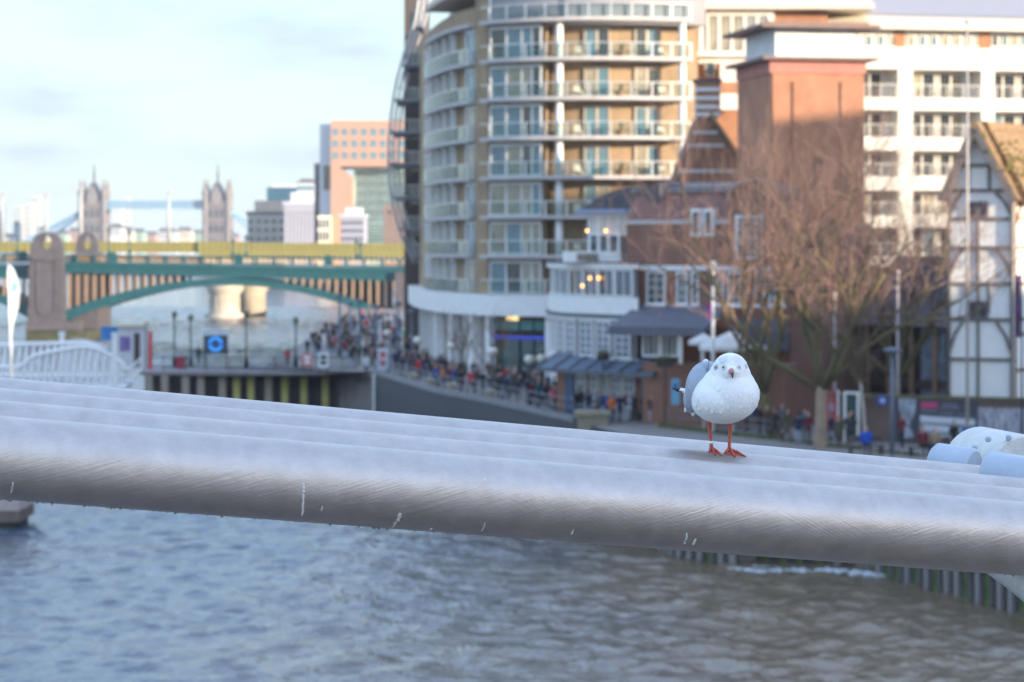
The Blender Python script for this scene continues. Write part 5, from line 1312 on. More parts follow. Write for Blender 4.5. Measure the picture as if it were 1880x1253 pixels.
# thatched roof over the tower (ridge runs back) and the main range to the right
ov = .55
mb = MB()
xl, xr, xm = gu(1726), gu(1874), gu(1793); zl = zg(367); zt_ = zg(224)
mb.prism([(xl, zl), (xl + .28, zl - .12), (xm, zt_ - .62), (xr - .28, zl - .12), (xr, zl), (xm + .12, zt_), (xm - .12, zt_)], -.75, 5.5, 'y'); mb.build('thatched_roof', thatch, th)
for x0, x1 in ((xl, xm), (xr, xm)):
    mb = MB(); mb.bar((x0 + (.25 if x0 < xm else -.25), -.80, zl - .05), (xm, -.80, zt_ - .42), .12, .36); mb.build('barge_board', oak, th)
# main range: wall turning away to the right
mr_ = Facade(1862, 129.35, 1942, 134.1)
rg = thing('theatre_range', 'sunlit plastered range with thatched roof at the right edge', 'theatre', mr_.loc, mr_.rz)
zm = lambda y: mr_.z(1870, y)
mb = MB(); mb.box(.02, 0, 0, 14, 1.9, zm(372)); mb.build('plaster_wall', plaster, rg)
for y in (402, 455, 521, 587, 614, 680): mb = MB(); mb.box(.02, -.05, zm(y) - .08, 14, .02, zm(y) + .08); mb.build('timber', mat('brown_oak', (.24, .13, .07), .8, var=.2), rg)
for u_ in (.12, 1.9, 3.7, 5.5, 7.3, 9.1): mb = MB(); mb.box(u_ - .1, -.06, 0, u_ + .1, .02, zm(372)); mb.build('timber', MATS['brown_oak'], rg)
mb = MB(); mb.bar((.2, -.06, zm(410)), (.9, -.06, zm(372)), .1, .16); mb.build('timber', MATS['brown_oak'], rg)
# thatch slope: bundles in courses
mb = MB(); P = [(-.9, zm(372) - .1), (-.75, zm(372) + .25), (1.75, zm(226)), (1.95, zm(224)), (2.2, zm(240)), (2.2, zm(372) - .1)]
mb.prism(P, .35, 14, 'x'); mb.build('thatched_roof', thatch, rg)
mb = MB(); mb.prism([(1.5, zm(236)), (1.75, zm(221)), (2.1, zm(221)), (2.3, zm(236))], .3, 14, 'x'); mb.build('thatch_ridge', thatch, rg)
mb = MB()
for k in range(110):
    u_ = RN.gauss(.8, 1.2); t = min(.9, max(.05, RN.gauss(.45, .2))); y = -.75 + 2.5 * t; z = zm(372) + .25 + (zm(226) - zm(372) - .25) * t
    r = RN.uniform(.05, .16); mb.ell((u_, y - .05, z + .03), (r, r * .6, r * .7), 6, 4)
o = mb.build('moss_tufts', moss, rg, True); o['kind'] = 'stuff'
# tiled annex behind the trees
an = Facade(1585, 152, 1742, 146)
ax_ = thing('tiled_annex', 'dark tiled annex with open ground floor behind the bare trees', 'building', an.loc, an.rz)
za = lambda y: an.z(1660, y)
mb = MB(); mb.box(0, 0, 0, an.L, 8, za(590)); mb.build('wall', darkm, ax_)
mb = MB(); mb.prism([(-.8, za(598)), (4, za(470)), (8.8, za(598))], -1, an.L + .5, 'x'); mb.build('roof', mat('annex_tile', (.16, .115, .12), .8, var=.3, scale=2), ax_)
for x in (1600, 1640, 1682, 1725): mb = MB(); mb.box(an.u(x) - .12, -.5, 0, an.u(x) + .12, -.26, za(600)); mb.build('post', mat('post_tan', (.36, .23, .15), .8, var=.15), ax_)
mb = MB(); mb.box(an.u(1695), -.2, 0, an.u(1738), -.02, za(490)); mb.build('glass_bay', mat('bay_bluegrey', (.22, .26, .33), .3, var=.4, scale=1.5), ax_)
mb = MB(); mb.box(0, -.3, za(712), an.L, -.02, za(695)); mb.build('balcony_band', mat('band_brown', (.10, .07, .065), .7, var=.2), ax_)

# ------------------------------------------------------------------ hoarding with posters
hb = Facade(1503, 131.5, 1905, 127.2)
ho = thing('brick_hoarding_wall', 'long brown garden wall with mossy coping below the timber theatre', 'wall', hb.loc, hb.rz)
zh = lambda y: hb.z(1700, y); hu = lambda x: hb.u(x)
mb = MB(); mb.box(0, 0, 0, hb.L + 10, .35, zh(733)); mb.build('wall', brickmat('brown_brick', (.16, .10, .09), (.13, .08, .075), (.16, .12, .10)), ho)
mb = MB(); mb.box(-.05, -.08, zh(733), hb.L + 10, .45, zh(727)); mb.build('coping', mat('mossy_coping', (.13, .12, .07), .9, var=.3, scale=2), ho)
pdark = mat('poster_dark', (.055, .055, .075), .5, var=.1)
def poster(x0, y0, x1, y1, nm, lab, m):
    t = thing(nm, lab, 'poster', (hb.loc[0] + math.cos(hb.rz) * hu(x0), hb.loc[1] + math.sin(hb.rz) * hu(x0), GZ), hb.rz)
    mb = MB(); mb.box(0, -.06, zh(y1), hu(x1) - hu(x0), -.003, zh(y0)); mb.build('board', m, t)
    return t, hu(x0)
t, u0 = poster(1644, 727.5 + 8, 1797, 822, 'poster_board', 'dark poster board with pale goblet picture and white striped panel', pdark)
# goblet picture
gob = [(0, 8.2), (16, 8.2), (17, 7.2), (16, 5.6), (12, 4.2), (7.5, 3.2), (6, 2.6), (8, 1.8), (11, .8), (12, 0)]
cx_ = hu(1666) - u0; sc = (zh(728) - zh(808)) / 8.4; P = [(cx_ + x * .0265 * 1.05, zh(806) + y * sc) for x, y in gob[1:]] + [(cx_ - x * .0265 * 1.05, zh(806) + y * sc) for x, y in gob[:0:-1]]
mb = MB(); mb.prism(P, -.075, -.062, 'y'); mb.build('goblet_picture', mat('goblet_print', (.30, .33, .40), .5, var=.5, scale=1.6, stretch=(2, 1, .6)), t)
for y0, y1 in ((763, 775), (779, 791), (796, 808)):
    mb = MB(); mb.prism([(hu(1690) - u0, zh(y1)), (hu(1791) - u0, zh(y1 + 4)), (hu(1791) - u0, zh(y0 + 6)), (hu(1690) - u0, zh(y0))], -.075, -.062, 'y'); mb.build('white_stripe', mat('poster_white', (.55, .57, .64), .5, var=.06), t)
mb = MB(); mb.box(hu(1690) - u0, -.066, zh(812), hu(1791) - u0, -.0615, zh(764)); mb.build('green_ground', mat('poster_green', (.14, .20, .22), .5, var=.1), t)
mb = MB(); mb.box(hu(1691) - u0, -.078, zh(750), hu(1722) - u0, -.062, zh(738)); mb.build('pink_patch', mat('poster_pink', (.45, .06, .16), .5, var=.1), t)
txt = mat('poster_grey_print', (.20, .20, .27), .5, var=.1)
for y, x0, x1 in ((741, 1730, 1758), (747, 1728, 1762), (754, 1692, 1720), (757, 1726, 1752), (758, 1758, 1778)):
    mb = MB(); mb.box(hu(x0) - u0, -.07, zh(y + 2.5), hu(x1) - u0, -.062, zh(y)); mb.build('print_line', txt, t)
t, u0 = poster(1796, 746, 1905, 822, 'poster_board', 'poster board with grey and white streaked picture at the right edge', mat('poster_streaks', (.06, .06, .09), .5, var=.3, scale=2.2, stretch=(3, 1, .5), col2=(.55, .56, .64), detail=6))
t, u0 = poster(1517, 722, 1538, 792, 'poster_board', 'narrow red poster with round emblem right of the thick tree trunk', mat('poster_red', (.42, .07, .08), .5, var=.1))
mb = MB(); P = [(hu(1527) - u0 + .17 * math.cos(k * .4), zh(752) + .25 * math.sin(k * .4)) for k in range(16)]; mb.prism(P, -.075, -.062, 'y'); mb.build('emblem', mat('emblem_grey', (.30, .25, .30), .5, var=.1), t)
mb = MB(); mb.box(-.1, -.1, zh(795), -.0, 0, zh(720)); mb.box(hu(1538) - u0, -.1, zh(795), hu(1538) - u0 + .1, 0, zh(720)); mb.build('frame', WHITE, t)
p = pw(1620, 736, 129.8); rs = thing('round_plaque', 'round blue plaque on the brown wall beside the lamp post', 'plaque', p + Vector((0, 0, -.28)))
mb = MB(); mb.lathe([(.28, 0), (.28, .04), (.25, .05)], 20); o = mb.build('disc', mat('plaque_blue', (.03, .10, .42), .4, var=.08), rs); o.rotation_euler = (rad(90), 0, 0); o.location = (0, 0, .28)
mb = MB(); mb.box(-.13, -.06, .26, .13, -.05, .31); mb.box(-.09, -.06, .34, .09, -.05, .38); mb.box(-.09, -.06, .18, .09, -.05, .22); mb.build('print', WHITE, rs)
dd = Facade(1549, 130.6, 1578, 130.3); dt = thing('wall_doorway', 'white framed doorway in the brown wall with person inside', 'door', dd.loc, dd.rz)
mb = MB(); zd = dd.z(1560, 724); mb.box(0, -.1, 0, .14, .1, zd); mb.box(dd.L - .14, -.1, 0, dd.L, .1, zd); mb.box(0, -.1, zd, dd.L, .1, zd + .14); mb.build('frame', WHITE, dt)
mb = MB(); mb.box(.14, -.02, 0, dd.L - .14, .1, zd); mb.build('door_leaf', mat('door_dark_teal', (.04, .07, .07), .4, var=.3), dt)

# ------------------------------------------------------------------ river wall, piers of it, slipway, grass, piles
wallm = mat('river_wall_steel', (.12, .12, .135), .7, var=.25, scale=.9, stretch=(3, 3, .4))
rw = thing('river_wall', 'dark ribbed steel river wall curving along the promenade edge', 'wall', (-3, 172, 0))
wb_ = Vector(rw.location)
WP = [Vector((x, y)) for x, y in BANK[7:]]
WC = catmull(WP, 4)
wtot = [0.0]
for i in range(1, len(WC)): wtot.append(wtot[-1] + (WC[i] - WC[i - 1]).length)
def wc_at(s):
    i = 0
    while i < len(wtot) - 2 and wtot[i + 1] < s: i += 1
    t = (s - wtot[i]) / (wtot[i + 1] - wtot[i]); p = WC[i].lerp(WC[i + 1], t); d = (WC[i + 1] - WC[i]).normalized(); return p, d, Vector((d.y, -d.x)) if Vector((d.y, -d.x)).dot(-p) > 0 else Vector((-d.y, d.x))
def wall_ribbon(o0, o1, z0, z1, nm, m, n=60):
    v = []; f = []
    for i in range(n + 1):
        p, d, nn = wc_at(wtot[-1] * i / n); a = p + nn * o0; b = p + nn * o1
        for q, z in ((a, z0), (b, z0), (b, z1), (a, z1)): v.append((q.x - wb_.x, q.y - wb_.y, z))
    for i in range(n):
        for k in range(4): f.append((i * 4 + k, i * 4 + (k + 1) % 4, i * 4 + 4 + (k + 1) % 4, i * 4 + 4 + k))
    f += [(0, 1, 2, 3), (n * 4 + 3, n * 4 + 2, n * 4 + 1, n * 4)]
    mb = MB(); mb.add(v, f); return mb.build(nm, m, rw)
wall_ribbon(.05, .45, -.5, GZ + .02, 'sheet_face', wallm); 
wall_ribbon(.0, .62, GZ + .021, GZ + .32, 'coping', mat('wall_coping', (.20, .20, .21), .8, var=.2, scale=1.5))
wall_ribbon(.46, .50, -.2, 2.9, 'weed_line', mat('wall_weed', (.05, .075, .03), .9, var=.5, scale=1.5))
rbm_ = MB(); rbm_.box(-.13, -.16, 0, .13, 0, GZ - .1); rbme = rbm_.mesh('sheet_rib', wallm)
s = .3
while s < wtot[-1]:
    p, d, nn = wc_at(s); q = p + nn * .46; inst('sheet_rib', rbme, rw, (q.x - wb_.x, q.y - wb_.y, 0), math.atan2(nn.y, nn.x) + math.pi / 2); s += .62
# white ladder/marker on the wall
p, d, nn = wc_at(1.8); q = p + nn * .8; lm = thing('tide_board', 'white upright tide board fixed to the river wall', 'sign', (q.x, q.y, 0)); lm.rotation_euler = (0, 0, math.atan2(nn.y, nn.x) + math.pi / 2)
mb = MB(); mb.box(-.3, -.05, 2.4, .3, .05, 5.6); mb.build('board', WHITE, lm)
for i in range(7): mb = MB(); mb.box(-.22, -.07, 2.6 + i * .42, .05, -.055, 2.75 + i * .42); mb.build('mark', BLACK, lm)
# railing along the wall
rl_ = thing('promenade_railing', 'low grey railing along the top of the curving river wall', 'railing', (-3, 172, GZ + .32))
pm_ = MB(); pm_.tube([(0, 0, 0), (0, 0, 1.0)], .03, 6); RAILD = mat('rail_dark_grey', (.16, .17, .20), .45, var=.1); pme = pm_.mesh('rail_post', RAILD)
s = .8; pts = []
while s < wtot[-1]:
    p, d, nn = wc_at(s); q = p + nn * .3; inst('rail_post', pme, rl_, (q.x - wb_.x, q.y - wb_.y, 0)); pts.append((q.x - wb_.x, q.y - wb_.y)); s += 1.9
for z in (.5, 1.0):
    mb = MB(); mb.tube([(x, y, z) for x, y in pts], .03, 6); mb.build('rail', RAILD, rl_, True)
# square stone bollards standing on the coping
bl_ = MB(); bl_.lathe([(.34, 0), (.36, .5), (.42, .55), (.42, .7), (.25, .85)], 8); blm = bl_.mesh('stone_bollard', mat('bollard_stone', (.40, .34, .24), .85, var=.2))
for i, s in enumerate((13.5, 20.5, 27.5, 36)):
    p, d, nn = wc_at(s); o = inst('stone_bollard', blm, None, (p.x - nn.x * .3, p.y - nn.y * .3, GZ + .0)); tag(o, 'tan stone bollard on the river wall, %s from the tide board' % FLW[i], 'bollard', 'stone bollards along the river wall')
eb = thing('wall_end_block', 'pale square stone block ending the river wall beside the slipway', 'block', (X_(1088, 143.5), 143.5, 0))
mb = MB(); mb.box(-.9, -.7, 0, .9, .9, GZ + .55); mb.build('shaft', mat('pale_stone', (.27, .235, .17), .85, var=.2, scale=1.5), eb); mb = MB(); mb.box(-1.05, -.85, GZ + .55, 1.05, 1.05, GZ + .8); mb.build('cap', MATS['pale_stone'], eb)
# stepped slipway between the block and the lawn
st = thing('slipway_steps', 'brown stone steps going down to the water behind the gull legs', 'steps', (X_(1150, 136), 136, 0))
sb0 = Vector(st.location); stm = mat('step_stone', (.23, .18, .14), .85, var=.25, scale=1.2)
for i in range(7):
    y0 = 143.2 - i * 1.9; z1 = GZ - .1 - i * .62; mb = MB(); mb.box(X_(1105, y0) - sb0.x, y0 - 1.9 - sb0.y, -.5, X_(1215, y0) - sb0.x, y0 - sb0.y, z1); mb.build('step', stm, st)
# sloping lawn strip
lawn = mat('lawn_soil', (.075, .085, .035), .95, var=.4, scale=1.5)
mb = MB(); v = [(X_(1210, 142), 142, GZ + .15), (X_(1690, 121.5), 121.5, GZ + .05), (X_(1690, 118.5), 118.5, GZ - .9), (X_(1200, 134), 134, GZ - 1.2), (X_(1210, 142), 142.3, 3), (X_(1690, 121.8), 121.8, 3)]
mb.add(v, [(0, 3, 2, 1), (0, 1, 5, 4), (0, 4, 3), (1, 2, 5)]); o = mb.build('grass_bank', lawn); tag(o, 'sloping grass bank at the promenade edge', None, kind='structure')
gm = MB(); RG = random.Random(5)
for k in range(9000):
    a, b = RG.random(), RG.random()
    top_ = Vector(v[0]).lerp(Vector(v[1]), a); bot_ = Vector(v[3]).lerp(Vector(v[2]), a); p = top_.lerp(bot_, b)
    h = RG.uniform(.08, .25); dx, dy = RG.uniform(-.08, .08), RG.uniform(-.08, .08); gm.add([(p.x - .02, p.y, p.z - .02), (p.x + .02, p.y, p.z - .02), (p.x + dx, p.y + dy, p.z + h)], [(0, 1, 2)])
o = gm.build('grass', mat('grass_blades', (.07, .09, .025), .8, col2=(.16, .15, .05), scale=.6)); tag(o, 'short winter grass on the river bank', 'grass', kind='stuff')
# low rail in front of the lawn path
lr = thing('path_railing', 'low dark railing along the path behind the gull legs', 'railing', (X_(1290, 139), 139, GZ + .6))
lb = Vector(lr.location); pts = [Vector((X_(x, d), d, GZ + z)) for x, d, z in ((1225, 142, .15), (1290, 139, .12), (1360, 135.5, .1), (1430, 132.5, .1))]
for z in (.45, .85): mb = MB(); mb.tube([p - lb + Vector((0, 0, z)) for p in pts], .035, 6); mb.build('rail', RAILD, lr, True)
for i in range(9):
    t = i / 8 * 3; k = min(2, int(t)); p = pts[k].lerp(pts[k + 1], t - k) - lb; mb = MB(); mb.tube([p, p + Vector((0, 0, .9))], .035, 6); mb.build('rail_post', RAILD, lr)
# near timber fendering at the waterline
pilem = mat('fender_timber', (.085, .072, .066), .9, var=.35, scale=1.5, stretch=(3, 3, .5)); weedp = mat('pile_weed', (.06, .10, .025), .9, var=.4, scale=2)
fw = thing('near_river_wall', 'dark weedy wall with timber fenders at the lower right waterline', 'wall', (20, 118, 0)); fb_ = Vector(fw.location)
dk = mat('wall_wet_dark', (.05, .045, .045), .7, var=.3, scale=1)
segs = [((4.26, 145), (8.6, 125.5)), ((8.6, 125.5), (11.2, 121.0)), ((17.4, 122.0), (18.0, 118.5)), ((18.0, 118.5), (22.4, 105.8)), ((22.4, 105.8), (40, 50)), ((12.6, 123.8), (17.4, 122.0))]
pl1 = MB(); pl1.box(-.16, -.22, -.6, .16, 0, GZ - .3); plm1 = pl1.mesh('fender_pile', mat('fender_grey', (.22, .20, .20), .9, var=.3, scale=1.5, stretch=(3, 3, .5)))
wd1 = MB(); wd1.box(-.17, -.25, -.3, .17, -.221, 2.2); wdm1 = wd1.mesh('weed_patch', weedp)
for (a, b) in segs:
    a = Vector(a); b = Vector(b); d = (b - a).normalized(); nn = Vector((d.y, -d.x)); nn = nn if nn.dot(-a) > 0 else -nn; rz = math.atan2(nn.y, nn.x) + math.pi / 2
    L = (b - a).length; mb = MB(); mid = (a + b) / 2
    mb.box(-L / 2, -.04, -.5, L / 2, .3, GZ - .05); o = mb.build('wall_face', dk, fw, False, (mid.x - fb_.x, mid.y - fb_.y, 0), rz)
    s = .4
    while s < L and (a + d * s).y > 85:
        q = a + d * s + nn * .04; o = inst('fender_pile', plm1, fw, (q.x - fb_.x, q.y - fb_.y, 0), rz)
        if RN.random() < .45: inst('weed_patch', wdm1, o)
        s += .95
    for z in (1.6, 3.6): mb = MB(); mb.box(-L / 2, -.3, z - .14, L / 2, -.05, z + .14); mb.build('waling', pilem, fw, False, (mid.x - fb_.x, mid.y - fb_.y, 0), rz)
# foam where the current runs past the slipway
fo = MB(); RF = random.Random(3)
for cx0, cy0, n_, sx in ((11.8, 120.6, 60, .5), (13.2, 119.8, 110, .9), (15.6, 119.4, 90, .6), (17.2, 118.3, 60, .5)):
    for k in range(n_):
        x = cx0 + RF.gauss(0, sx); y = cy0 + RF.gauss(0, .45) + .35 * math.sin(x * 2); r = RF.uniform(.02, .10); fo.ell((x, y, .02), (r * 2.2, r, r * .5), 6, 4)
o = fo.build('foam', mat('foam_white', (.62, .68, .74), .6, var=.1, scale=4), None, True); tag(o, 'white foam churning beside the slipway', 'foam', kind='stuff')
# concrete dolphin at the left edge
dk_ = thing('mooring_dolphin', 'weathered pale concrete pier block standing in the water at left edge', 'pier', (X_(-40, 139), 139, 0))
hw = X_(33, 137) - X_(-40, 139); mb = MB(); mb.box(-4, -1.6, 1.0, hw, 3, 5.0); mb.build('block', mat('dolphin_concrete', (.42, .36, .34), .85, var=.15, scale=1.2, bump=.2, bscale=5), dk_)
mb = MB(); mb.box(-3.95, -1.55, .35, hw - .05, 2.95, .998); mb.build('tide_band', mat('dolphin_wet', (.16, .12, .10), .7, var=.25), dk_)
mb = MB(); mb.box(-3.7, -1.3, -1.5, hw - .35, 2.7, .349); mb.build('footing', dk, dk_)

# ------------------------------------------------------------------ timber jetty with piles
jt = thing('timber_jetty', 'timber jetty on tan piles with dark railing left of the river wall', 'jetty', (X_(440, 205), 205, 0)); jb = Vector(jt.location)
def jl(x, D=204.0): return X_(x, D) - jb.x
jpm = mat('jetty_pile', (.40, .34, .26), .85, var=.25, scale=.8, stretch=(2, 2, .6), col2=(.27, .22, .17)); jpy = mat('jetty_pile_lichen', (.40, .36, .10), .85, var=.3)
pj = MB(); pj.box(-.30, -.3, -.8, .30, .3, GZ - .25); pjm = pj.mesh('pile', jpm)
lj = MB(); lj.box(-.25, -.325, 2.6, .25, -.302, GZ - .4); ljm = lj.mesh('lichen_patch', jpy)
for i, x in enumerate((275, 304, 342, 370, 409.5, 436, 462, 494, 524, 559, 598)):
    o = inst('pile', pjm, jt, (jl(x), -1.3, 0))
    if i in (5, 6, 8, 9, 10): inst('lichen_patch', ljm, o)
mb = MB(); mb.tube([(jl(632), -1.3, -.8), (jl(632), -1.3, 3.9)], .35, 10); mb.build('round_pile', mat('pile_grey', (.22, .20, .21), .9, var=.2), jt)
mb = MB(); mb.box(jl(262), -.5, -.8, jl(640), 0, 2.0); mb.build('back_wall', dk, jt)
mb = MB(); mb.box(jl(262), .1, 2.2, jl(645), .5, GZ - .3); mb.build('back_boarding', mat('jetty_boarding', (.10, .085, .085), .85, var=.35, scale=1), jt)
mb = MB(); mb.box(jl(258), -1.65, GZ - .25, jl(690), -.95, GZ + .05); mb.build('edge_beam', mat('jetty_beam', (.25, .22, .22), .85, var=.2), jt)
mb = MB(); mb.prism([(jl(258), -1.0), (jl(690), -1.0), (-11.5 - jb.x, 200 - jb.y), (-21 - jb.x, 214.5 - jb.y), (jl(255, 216), 11)], GZ - .3, GZ - .0, 'z'); mb.build('deck', mat('jetty_deck', (.26, .24, .25), .85, var=.2), jt)
rj = thing('jetty_railing', 'black iron railing along the jetty deck', 'railing', (X_(480, 206), 206, GZ)); rjb = Vector(rj.location)
for i in range(44):
    x = 300 + i * 8.2; big = i % 5 == 0; mb = MB(); mb.tube([(X_(x, 206) - rjb.x, 0, 0), (X_(x, 206) - rjb.x, 0, 1.25 if big else 1.1)], .05 if big else .022, 5); mb.build('rail_post', BLACK, rj)
for z in (.25, 1.08): mb = MB(); mb.box(X_(300, 206) - rjb.x, -.03, z, X_(655, 206) - rjb.x, .03, z + .06); mb.build('rail', BLACK, rj)
rj2 = thing('jetty_railing', 'black iron railing along the far side of the jetty beyond the notice board', 'railing', (X_(450, 214), 214, GZ)); rjb = Vector(rj2.location)
for i in range(30):
    x = 320 + i * 7.6; mb = MB(); mb.tube([(X_(x, 214) - rjb.x, 0, 0), (X_(x, 214) - rjb.x, 0, 1.5)], .028, 5); mb.build('rail_post', BLACK, rj2)
for z in (.25, 1.4): mb = MB(); mb.box(X_(320, 214) - rjb.x, -.03, z, X_(545, 214) - rjb.x, .03, z + .06); mb.build('rail', BLACK, rj2)
# notice board with blue roundel
D_ = 208.0; p = pw(396, 669, D_); p.z = GZ
nb = thing('notice_board', 'black notice board with bright blue ring on the jetty', 'sign', p)
def nz_(y): return Z_(y, D_) - GZ
w2 = 22 / F * D_
mb = MB(); mb.box(-w2, -.08, nz_(650), w2, .08, nz_(616)); mb.build('board', mat('board_black', (.03, .035, .05), .4, var=.1), nb)
mb = MB(); mb.box(-w2 * 1.0, -.1, nz_(615.5), w2, .1, nz_(606)); mb.build('header', mat('board_header', (.55, .60, .66), .5, var=.1), nb)
cy_ = nz_(632); ring = emit('ring_blue', (.03, .26, .72), .25)
v = []; f = []
for k in range(28):
    a = 2 * math.pi * k / 28
    for r in (.36, .66): v += [(r * math.cos(a), -.12, cy_ + r * math.sin(a)), (r * math.cos(a), -.082, cy_ + r * math.sin(a))]
for k in range(28):
    j = (k + 1) % 28; f += [(k * 4, j * 4, j * 4 + 2, k * 4 + 2), (k * 4 + 2, j * 4 + 2, j * 4 + 3, k * 4 + 3), (k * 4 + 1, j * 4 + 1, j * 4, k * 4)]
mb = MB(); mb.add(v, f); mb.build('ring', ring, nb)
mb = MB(); mb.box(-.8, -.135, cy_ - .09, .8, -.121, cy_ + .09); mb.build('ring_bar', mat('bar_blue', (.04, .10, .40), .4, var=.1), nb)
for sx in (-1, 1): mb = MB(); mb.box(sx * w2 * .9 - .06, -.05, 0, sx * w2 * .9 + .06, .05, nz_(650)); mb.build('leg', BLACK, nb)
# kiosk, red post, litter bin
D_ = 212.0; p = pw(225, 672, D_); p.z = GZ
ki = thing('ticket_kiosk', 'white ticket kiosk with blue side panel on the jetty', 'kiosk', p)
kx = lambda x: X_(x, D_) - p.x; kz = lambda y: Z_(y, D_) - GZ
mb = MB(); mb.box(kx(216), 0, 0, kx(264), 2.2, kz(600)); mb.build('wall', mat('kiosk_white', (.60, .60, .62), .6, var=.1), ki)
mb = MB(); mb.box(kx(214), -.4, kz(600), kx(266), 2.6, kz(592)); mb.build('roof', CREAM, ki)
mb = MB(); mb.box(kx(184), .3, kz(625), kx(215.5), .5, kz(600)); mb.build('blue_panel', mat('kiosk_blue', (.03, .20, .50), .5, var=.15), ki)
mb = MB(); mb.box(kx(246), -.06, 0, kx(257), .02, kz(612)); mb.build('doorway', mat('kiosk_dark', (.06, .04, .03), .6, var=.2), ki)
mb = MB(); mb.box(kx(220), -.05, kz(645), kx(240), .02, kz(618)); mb.build('poster', mat('kiosk_purple', (.20, .13, .33), .5, var=.6, scale=2), ki)
p = pw(276, 668, 208); p.z = GZ; rp_ = thing('red_post', 'tall bright red post standing on the jetty', 'post', p)
mb = MB(); hh_ = Z_(612, 208) - GZ; mb.box(-.16, -.16, 0, .16, .16, hh_); mb.build('shaft', mat('post_red', (.55, .04, .05), .45, var=.1), rp_); mb = MB(); mb.box(-.2, -.2, hh_, .2, .2, hh_ + .12); mb.build('cap', MATS['post_red'], rp_)
def crate(x, y, D, w, h, m, nm, lab, cat):
    p = pw(x, y, D); p.z = GZ; t = thing(nm, lab, cat, p); mb = MB(); mb.prism([(-w / 2, 0), (w / 2, 0), (w / 2 * .94, h), (-w / 2 * .94, h)], -w / 3, w / 3, 'y'); mb.build('body', m, t); mb = MB(); mb.box(-w / 2, -w / 3 - .02, h, w / 2, w / 3 + .02, h + .08); mb.build('lid', m, t)
crate(331, 668, 209, .75, 1.0, mat('bin_red', (.35, .02, .05), .5, var=.1), 'litter_bin', 'dark red bin on the jetty left of the notice board', 'bin')
def signb(x, y0, y1, hw, D, m, nm, lab, m2=None):
    p = pw(x, y1, D); p.z = GZ; t = thing(nm, lab, 'sign', p); z0 = max(.3, Z_(y1, D) - GZ); z1 = Z_(y0, D) - GZ; r = hw / F * D
    mb = MB(); mb.box(-r, -.05, z0, r, .05, z1); mb.build('panel', m, t)
    for sx in (-1, 1): mb = MB(); mb.box(sx * r * .8 - .04, -.04, 0, sx * r * .8 + .04, .04, z0); mb.build('leg', BLACK, t)
    if m2: mb = MB(); mb.box(-r * .6, -.065, z0 + (z1 - z0) * .55, r * .6, -.052, z0 + (z1 - z0) * .85); mb.build('print', m2, t); mb = MB(); mb.box(-r * .6, -.065, z0 + (z1 - z0) * .2, r * .6, -.052, z0 + (z1 - z0) * .45); mb.build('print', m2, t)
signb(564, 650, 673, 9, 203, mat('sign_salmon', (.60, .16, .14), .5, var=.1), 'information_sign', 'square red and white sign on the jetty railing', WHITE)
signb(594, 648, 675, 9, 202, WHITE, 'information_sign', 'white sign with dark print right of the red jetty sign', BLACK)
signb(703, 640, 685, 10, 201.5, mat('sign_pale', (.55, .62, .70), .5, var=.08), 'information_sign', 'tall pale upright information board at the start of the river wall', mat('sign_print_red', (.5, .12, .12), .5, var=.1))

# ------------------------------------------------------------------ white gangway, flag
gw = thing('gangway_bridge', 'white bowed truss gangway leading to the pier at the left', 'gangway', (X_(100, 188), 188, GZ - 1)); gwb = Vector(gw.location)
gwm = mat('gangway_white', (.80, .80, .79), .45, var=.05)
def side(dx, D, ys=0):
    top = catmull([pw(x + dx, y + ys, D) - gwb for x, y in ((-130, 690), (-40, 672), (30, 676), (62, 655), (110, 644), (165, 638), (215, 660), (232, 682))], 4) if dx == 0 else [pw(x + dx, y, D) - gwb for x, y in ((-130, 640), (-20, 636), (60, 632), (165, 630), (205, 640))]
    bot = [Vector((p.x, p.y, (pw(0, 712 if dx == 0 else 690, D) - gwb).z)) for p in top]
    mb = MB(); mb.tube(top, .17, 8); mb.build('top_chord', gwm, gw, True)
    mb = MB(); mb.tube(bot, .17, 8); mb.build('bottom_chord', gwm, gw, True)
    xs = [top[0].x + i * .56 for i in range(int((top[-1].x - top[0].x) / .56))]
    for i, x in enumerate(xs):
        k = 0
        while k < len(top) - 2 and top[k + 1].x < x: k += 1
        t = (x - top[k].x) / (top[k + 1].x - top[k].x + 1e-6); a = top[k].lerp(top[k + 1], max(0, min(1, t)))
        if a.z - bot[0].z < .3: continue
        mb = MB(); mb.bar(Vector((a.x + .22, a.y, a.z)), Vector((a.x - .10, a.y, bot[0].z)), .23, .14); mb.build('strut', gwm, gw)
side(0, 187); side(-6, 192)
mb = MB(); q = pw(20, 712, 187) - gwb; mb.box((pw(-130, 700, 187) - gwb).x, q.y, q.z - .1, (pw(225, 700, 187) - gwb).x, q.y + 5, q.z + .1); mb.build('walkway', mat('gangway_deck', (.42, .43, .46), .6, var=.1), gw)
p = pw(211, 705, 187); po_ = thing('gangway_post', 'tall white post at the landward end of the gangway', 'post', (p.x, 187, GZ - 1.2)); mb = MB(); mb.box(-.19, -.19, 0, .19, .19, Z_(616, 187) - GZ + 1.2); mb.build('shaft', gwm, po_); mb = MB(); mb.box(-.24, -.24, Z_(616, 187) - GZ + 1.2, .24, .24, Z_(616, 187) - GZ + 1.4); mb.build('cap', gwm, po_)
p = pw(114, 705, 196); po_ = thing('gangway_post', 'short white post at the far corner of the gangway', 'post', (p.x, 196, GZ - 1.2)); mb = MB(); mb.box(-.19, -.19, 0, .19, .19, Z_(614, 196) - GZ + 1.2); mb.build('shaft', gwm, po_); mb = MB(); mb.box(-.24, -.24, Z_(614, 196) - GZ + 1.2, .24, .24, Z_(614, 196) - GZ + 1.4); mb.build('cap', gwm, po_)
fn_ = thing('white_bar_fence', 'white vertical bar fence behind the gangway', 'fence', (X_(165, 195), 195, GZ)); fnb = Vector(fn_.location)
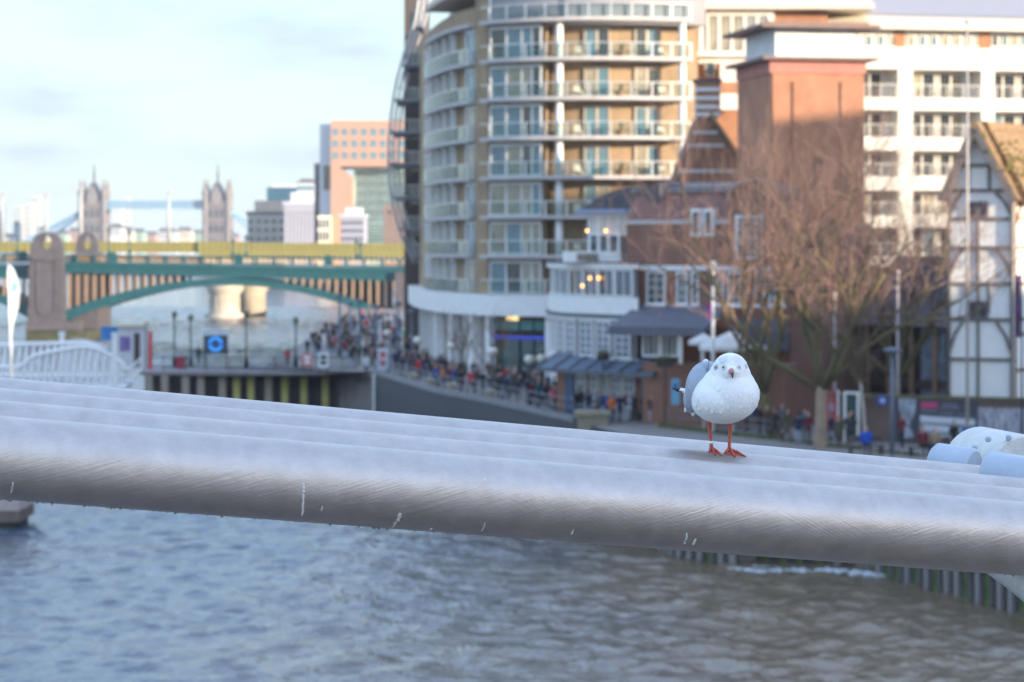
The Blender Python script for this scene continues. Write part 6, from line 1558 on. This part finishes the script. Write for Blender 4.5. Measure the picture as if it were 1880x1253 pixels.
for i in range(22):
    x = 118 + i * 4.4; yt = 628 - 8 * math.sin(math.pi * i / 12) if i < 12 else 625; mb = MB(); mb.tube([(X_(x, 195) - fnb.x, 0, 0), (X_(x, 195) - fnb.x, 0, Z_(yt, 195) - GZ)], .04, 5); mb.build('bar', gwm, fn_)
mb = MB(); mb.box(X_(114, 195) - fnb.x, -.05, .15, X_(212, 195) - fnb.x, .05, .3); mb.build('bottom_rail', gwm, fn_)
# ramp rail from the gangway to the jetty
rr_ = thing('ramp_railing', 'white barred ramp railing rising from the gangway to the jetty', 'railing', (X_(240, 200), 200, GZ)); rrb = Vector(rr_.location)
P0 = pw(222, 690, 195) - rrb; P1 = pw(262, 655, 204) - rrb
for i in range(9):
    a = P0.lerp(P1, i / 8); mb = MB(); mb.tube([a + Vector((0, 0, -1.1)), a], .045, 5); mb.build('bar', gwm, rr_)
for dz in (0, -1.05): mb = MB(); mb.tube([P0 + Vector((0, 0, dz)), P1 + Vector((0, 0, dz))], .07, 6); mb.build('rail', gwm, rr_)
D_ = 170.0; p = pw(21, 710, D_); fg = thing('feather_flag', 'tall white and blue feather banner at the left edge', 'flag', (p.x, D_, p.z))
def ff(x, y): q = pw(x, y, D_) - p; return (q.x, q.z)
mb = MB(); mb.tube([Vector((ff(x, y)[0], 0, ff(x, y)[1])) for x, y in ((21, 712), (20, 640), (17, 560), (14, 500), (16, 484))], [.11, .10, .07, .04, .03], 8); mb.build('pole', gwm, fg, True)
pl_ = [ff(x, y) for x, y in ((20, 628), (26, 590), (34, 565), (36, 540), (33, 515), (27, 498), (20, 487), (15, 488), (15, 520), (18, 580))]
fb2 = MB(); fb2.prism(pl_, -.03, .03, 'y'); fb2.build('banner', mat('banner_cloth', (.72, .76, .76), .7, var=.1, scale=.5, col2=(.80, .82, .82)), fg)
mb = MB(); mb.prism([ff(x, y) for x, y in ((22, 520), (30, 516), (33, 530), (27, 536), (23, 545))], -.045, -.032, 'y'); mb.build('banner_print', mat('banner_blue', (.25, .52, .62), .7, var=.1), fg)
# ------------------------------------------------------------------ lamps and poles
globe = mat('lamp_globe', (.66, .64, .55), .3, var=.05)
def globe_lamp(x, y, lab, D=None):
    D = D or 7.5 * F / (y - HY); p = pw(x, y, D)
    t = thing('globe_lamp', lab, 'street lamp', (p.x, D, GZ), 0, 'globe lamps along the promenade'); h = p.z - GZ
    mb = MB(); mb.lathe([(.16, 0), (.14, .5), (.06, .8), (.05, h - .4), (.14, h - .32)], 8); mb.build('post', BLACK, t, True)
    mb = MB(); mb.lathe([(.12, h - .32), (.34, h - .12), (.38, h + .05), (.30, h + .24), (.1, h + .36)], 14); mb.build('globe', globe, t, True)
    mb = MB(); mb.lathe([(.16, h + .34), (.12, h + .46), (.02, h + .55)], 10); mb.build('finial', BLACK, t, True)
for i, (x, y) in enumerate(((712, 612), (767, 626), (830, 636), (904, 646), (973, 661), (995, 660), (1085, 668))):
    globe_lamp(x, y, 'pale globe lamp on the promenade, ' + ['first and farthest, near the tide board', 'second from the road bridge, by the white piers', 'third from the road bridge, before the white piers', 'fourth from the road bridge, before the shopfront', 'left of the close pair before the shopfront', 'right of the close pair near the pub', 'in front of the slate awning'][i])
def lantern(x, yt, yb, D, lab):
    p = pw(x, yb, D); h = (yb - yt) / F * D; t = thing('lantern_post', lab, 'street lamp', (p.x, D, GZ), 0, 'black lantern posts on the jetty')
    h = Z_(yt, D) - GZ
    mb = MB(); mb.lathe([(.2, 0), (.18, .6), (.08, .9), (.07, h - .7)], 8); mb.build('post', BLACK, t, True)
    mb = MB(); mb.lathe([(.1, h - .7), (.24, h - .45), (.27, h - .15), (.06, h)], 8); mb.build('lantern', mat('lantern_brass', (.16, .15, .11), .4, var=.2), t, True)
for i, (x, yt, D) in enumerate(((320, 571, 213), (350, 577, 214), (452, 569, 210), (543, 582, 213))): lantern(x, yt, 670, D, 'black lantern post on the jetty, ' + ['leftmost', 'second from left, close to the leftmost', 'just right of the notice board', 'rightmost, at the crowd edge'][i])
def tall_pole(x, yt, D, lab):
    t = thing('lamp_column', lab, 'street lamp', (X_(x, D), D, GZ), 0, 'tall grey lamp columns by the crowd'); h = Z_(yt, D) - GZ
    mb = MB(); mb.tube([(0, 0, 0), (0, 0, 1.2), (0, 0, h)], [.2, .13, .09], 8); mb.build('column', mat('lamp_bluegrey', (.13, .15, .20), .5, var=.1), t, True)
    mb = MB(); mb.lathe([(.1, h - .05), (.42, h + .05), (.42, h + .15), (.12, h + .35)], 10); mb.build('lamp_head', MATS['lamp_bluegrey'], t, True)
for i, (x, yt, D) in enumerate(((623, 545, 232), (660, 555, 236), (690, 566, 230), (642, 560, 262), (731, 560, 226), (757, 575, 222))): tall_pole(x, yt, D, 'blue grey lamp column rising from the crowd, ' + ['first from the left', 'third from the left', 'fourth from the left', 'second from the left, farther back', 'fifth, by the bridge abutment', 'last, beside the white piers'][i])
def flagpole(x, yt, yb, D, r, lab, m=WHITE, banner=None):
    p = pw(x, yb, D); zb = min(p.z, GZ) if yb > 600 else p.z
    zb = GZ; t = thing('flagpole', lab, 'flagpole', (p.x, D, zb)); h = Z_(yt, D) - zb
    mb = MB(); mb.tube([(0, 0, 0), (0, 0, h)], [r, r * .6], 8); mb.build('pole', m, t, True)
    mb = MB(); mb.ell((0, 0, h), (r * 1.4, r * 1.4, r * 1.2), 8, 6); mb.build('finial', m, t, True)
    if banner:
        y0, y1, w, bm = banner; mb = MB(); z1 = Z_(y0, D) - zb; z0 = Z_(y1, D) - zb
        v = []; n_ = 8
        for i in range(n_ + 1):
            z = z0 + (z1 - z0) * i / n_; k = .08 * math.sin(i * 1.3)
            v += [(-.05, k, z), (-w * (1 - .25 * math.sin(i * .9) ** 2), k + .1, z), (-w * (1 - .25 * math.sin(i * .9) ** 2), k + .14, z), (-.05, k + .04, z)]
        f = []
        for i in range(n_):
            for q in range(4): f.append((i * 4 + q, i * 4 + (q + 1) % 4, i * 4 + 4 + (q + 1) % 4, i * 4 + 4 + q))
        mb.add(v, f); mb.build('banner', bm, t, True)
flagpole(1776, 40, 735, 123.5, .09, 'tall thin pale flagpole in front of the timber gable', mat('pole_tan', (.45, .40, .36), .5, var=.1))
flagpole(1309, 484, 780, 136.5, .13, 'white flagpole with magenta banner left of the gull head', WHITE, (558, 588, .35, mat('banner_magenta', (.55, .03, .30), .6, var=.1)))
flagpole(1648, 500, 735, 130.5, .11, 'white pole with small purple pennant left of the theatre', mat('pole_pale', (.42, .38, .40), .5, var=.1), (510, 545, .28, mat('pennant_purple', (.12, .08, .25), .6, var=.1)))
flagpole(1532, 540, 735, 133.0, .11, 'white pole behind the thick bare tree trunk', MATS['pole_pale'])
flagpole(1876, 500, 735, 126.0, .06, 'pole with dark red and blue banner at the right edge', BLACK, (505, 620, .36, mat('banner_dark', (.10, .04, .12), .6, var=.5, scale=1.5)))
t = thing('lamp_column', 'grey lamp column with flat dark head in front of the brown wall', 'street lamp', (X_(1638, 122), 122, GZ)); h = Z_(645, 122) - GZ
mb = MB(); mb.tube([(0, 0, 0), (0, 0, h)], [.12, .09], 8); mb.build('column', MATS['lamp_bluegrey'], t, True); mb = MB(); mb.lathe([(.12, h - .1), (.5, h), (.5, h + .08), (.15, h + .2)], 12); mb.build('lamp_head', MATS['lamp_bluegrey'], t, True)

# ------------------------------------------------------------------ bare winter trees
bark = mat('bark_moss', (.115, .085, .05), .95, var=.3, scale=2, col2=(.15, .13, .055), bump=.5, bscale=8)
bark_p = mat('bark_pale', (.30, .22, .16), .95, var=.25, scale=1.5, bump=.5, bscale=8)
twigm = mat('twig_red', (.23, .14, .108), .9, var=.3, scale=.6)
def make_tree(name, label, base, height, trunk_h, r0, seed, spread, limbs, levels, up=.35, n_twig=7, trunk_m=None, lean=(0, 0), lens=.62, twr=.008):
    R = random.Random(seed); t = thing(name, label, 'tree', base)
    limb_b = MB(); twig_b = MB(); cnt = [0]
    def grow(p, d, L, r, lv):
        n_ = 5 if lv < 3 else 3; pts = [p]; rs = [r]; dd = d.copy(); q = p.copy()
        r1 = r * (.55 if lv < levels else .35)
        for i in range(n_):
            jit = .22 if lv < 2 else .30
            dd = (dd + Vector((R.gauss(0, jit), R.gauss(0, jit), R.gauss(0, jit * .6) + up * .32))).normalized()
            q = q + dd * (L / n_); pts.append(q.copy()); rs.append(r + (r1 - r) * (i + 1) / n_)
        (limb_b if lv <= 2 else twig_b).tube(pts, rs, 8 if lv < 1 else (6 if lv < 3 else 3), cap=lv < 2)
        if lv >= levels: return
        k = limbs[lv] if lv < len(limbs) else n_twig
        for i in range(k):
            f_ = R.uniform(.25, 1.0) if lv > 0 else R.uniform(.55, 1.0)
            if i == 0: f_ = 1.0
            idx = f_ * n_; i0 = min(n_ - 1, int(idx)); pp = pts[i0].lerp(pts[i0 + 1], idx - i0); rr = rs[i0] + (rs[i0 + 1] - rs[i0]) * (idx - i0)
            base_d = (pts[i0 + 1] - pts[i0]).normalized(); a = R.uniform(0, 6.283)
            ax = base_d.orthogonal().normalized(); ax = Matrix.Rotation(a, 3, base_d) @ ax
            ang = R.uniform(.35, .85) * spread * (1.0 if i else .5)
            nd = Matrix.Rotation(ang, 3, ax) @ base_d
            nd = (nd + Vector((0, 0, up * .5))).normalized()
            grow(pp, nd, L * R.uniform(lens - .14, lens + .16), max(twr * .7, rr * R.uniform(.5, .72)), lv + 1)
    # trunk
    tp_ = []; rs = []; q = Vector((0, 0, -.2)); dd = Vector((lean[0], lean[1], 1)).normalized()
    for i in range(7):
        tp_.append(q.copy()); rs.append(r0 * (1.35 if i == 0 else (1.1 if i == 1 else 1.0 - .03 * i))); q = q + dd * (trunk_h + .2) / 6; dd = (dd + Vector((R.gauss(0, .03), R.gauss(0, .03), 0))).normalized()
    tb_ = MB(); tb_.tube(tp_, rs, 14); tr = tb_.build('trunk', trunk_m or bark_p, t, True)
    top = tp_[-1]
    for i in range(limbs[0]):
        a = 2 * math.pi * i / limbs[0] + R.uniform(-.4, .4); el = R.uniform(.30, .95) * spread
        d = Vector((math.cos(a) * math.sin(el), math.sin(a) * math.sin(el), math.cos(el)))
        grow(top - Vector((0, 0, .2)), d, (height - trunk_h) * R.uniform(.44, .60), r0 * R.uniform(.42, .6), 1)
    limb_b.build('limbs', bark, t, True)
    o = twig_b.build('crown', twigm, t); 
    return t
make_tree('plane_tree', 'big bare tree with thick pale forked trunk right of the gull', (X_(1507, 126.5), 126.5, GZ), 19.5, 3.2, .34, 21, 1.15, [7, 5, 6, 5], 5, .34, 4)
make_tree('plane_tree', 'bare mossy tree with tall upright limbs rising behind the gull head', (X_(1425, 134), 134, GZ), 18.5, 2.6, .36, 8, .85, [5, 4, 4, 4], 5, .48, 4, bark, (-.32, 0))
make_tree('plane_tree', 'farther bare tree with dense twigs before the brick tower', (X_(1650, 136), 136, GZ), 14.5, 3.2, .26, 33, 1.15, [6, 5, 6, 6], 5, .34, 6, bark)
make_tree('bare_sapling', 'small reddish bare tree before the white piers, left one', (X_(852, 184), 184, GZ), 6.0, 1.6, .09, 5, .8, [4, 4, 5], 4, .4, 5, twigm, twr=.014)
make_tree('bare_sapling', 'small reddish bare tree before the shopfront, right one', (X_(908, 178), 178, GZ), 6.0, 1.6, .09, 6, .9, [4, 4, 5], 4, .4, 5, twigm, twr=.014)
make_tree('bare_sapling', 'slim pale trunked young tree between the doorway and the plaque', (X_(1588, 125), 125, GZ), 6.0, 3.6, .10, 16, .7, [4, 4, 4], 4, .4, 4, mat('bark_white', (.38, .32, .30), .9, var=.3, scale=6))

# ------------------------------------------------------------------ people
skin = mat('skin', (.46, .28, .21), .6, var=.05)
def person_mesh(seed, pose):
    """one continuous body; faces sorted into skin, hair, top, legs, shoes by where they are"""
    R = random.Random(seed); mb = MB()
    def cap(a, b, r0, r1, n=5):
        a = Vector(a); b = Vector(b)
        for i in range(n + 1): t = i / n; r = r0 + (r1 - r0) * t; mb.ell(a.lerp(b, t), (r, r, r), 8, 6)
    sit = pose == 'sit'; hipz = .92 if not sit else .50
    st = {'walk': .30, 'stand': .04, 'sit': 0}[pose]
    for s, ph in ((-1, 1), (1, -1)):
        hip = Vector((s * .09, 0, hipz)); 
        if sit: knee = Vector((s * .11, -.42, .52)); foot = Vector((s * .11, -.40, .06))
        else: knee = Vector((s * .095, -ph * st * .55 - .02, .50)); foot = Vector((s * .10, -ph * st + (.12 if ph < 0 and st > .1 else 0), .07))
        cap(hip, knee, .095, .065); cap(knee, foot, .062, .048); mb.ell(foot + Vector((0, -.06, -.02)), (.05, .12, .05), 8, 6)
    sh = hipz + .52
    mb.ell((0, .0, hipz + .02), (.16, .12, .13), 12, 8); mb.ell((0, .0, hipz + .22), (.165, .125, .2), 12, 8); mb.ell((0, .0, hipz + .40), (.19, .125, .18), 12, 8)
    bend = R.uniform(.05, .35)
    for s, ph in ((-1, -1), (1, 1)):
        a = Vector((s * .20, 0, sh - .03)); e = Vector((s * .255, -ph * st * .4 + .03, sh - .31)); w = Vector((s * .235, -ph * st * .7 - bend, sh - .50 + bend * .5))
        cap(a, e, .068, .054); cap(e, w, .052, .04); mb.ell(w + Vector((0, -.03, -.04)), (.036, .045, .06), 8, 6)
    cap((0, 0, sh), (0, -.01, sh + .1), .062, .055, 2); hd = Vector((0, -.02, sh + .205))
    mb.ell(hd, (.080, .098, .118), 12, 9); mb.ell(hd + Vector((0, -.10, -.01)), (.018, .022, .024), 6, 5)
    mb.ell(hd + Vector((0, .025, .03)), (.092, .10, .115), 12, 9)
    for s in (-1, 1): mb.ell(hd + Vector((s * .085, .01, -.01)), (.015, .025, .033), 6, 5)
    me = remesh(mb, .026, 3, 'person', [skin] * 5)
    for p in me.polygons:
        c = p.center; i = 2
        if c.z > hd.z - .16: i = 0 if (c.y < hd.y + .02 and c.z < hd.z + .07) or c.z < hd.z - .06 else 1
        elif c.z < .11: i = 4
        elif c.z < hipz - .12 and not (abs(c.x) > .19): i = 3
        elif abs(c.x) > .17 and c.z < sh - .46: i = 0
        if sit and c.y < -.16 and c.z < .62 and c.z > .11: i = 3
        p.material_index = i
    return me
PM = [person_mesh(1, 'walk'), person_mesh(2, 'stand'), person_mesh(3, 'walk'), person_mesh(4, 'stand')]
PSIT = person_mesh(7, 'sit')
TOPS = {'black': (.018, .018, .022), 'navy': (.022, .03, .07), 'charcoal': (.05, .05, .055), 'brown': (.09, .05, .035), 'maroon': (.14, .02, .035), 'olive': (.08, .08, .045), 'blue': (.03, .08, .28), 'grey': (.15, .15, .17), 'red': (.42, .03, .04), 'tan': (.26, .18, .12), 'white': (.6, .6, .62), 'orange': (.5, .14, .03), 'teal': (.02, .13, .16), 'rose': (.5, .10, .13), 'royal blue': (.015, .07, .42)}
LEGS = {'black': (.02, .02, .022), 'dark blue': (.03, .04, .08), 'grey': (.10, .10, .11), 'pale blue': (.30, .38, .50), 'brown': (.08, .05, .04)}
HAIR = {'dark': (.02, .015, .012), 'brown': (.07, .04, .025), 'fair': (.30, .20, .10), 'grey': (.3, .3, .3)}
def cm(pre, d, k): return mat(pre + '_' + k.replace(' ', '_'), d[k], .85, var=.12, scale=6)
def person(x, D, top, legs='black', hair='dark', face=0.0, lab='', group=None, me=None, z=GZ, X=None, k=1.0):
    me = me or RN.choice(PM); px_ = X if X is not None else X_(x, D)
    o = inst('person', me, None, (px_, D, z), face); o.scale = (k, k, k * RN.uniform(.95, 1.04))
    for i, m in enumerate((skin, cm('hair', HAIR, hair), cm('top', TOPS, top), cm('legs', LEGS, legs), BLACK)):
        o.material_slots[i].link = 'OBJECT'; o.material_slots[i].material = m
    tag(o, lab, 'person', group); return o
PG = 'people strolling along the promenade'
# people that can be told apart
spec = [(1466, 817, 'navy', 'pale blue', 'dark', 3.0, 'person in navy jacket and pale jeans left of the thick tree trunk', 1),
        (1396, 800, 'black', 'black', 'brown', .4, 'person in long black coat at the path railing right of the gull', 0),
        (1408, 803, 'brown', 'dark blue', 'fair', -.5, 'person in brown jacket close behind the black coat', 1),
        (1446, 812, 'olive', 'brown', 'brown', 1.0, 'person in olive coat under the mossy leaning limb', 0),
        (1484, 818, 'maroon', 'grey', 'dark', .2, 'person in maroon top just left of the thick trunk', 1),
        (1540, 824, 'olive', 'brown', 'fair', .1, 'person in dark olive coat facing us right of the thick trunk', 1),
        (1558, 822, 'charcoal', 'black', 'brown', -.3, 'person in charcoal coat before the white doorway', 3),
        (1656, 822, 'maroon', 'black', 'brown', .6, 'person in dark red coat beside the grey lamp column', 1),
        (1240, 776, 'black', 'black', 'brown', .1, 'person in black coat just left of the gull body', 1),
        (1218, 770, 'navy', 'black', 'brown', .2, 'person in navy coat below the blue wall notice', 3),
        (1182, 774, 'charcoal', 'black', 'grey', 1.2, 'person in charcoal coat with grey hair before the blue door', 0),
        (1165, 774, 'black', 'black', 'dark', -1.0, 'person all in black before the right pub windows', 2),
        (1114, 772, 'blue', 'dark blue', 'brown', .3, 'person in blue jacket before the pub windows', 0),
        (1123, 776, 'orange', 'dark blue', 'brown', .0, 'person with orange jacket before the pub windows', 1),
        (1088, 764, 'brown', 'black', 'fair', .9, 'person in brown coat before the white pub windows', 0),
        (1068, 762, 'charcoal', 'black', 'dark', 2.6, 'person in charcoal coat with back turned near the pub', 1),
        (1048, 758, 'tan', 'brown', 'dark', .4, 'person in tan coat near the blue pub door', 3),
        (1030, 754, 'black', 'black', 'fair', -.2, 'person in black coat between rose and tan coats', 1),
        (1018, 756, 'rose', 'black', 'dark', .2, 'person in long rose red coat at the river wall', 1),
        (673, 690, 'white', 'black', 'brown', .1, 'person in white jacket standing at the jetty end', 1),
        (527, 676, 'red', 'black', 'dark', .5, 'person in dark red jacket by the jetty railing', 1),
        (365, 672, 'navy', 'dark blue', 'dark', .3, 'person in navy coat left of the jetty notice board', 3),
        (812, 716, 'orange', 'black', 'brown', 2.5, 'person in orange jacket before the white piers', 2),
        (800, 716, 'blue', 'grey', 'fair', .4, 'person with blue jacket before the white piers', 0),
        (694, 684, 'red', 'dark blue', 'brown', 1.4, 'person in bright red top left of the tall pale board', 1)]
for (x, y, tp_, lg_, hr, fc, lb, mi) in spec: person(x, 10.5 * F / (y - HY), tp_, lg_, hr, fc, lb, PG, PM[mi])
extra = [(1000, 750, 'navy', 'shopfront corner'), (1058, 766, 'black', 'second pub window'), (1078, 768, 'navy', 'third pub window'), (1098, 770, 'grey', 'flower basket post'), (1138, 776, 'navy', 'fifth pub window'), (1150, 770, 'maroon', 'last pub window'), (1196, 778, 'brown', 'blue pub door'), (1206, 772, 'charcoal', 'brick wall corner'), (1228, 778, 'black', 'blue wall notice'),
         (1352, 788, 'navy', 'gull breast on its right side'), (1372, 792, 'charcoal', 'path railing middle'), (1384, 790, 'blue', 'path railing post'), (1424, 806, 'black', 'mossy leaning trunk'), (1436, 800, 'grey', 'mossy leaning trunk on its right'), (1478, 812, 'teal', 'thick trunk, farther back'), (1526, 820, 'navy', 'narrow red poster')]
for (x, y, tp_, wh_) in extra: person(x, 10.5 * F / (y - HY), tp_, RN.choice(list(LEGS)), RN.choice(list(HAIR)), RN.uniform(-2, 2), 'person in %s coat near the %s' % (tp_, wh_), PG)
bench = thing('park_bench', 'dark bench on the grass edge right of the thick trunk', 'bench', (X_(1590, 122.5), 122.5, GZ), .1)
mb = MB(); mb.box(-.9, -.25, .42, .9, .25, .48); mb.build('seat', pilem, bench); mb = MB(); mb.box(-.9, .2, .6, .9, .25, .95); mb.build('backrest', pilem, bench)
for sx in (-.8, .8): mb = MB(); mb.box(sx - .05, -.22, 0, sx + .05, .22, .42); mb.build('leg', BLACK, bench)
person(1590, 122.4, 'royal blue', 'dark blue', 'brown', .0, 'seated person in royal blue jacket with red scarf on the bench', PG, PSIT, z=GZ + .03, k=1.12)
bench2 = thing('park_bench', 'dark bench in front of the goblet poster board', 'bench', (X_(1708, 121.5), 121.5, GZ), .1)
mb = MB(); mb.box(-1.1, -.25, .42, 1.1, .25, .48); mb.build('seat', pilem, bench2); mb = MB(); mb.box(-1.1, .2, .6, 1.1, .25, .95); mb.build('backrest', pilem, bench2)
for sx in (-1, 1): mb = MB(); mb.box(sx - .05, -.22, 0, sx + .05, .22, .42); mb.build('leg', BLACK, bench2)
person(1716, 121.4, 'tan', 'dark blue', 'grey', -.3, 'seated person in tan top with white hair before the striped poster', PG, PSIT, z=GZ + .03, k=1.12)
person(1694, 121.5, 'maroon', 'black', 'brown', .2, 'seated person in maroon top before the goblet poster', PG, PSIT, z=GZ + .03, k=1.12)
person(1752, 122.5, 'black', 'black', 'dark', .3, 'person in black before the right end of the striped poster', PG, PM[3])
person(1775, 122.0, 'blue', 'black', 'dark', -.3, 'person in blue jacket half hidden behind the clamp disc', PG, PM[1])
person(1563, 129.9, 'black', 'black', 'dark', 0.1, 'person in black standing in the white framed doorway', PG, PM[1])
# the strolling crowd
def lerp_tab(tab, d):
    for i in range(len(tab) - 1):
        if tab[i][0] <= d <= tab[i + 1][0]: t = (d - tab[i][0]) / (tab[i + 1][0] - tab[i][0]); return tab[i][1] + (tab[i + 1][1] - tab[i][1]) * t
    return tab[-1][1]
XW = [(145, 5.0), (154.5, 2.2), (165, -1.0), (173.6, -4.0), (184.6, -6.7), (196, -9.4), (200, -10.4), (214, -15), (228, -21), (250, -21.5), (290, -23), (344, -24), (360, -24)]
XI = [(145, 6.8), (152, 4.0), (158, 3.2), (172, 2.4), (185, -.5), (192, -4.5), (205, -6.5), (240, -10), (290, -13), (344, -17), (360, -18)]
placed = []
tops_w = ['black'] * 12 + ['navy'] * 10 + ['charcoal'] * 6 + ['brown'] * 4 + ['maroon'] * 2 + ['olive', 'grey', 'tan', 'blue', 'blue', 'teal', 'red', 'rose']
bands = [(147, 158, 8, 'near the pub bow window'), (158, 172, 26, 'before the shopfront'), (172, 186, 30, 'before the white piers'), (186, 204, 30, 'by the tide board'), (204, 240, 45, 'below the bridge abutment'), (240, 290, 60, 'in crowd below the arch'), (290, 352, 48, 'at the crowd back')]
used_l = {}
for (d0, d1, n_, where) in bands:
    got = 0; tries = 0
    while got < n_ and tries < 3000:
        tries += 1
        D = RN.uniform(d0, d1); a, b = lerp_tab(XW, D) + .4, lerp_tab(XI, D)
        if b <= a: continue
        X = RN.uniform(a, b)
        if any((X - q[0]) ** 2 + ((D - q[1])) ** 2 < .36 for q in placed): continue
        placed.append((X, D))
        for _ in range(60):
            tp_ = RN.choice(tops_w); lg_ = RN.choice(list(LEGS)); hr = RN.choice(list(HAIR))
            if (where, tp_, lg_, hr) not in used_l: break
        used_l[(where, tp_, lg_, hr)] = 1
        lab = 'person with %s hair, %s coat, %s legs %s' % (hr, tp_, lg_, where)
        got += 1
        person(0, D, tp_, lg_, hr, RN.choice([0, math.pi]) + RN.gauss(0, .6), lab, 'people %s' % where, None, GZ, X)

# ------------------------------------------------------------------ unseen buildings out of frame, placed and sized to throw the evening shade
def offblock(name, label, c, w, c0, c1, ztop, m, rows, cols):
    """block laid along the shade line: c/w are distances along and across the sun direction"""
    ex = Vector((SX, SY)); ey = Vector((-SY, SX)); pos = ex * c0 + ey * w[0]
    t = thing(name, label, 'building', (pos.x, pos.y, GZ), math.atan2(ey.y, ey.x)); L = w[1] - w[0]; dpt = c1 - c0; h = ztop - GZ
    mb = MB(); mb.box(0, -dpt, 0, L, 0, h); mb.build('wall', m, t)
    mb = MB(); mb.box(-.4, -dpt - .4, h, L + .4, .4, h + .5); mb.build('parapet', slabm, t)
    for r in range(rows):
        for k in range(cols): window(t, L * (k + .25) / cols, h * (r + .3) / rows, L / cols * .5, h / rows * .5, 2, 2, .14, WHITE, GLASS)
    for r in range(rows):
        for k in range(3): o = window(t, 0, 0, dpt / 3 * .5, h / rows * .5, 2, 2, 0, WHITE, GLASS); o.rotation_euler = (0, 0, rad(-90)); o.location = (-.02, -dpt / 3 * (k + .25), h * (r + .3) / rows)
    return t
offblock('shade_block', 'tall brick block added out of frame to shade the brick tower', 0, (127, 168), 24, 44, 40.0, orangeb, 9, 10)  # this and the next two: made-up blocks, added to cast the shade edges
offblock('shade_block', 'lower brick block added out of frame to shade the white flats', 0, (169, 275), 26, 46, 31.0, orangeb, 7, 16)
offblock('shade_block', 'tallest brick block added out of frame to shade the crowd', 0, (212, 288), 48, 66, 46.0, orangeb, 10, 12)
offblock('low_shade_block', 'low brick block added out of frame to shade the promenade wall', 0, (58, 126), 66, 86, 32.0, redb, 5, 14)  # made-up block too, added to keep wall and promenade in shade
offblock('power_station', 'huge brick power station out of frame behind the bridge', 0, (-45, 45), 110, 165, 36.5, redb, 4, 12)

# ------------------------------------------------------------------ evening air
hm = bpy.data.materials.new('haze_air'); hm.use_nodes = True; n, l = hm.node_tree.nodes, hm.node_tree.links; n.clear()
ho_ = n.new('ShaderNodeOutputMaterial'); hv = n.new('ShaderNodeVolumePrincipled'); hv.inputs['Color'].default_value = (.80, .87, .95, 1); hv.inputs['Density'].default_value = .00012
l.new(hv.outputs[0], ho_.inputs['Volume'])
mb = MB(); mb.box(-9100, -700, -2.5, 9100, 12100, 90); o = mb.build('haze', hm); tag(o, 'thin evening haze over the river', 'haze', kind='stuff')
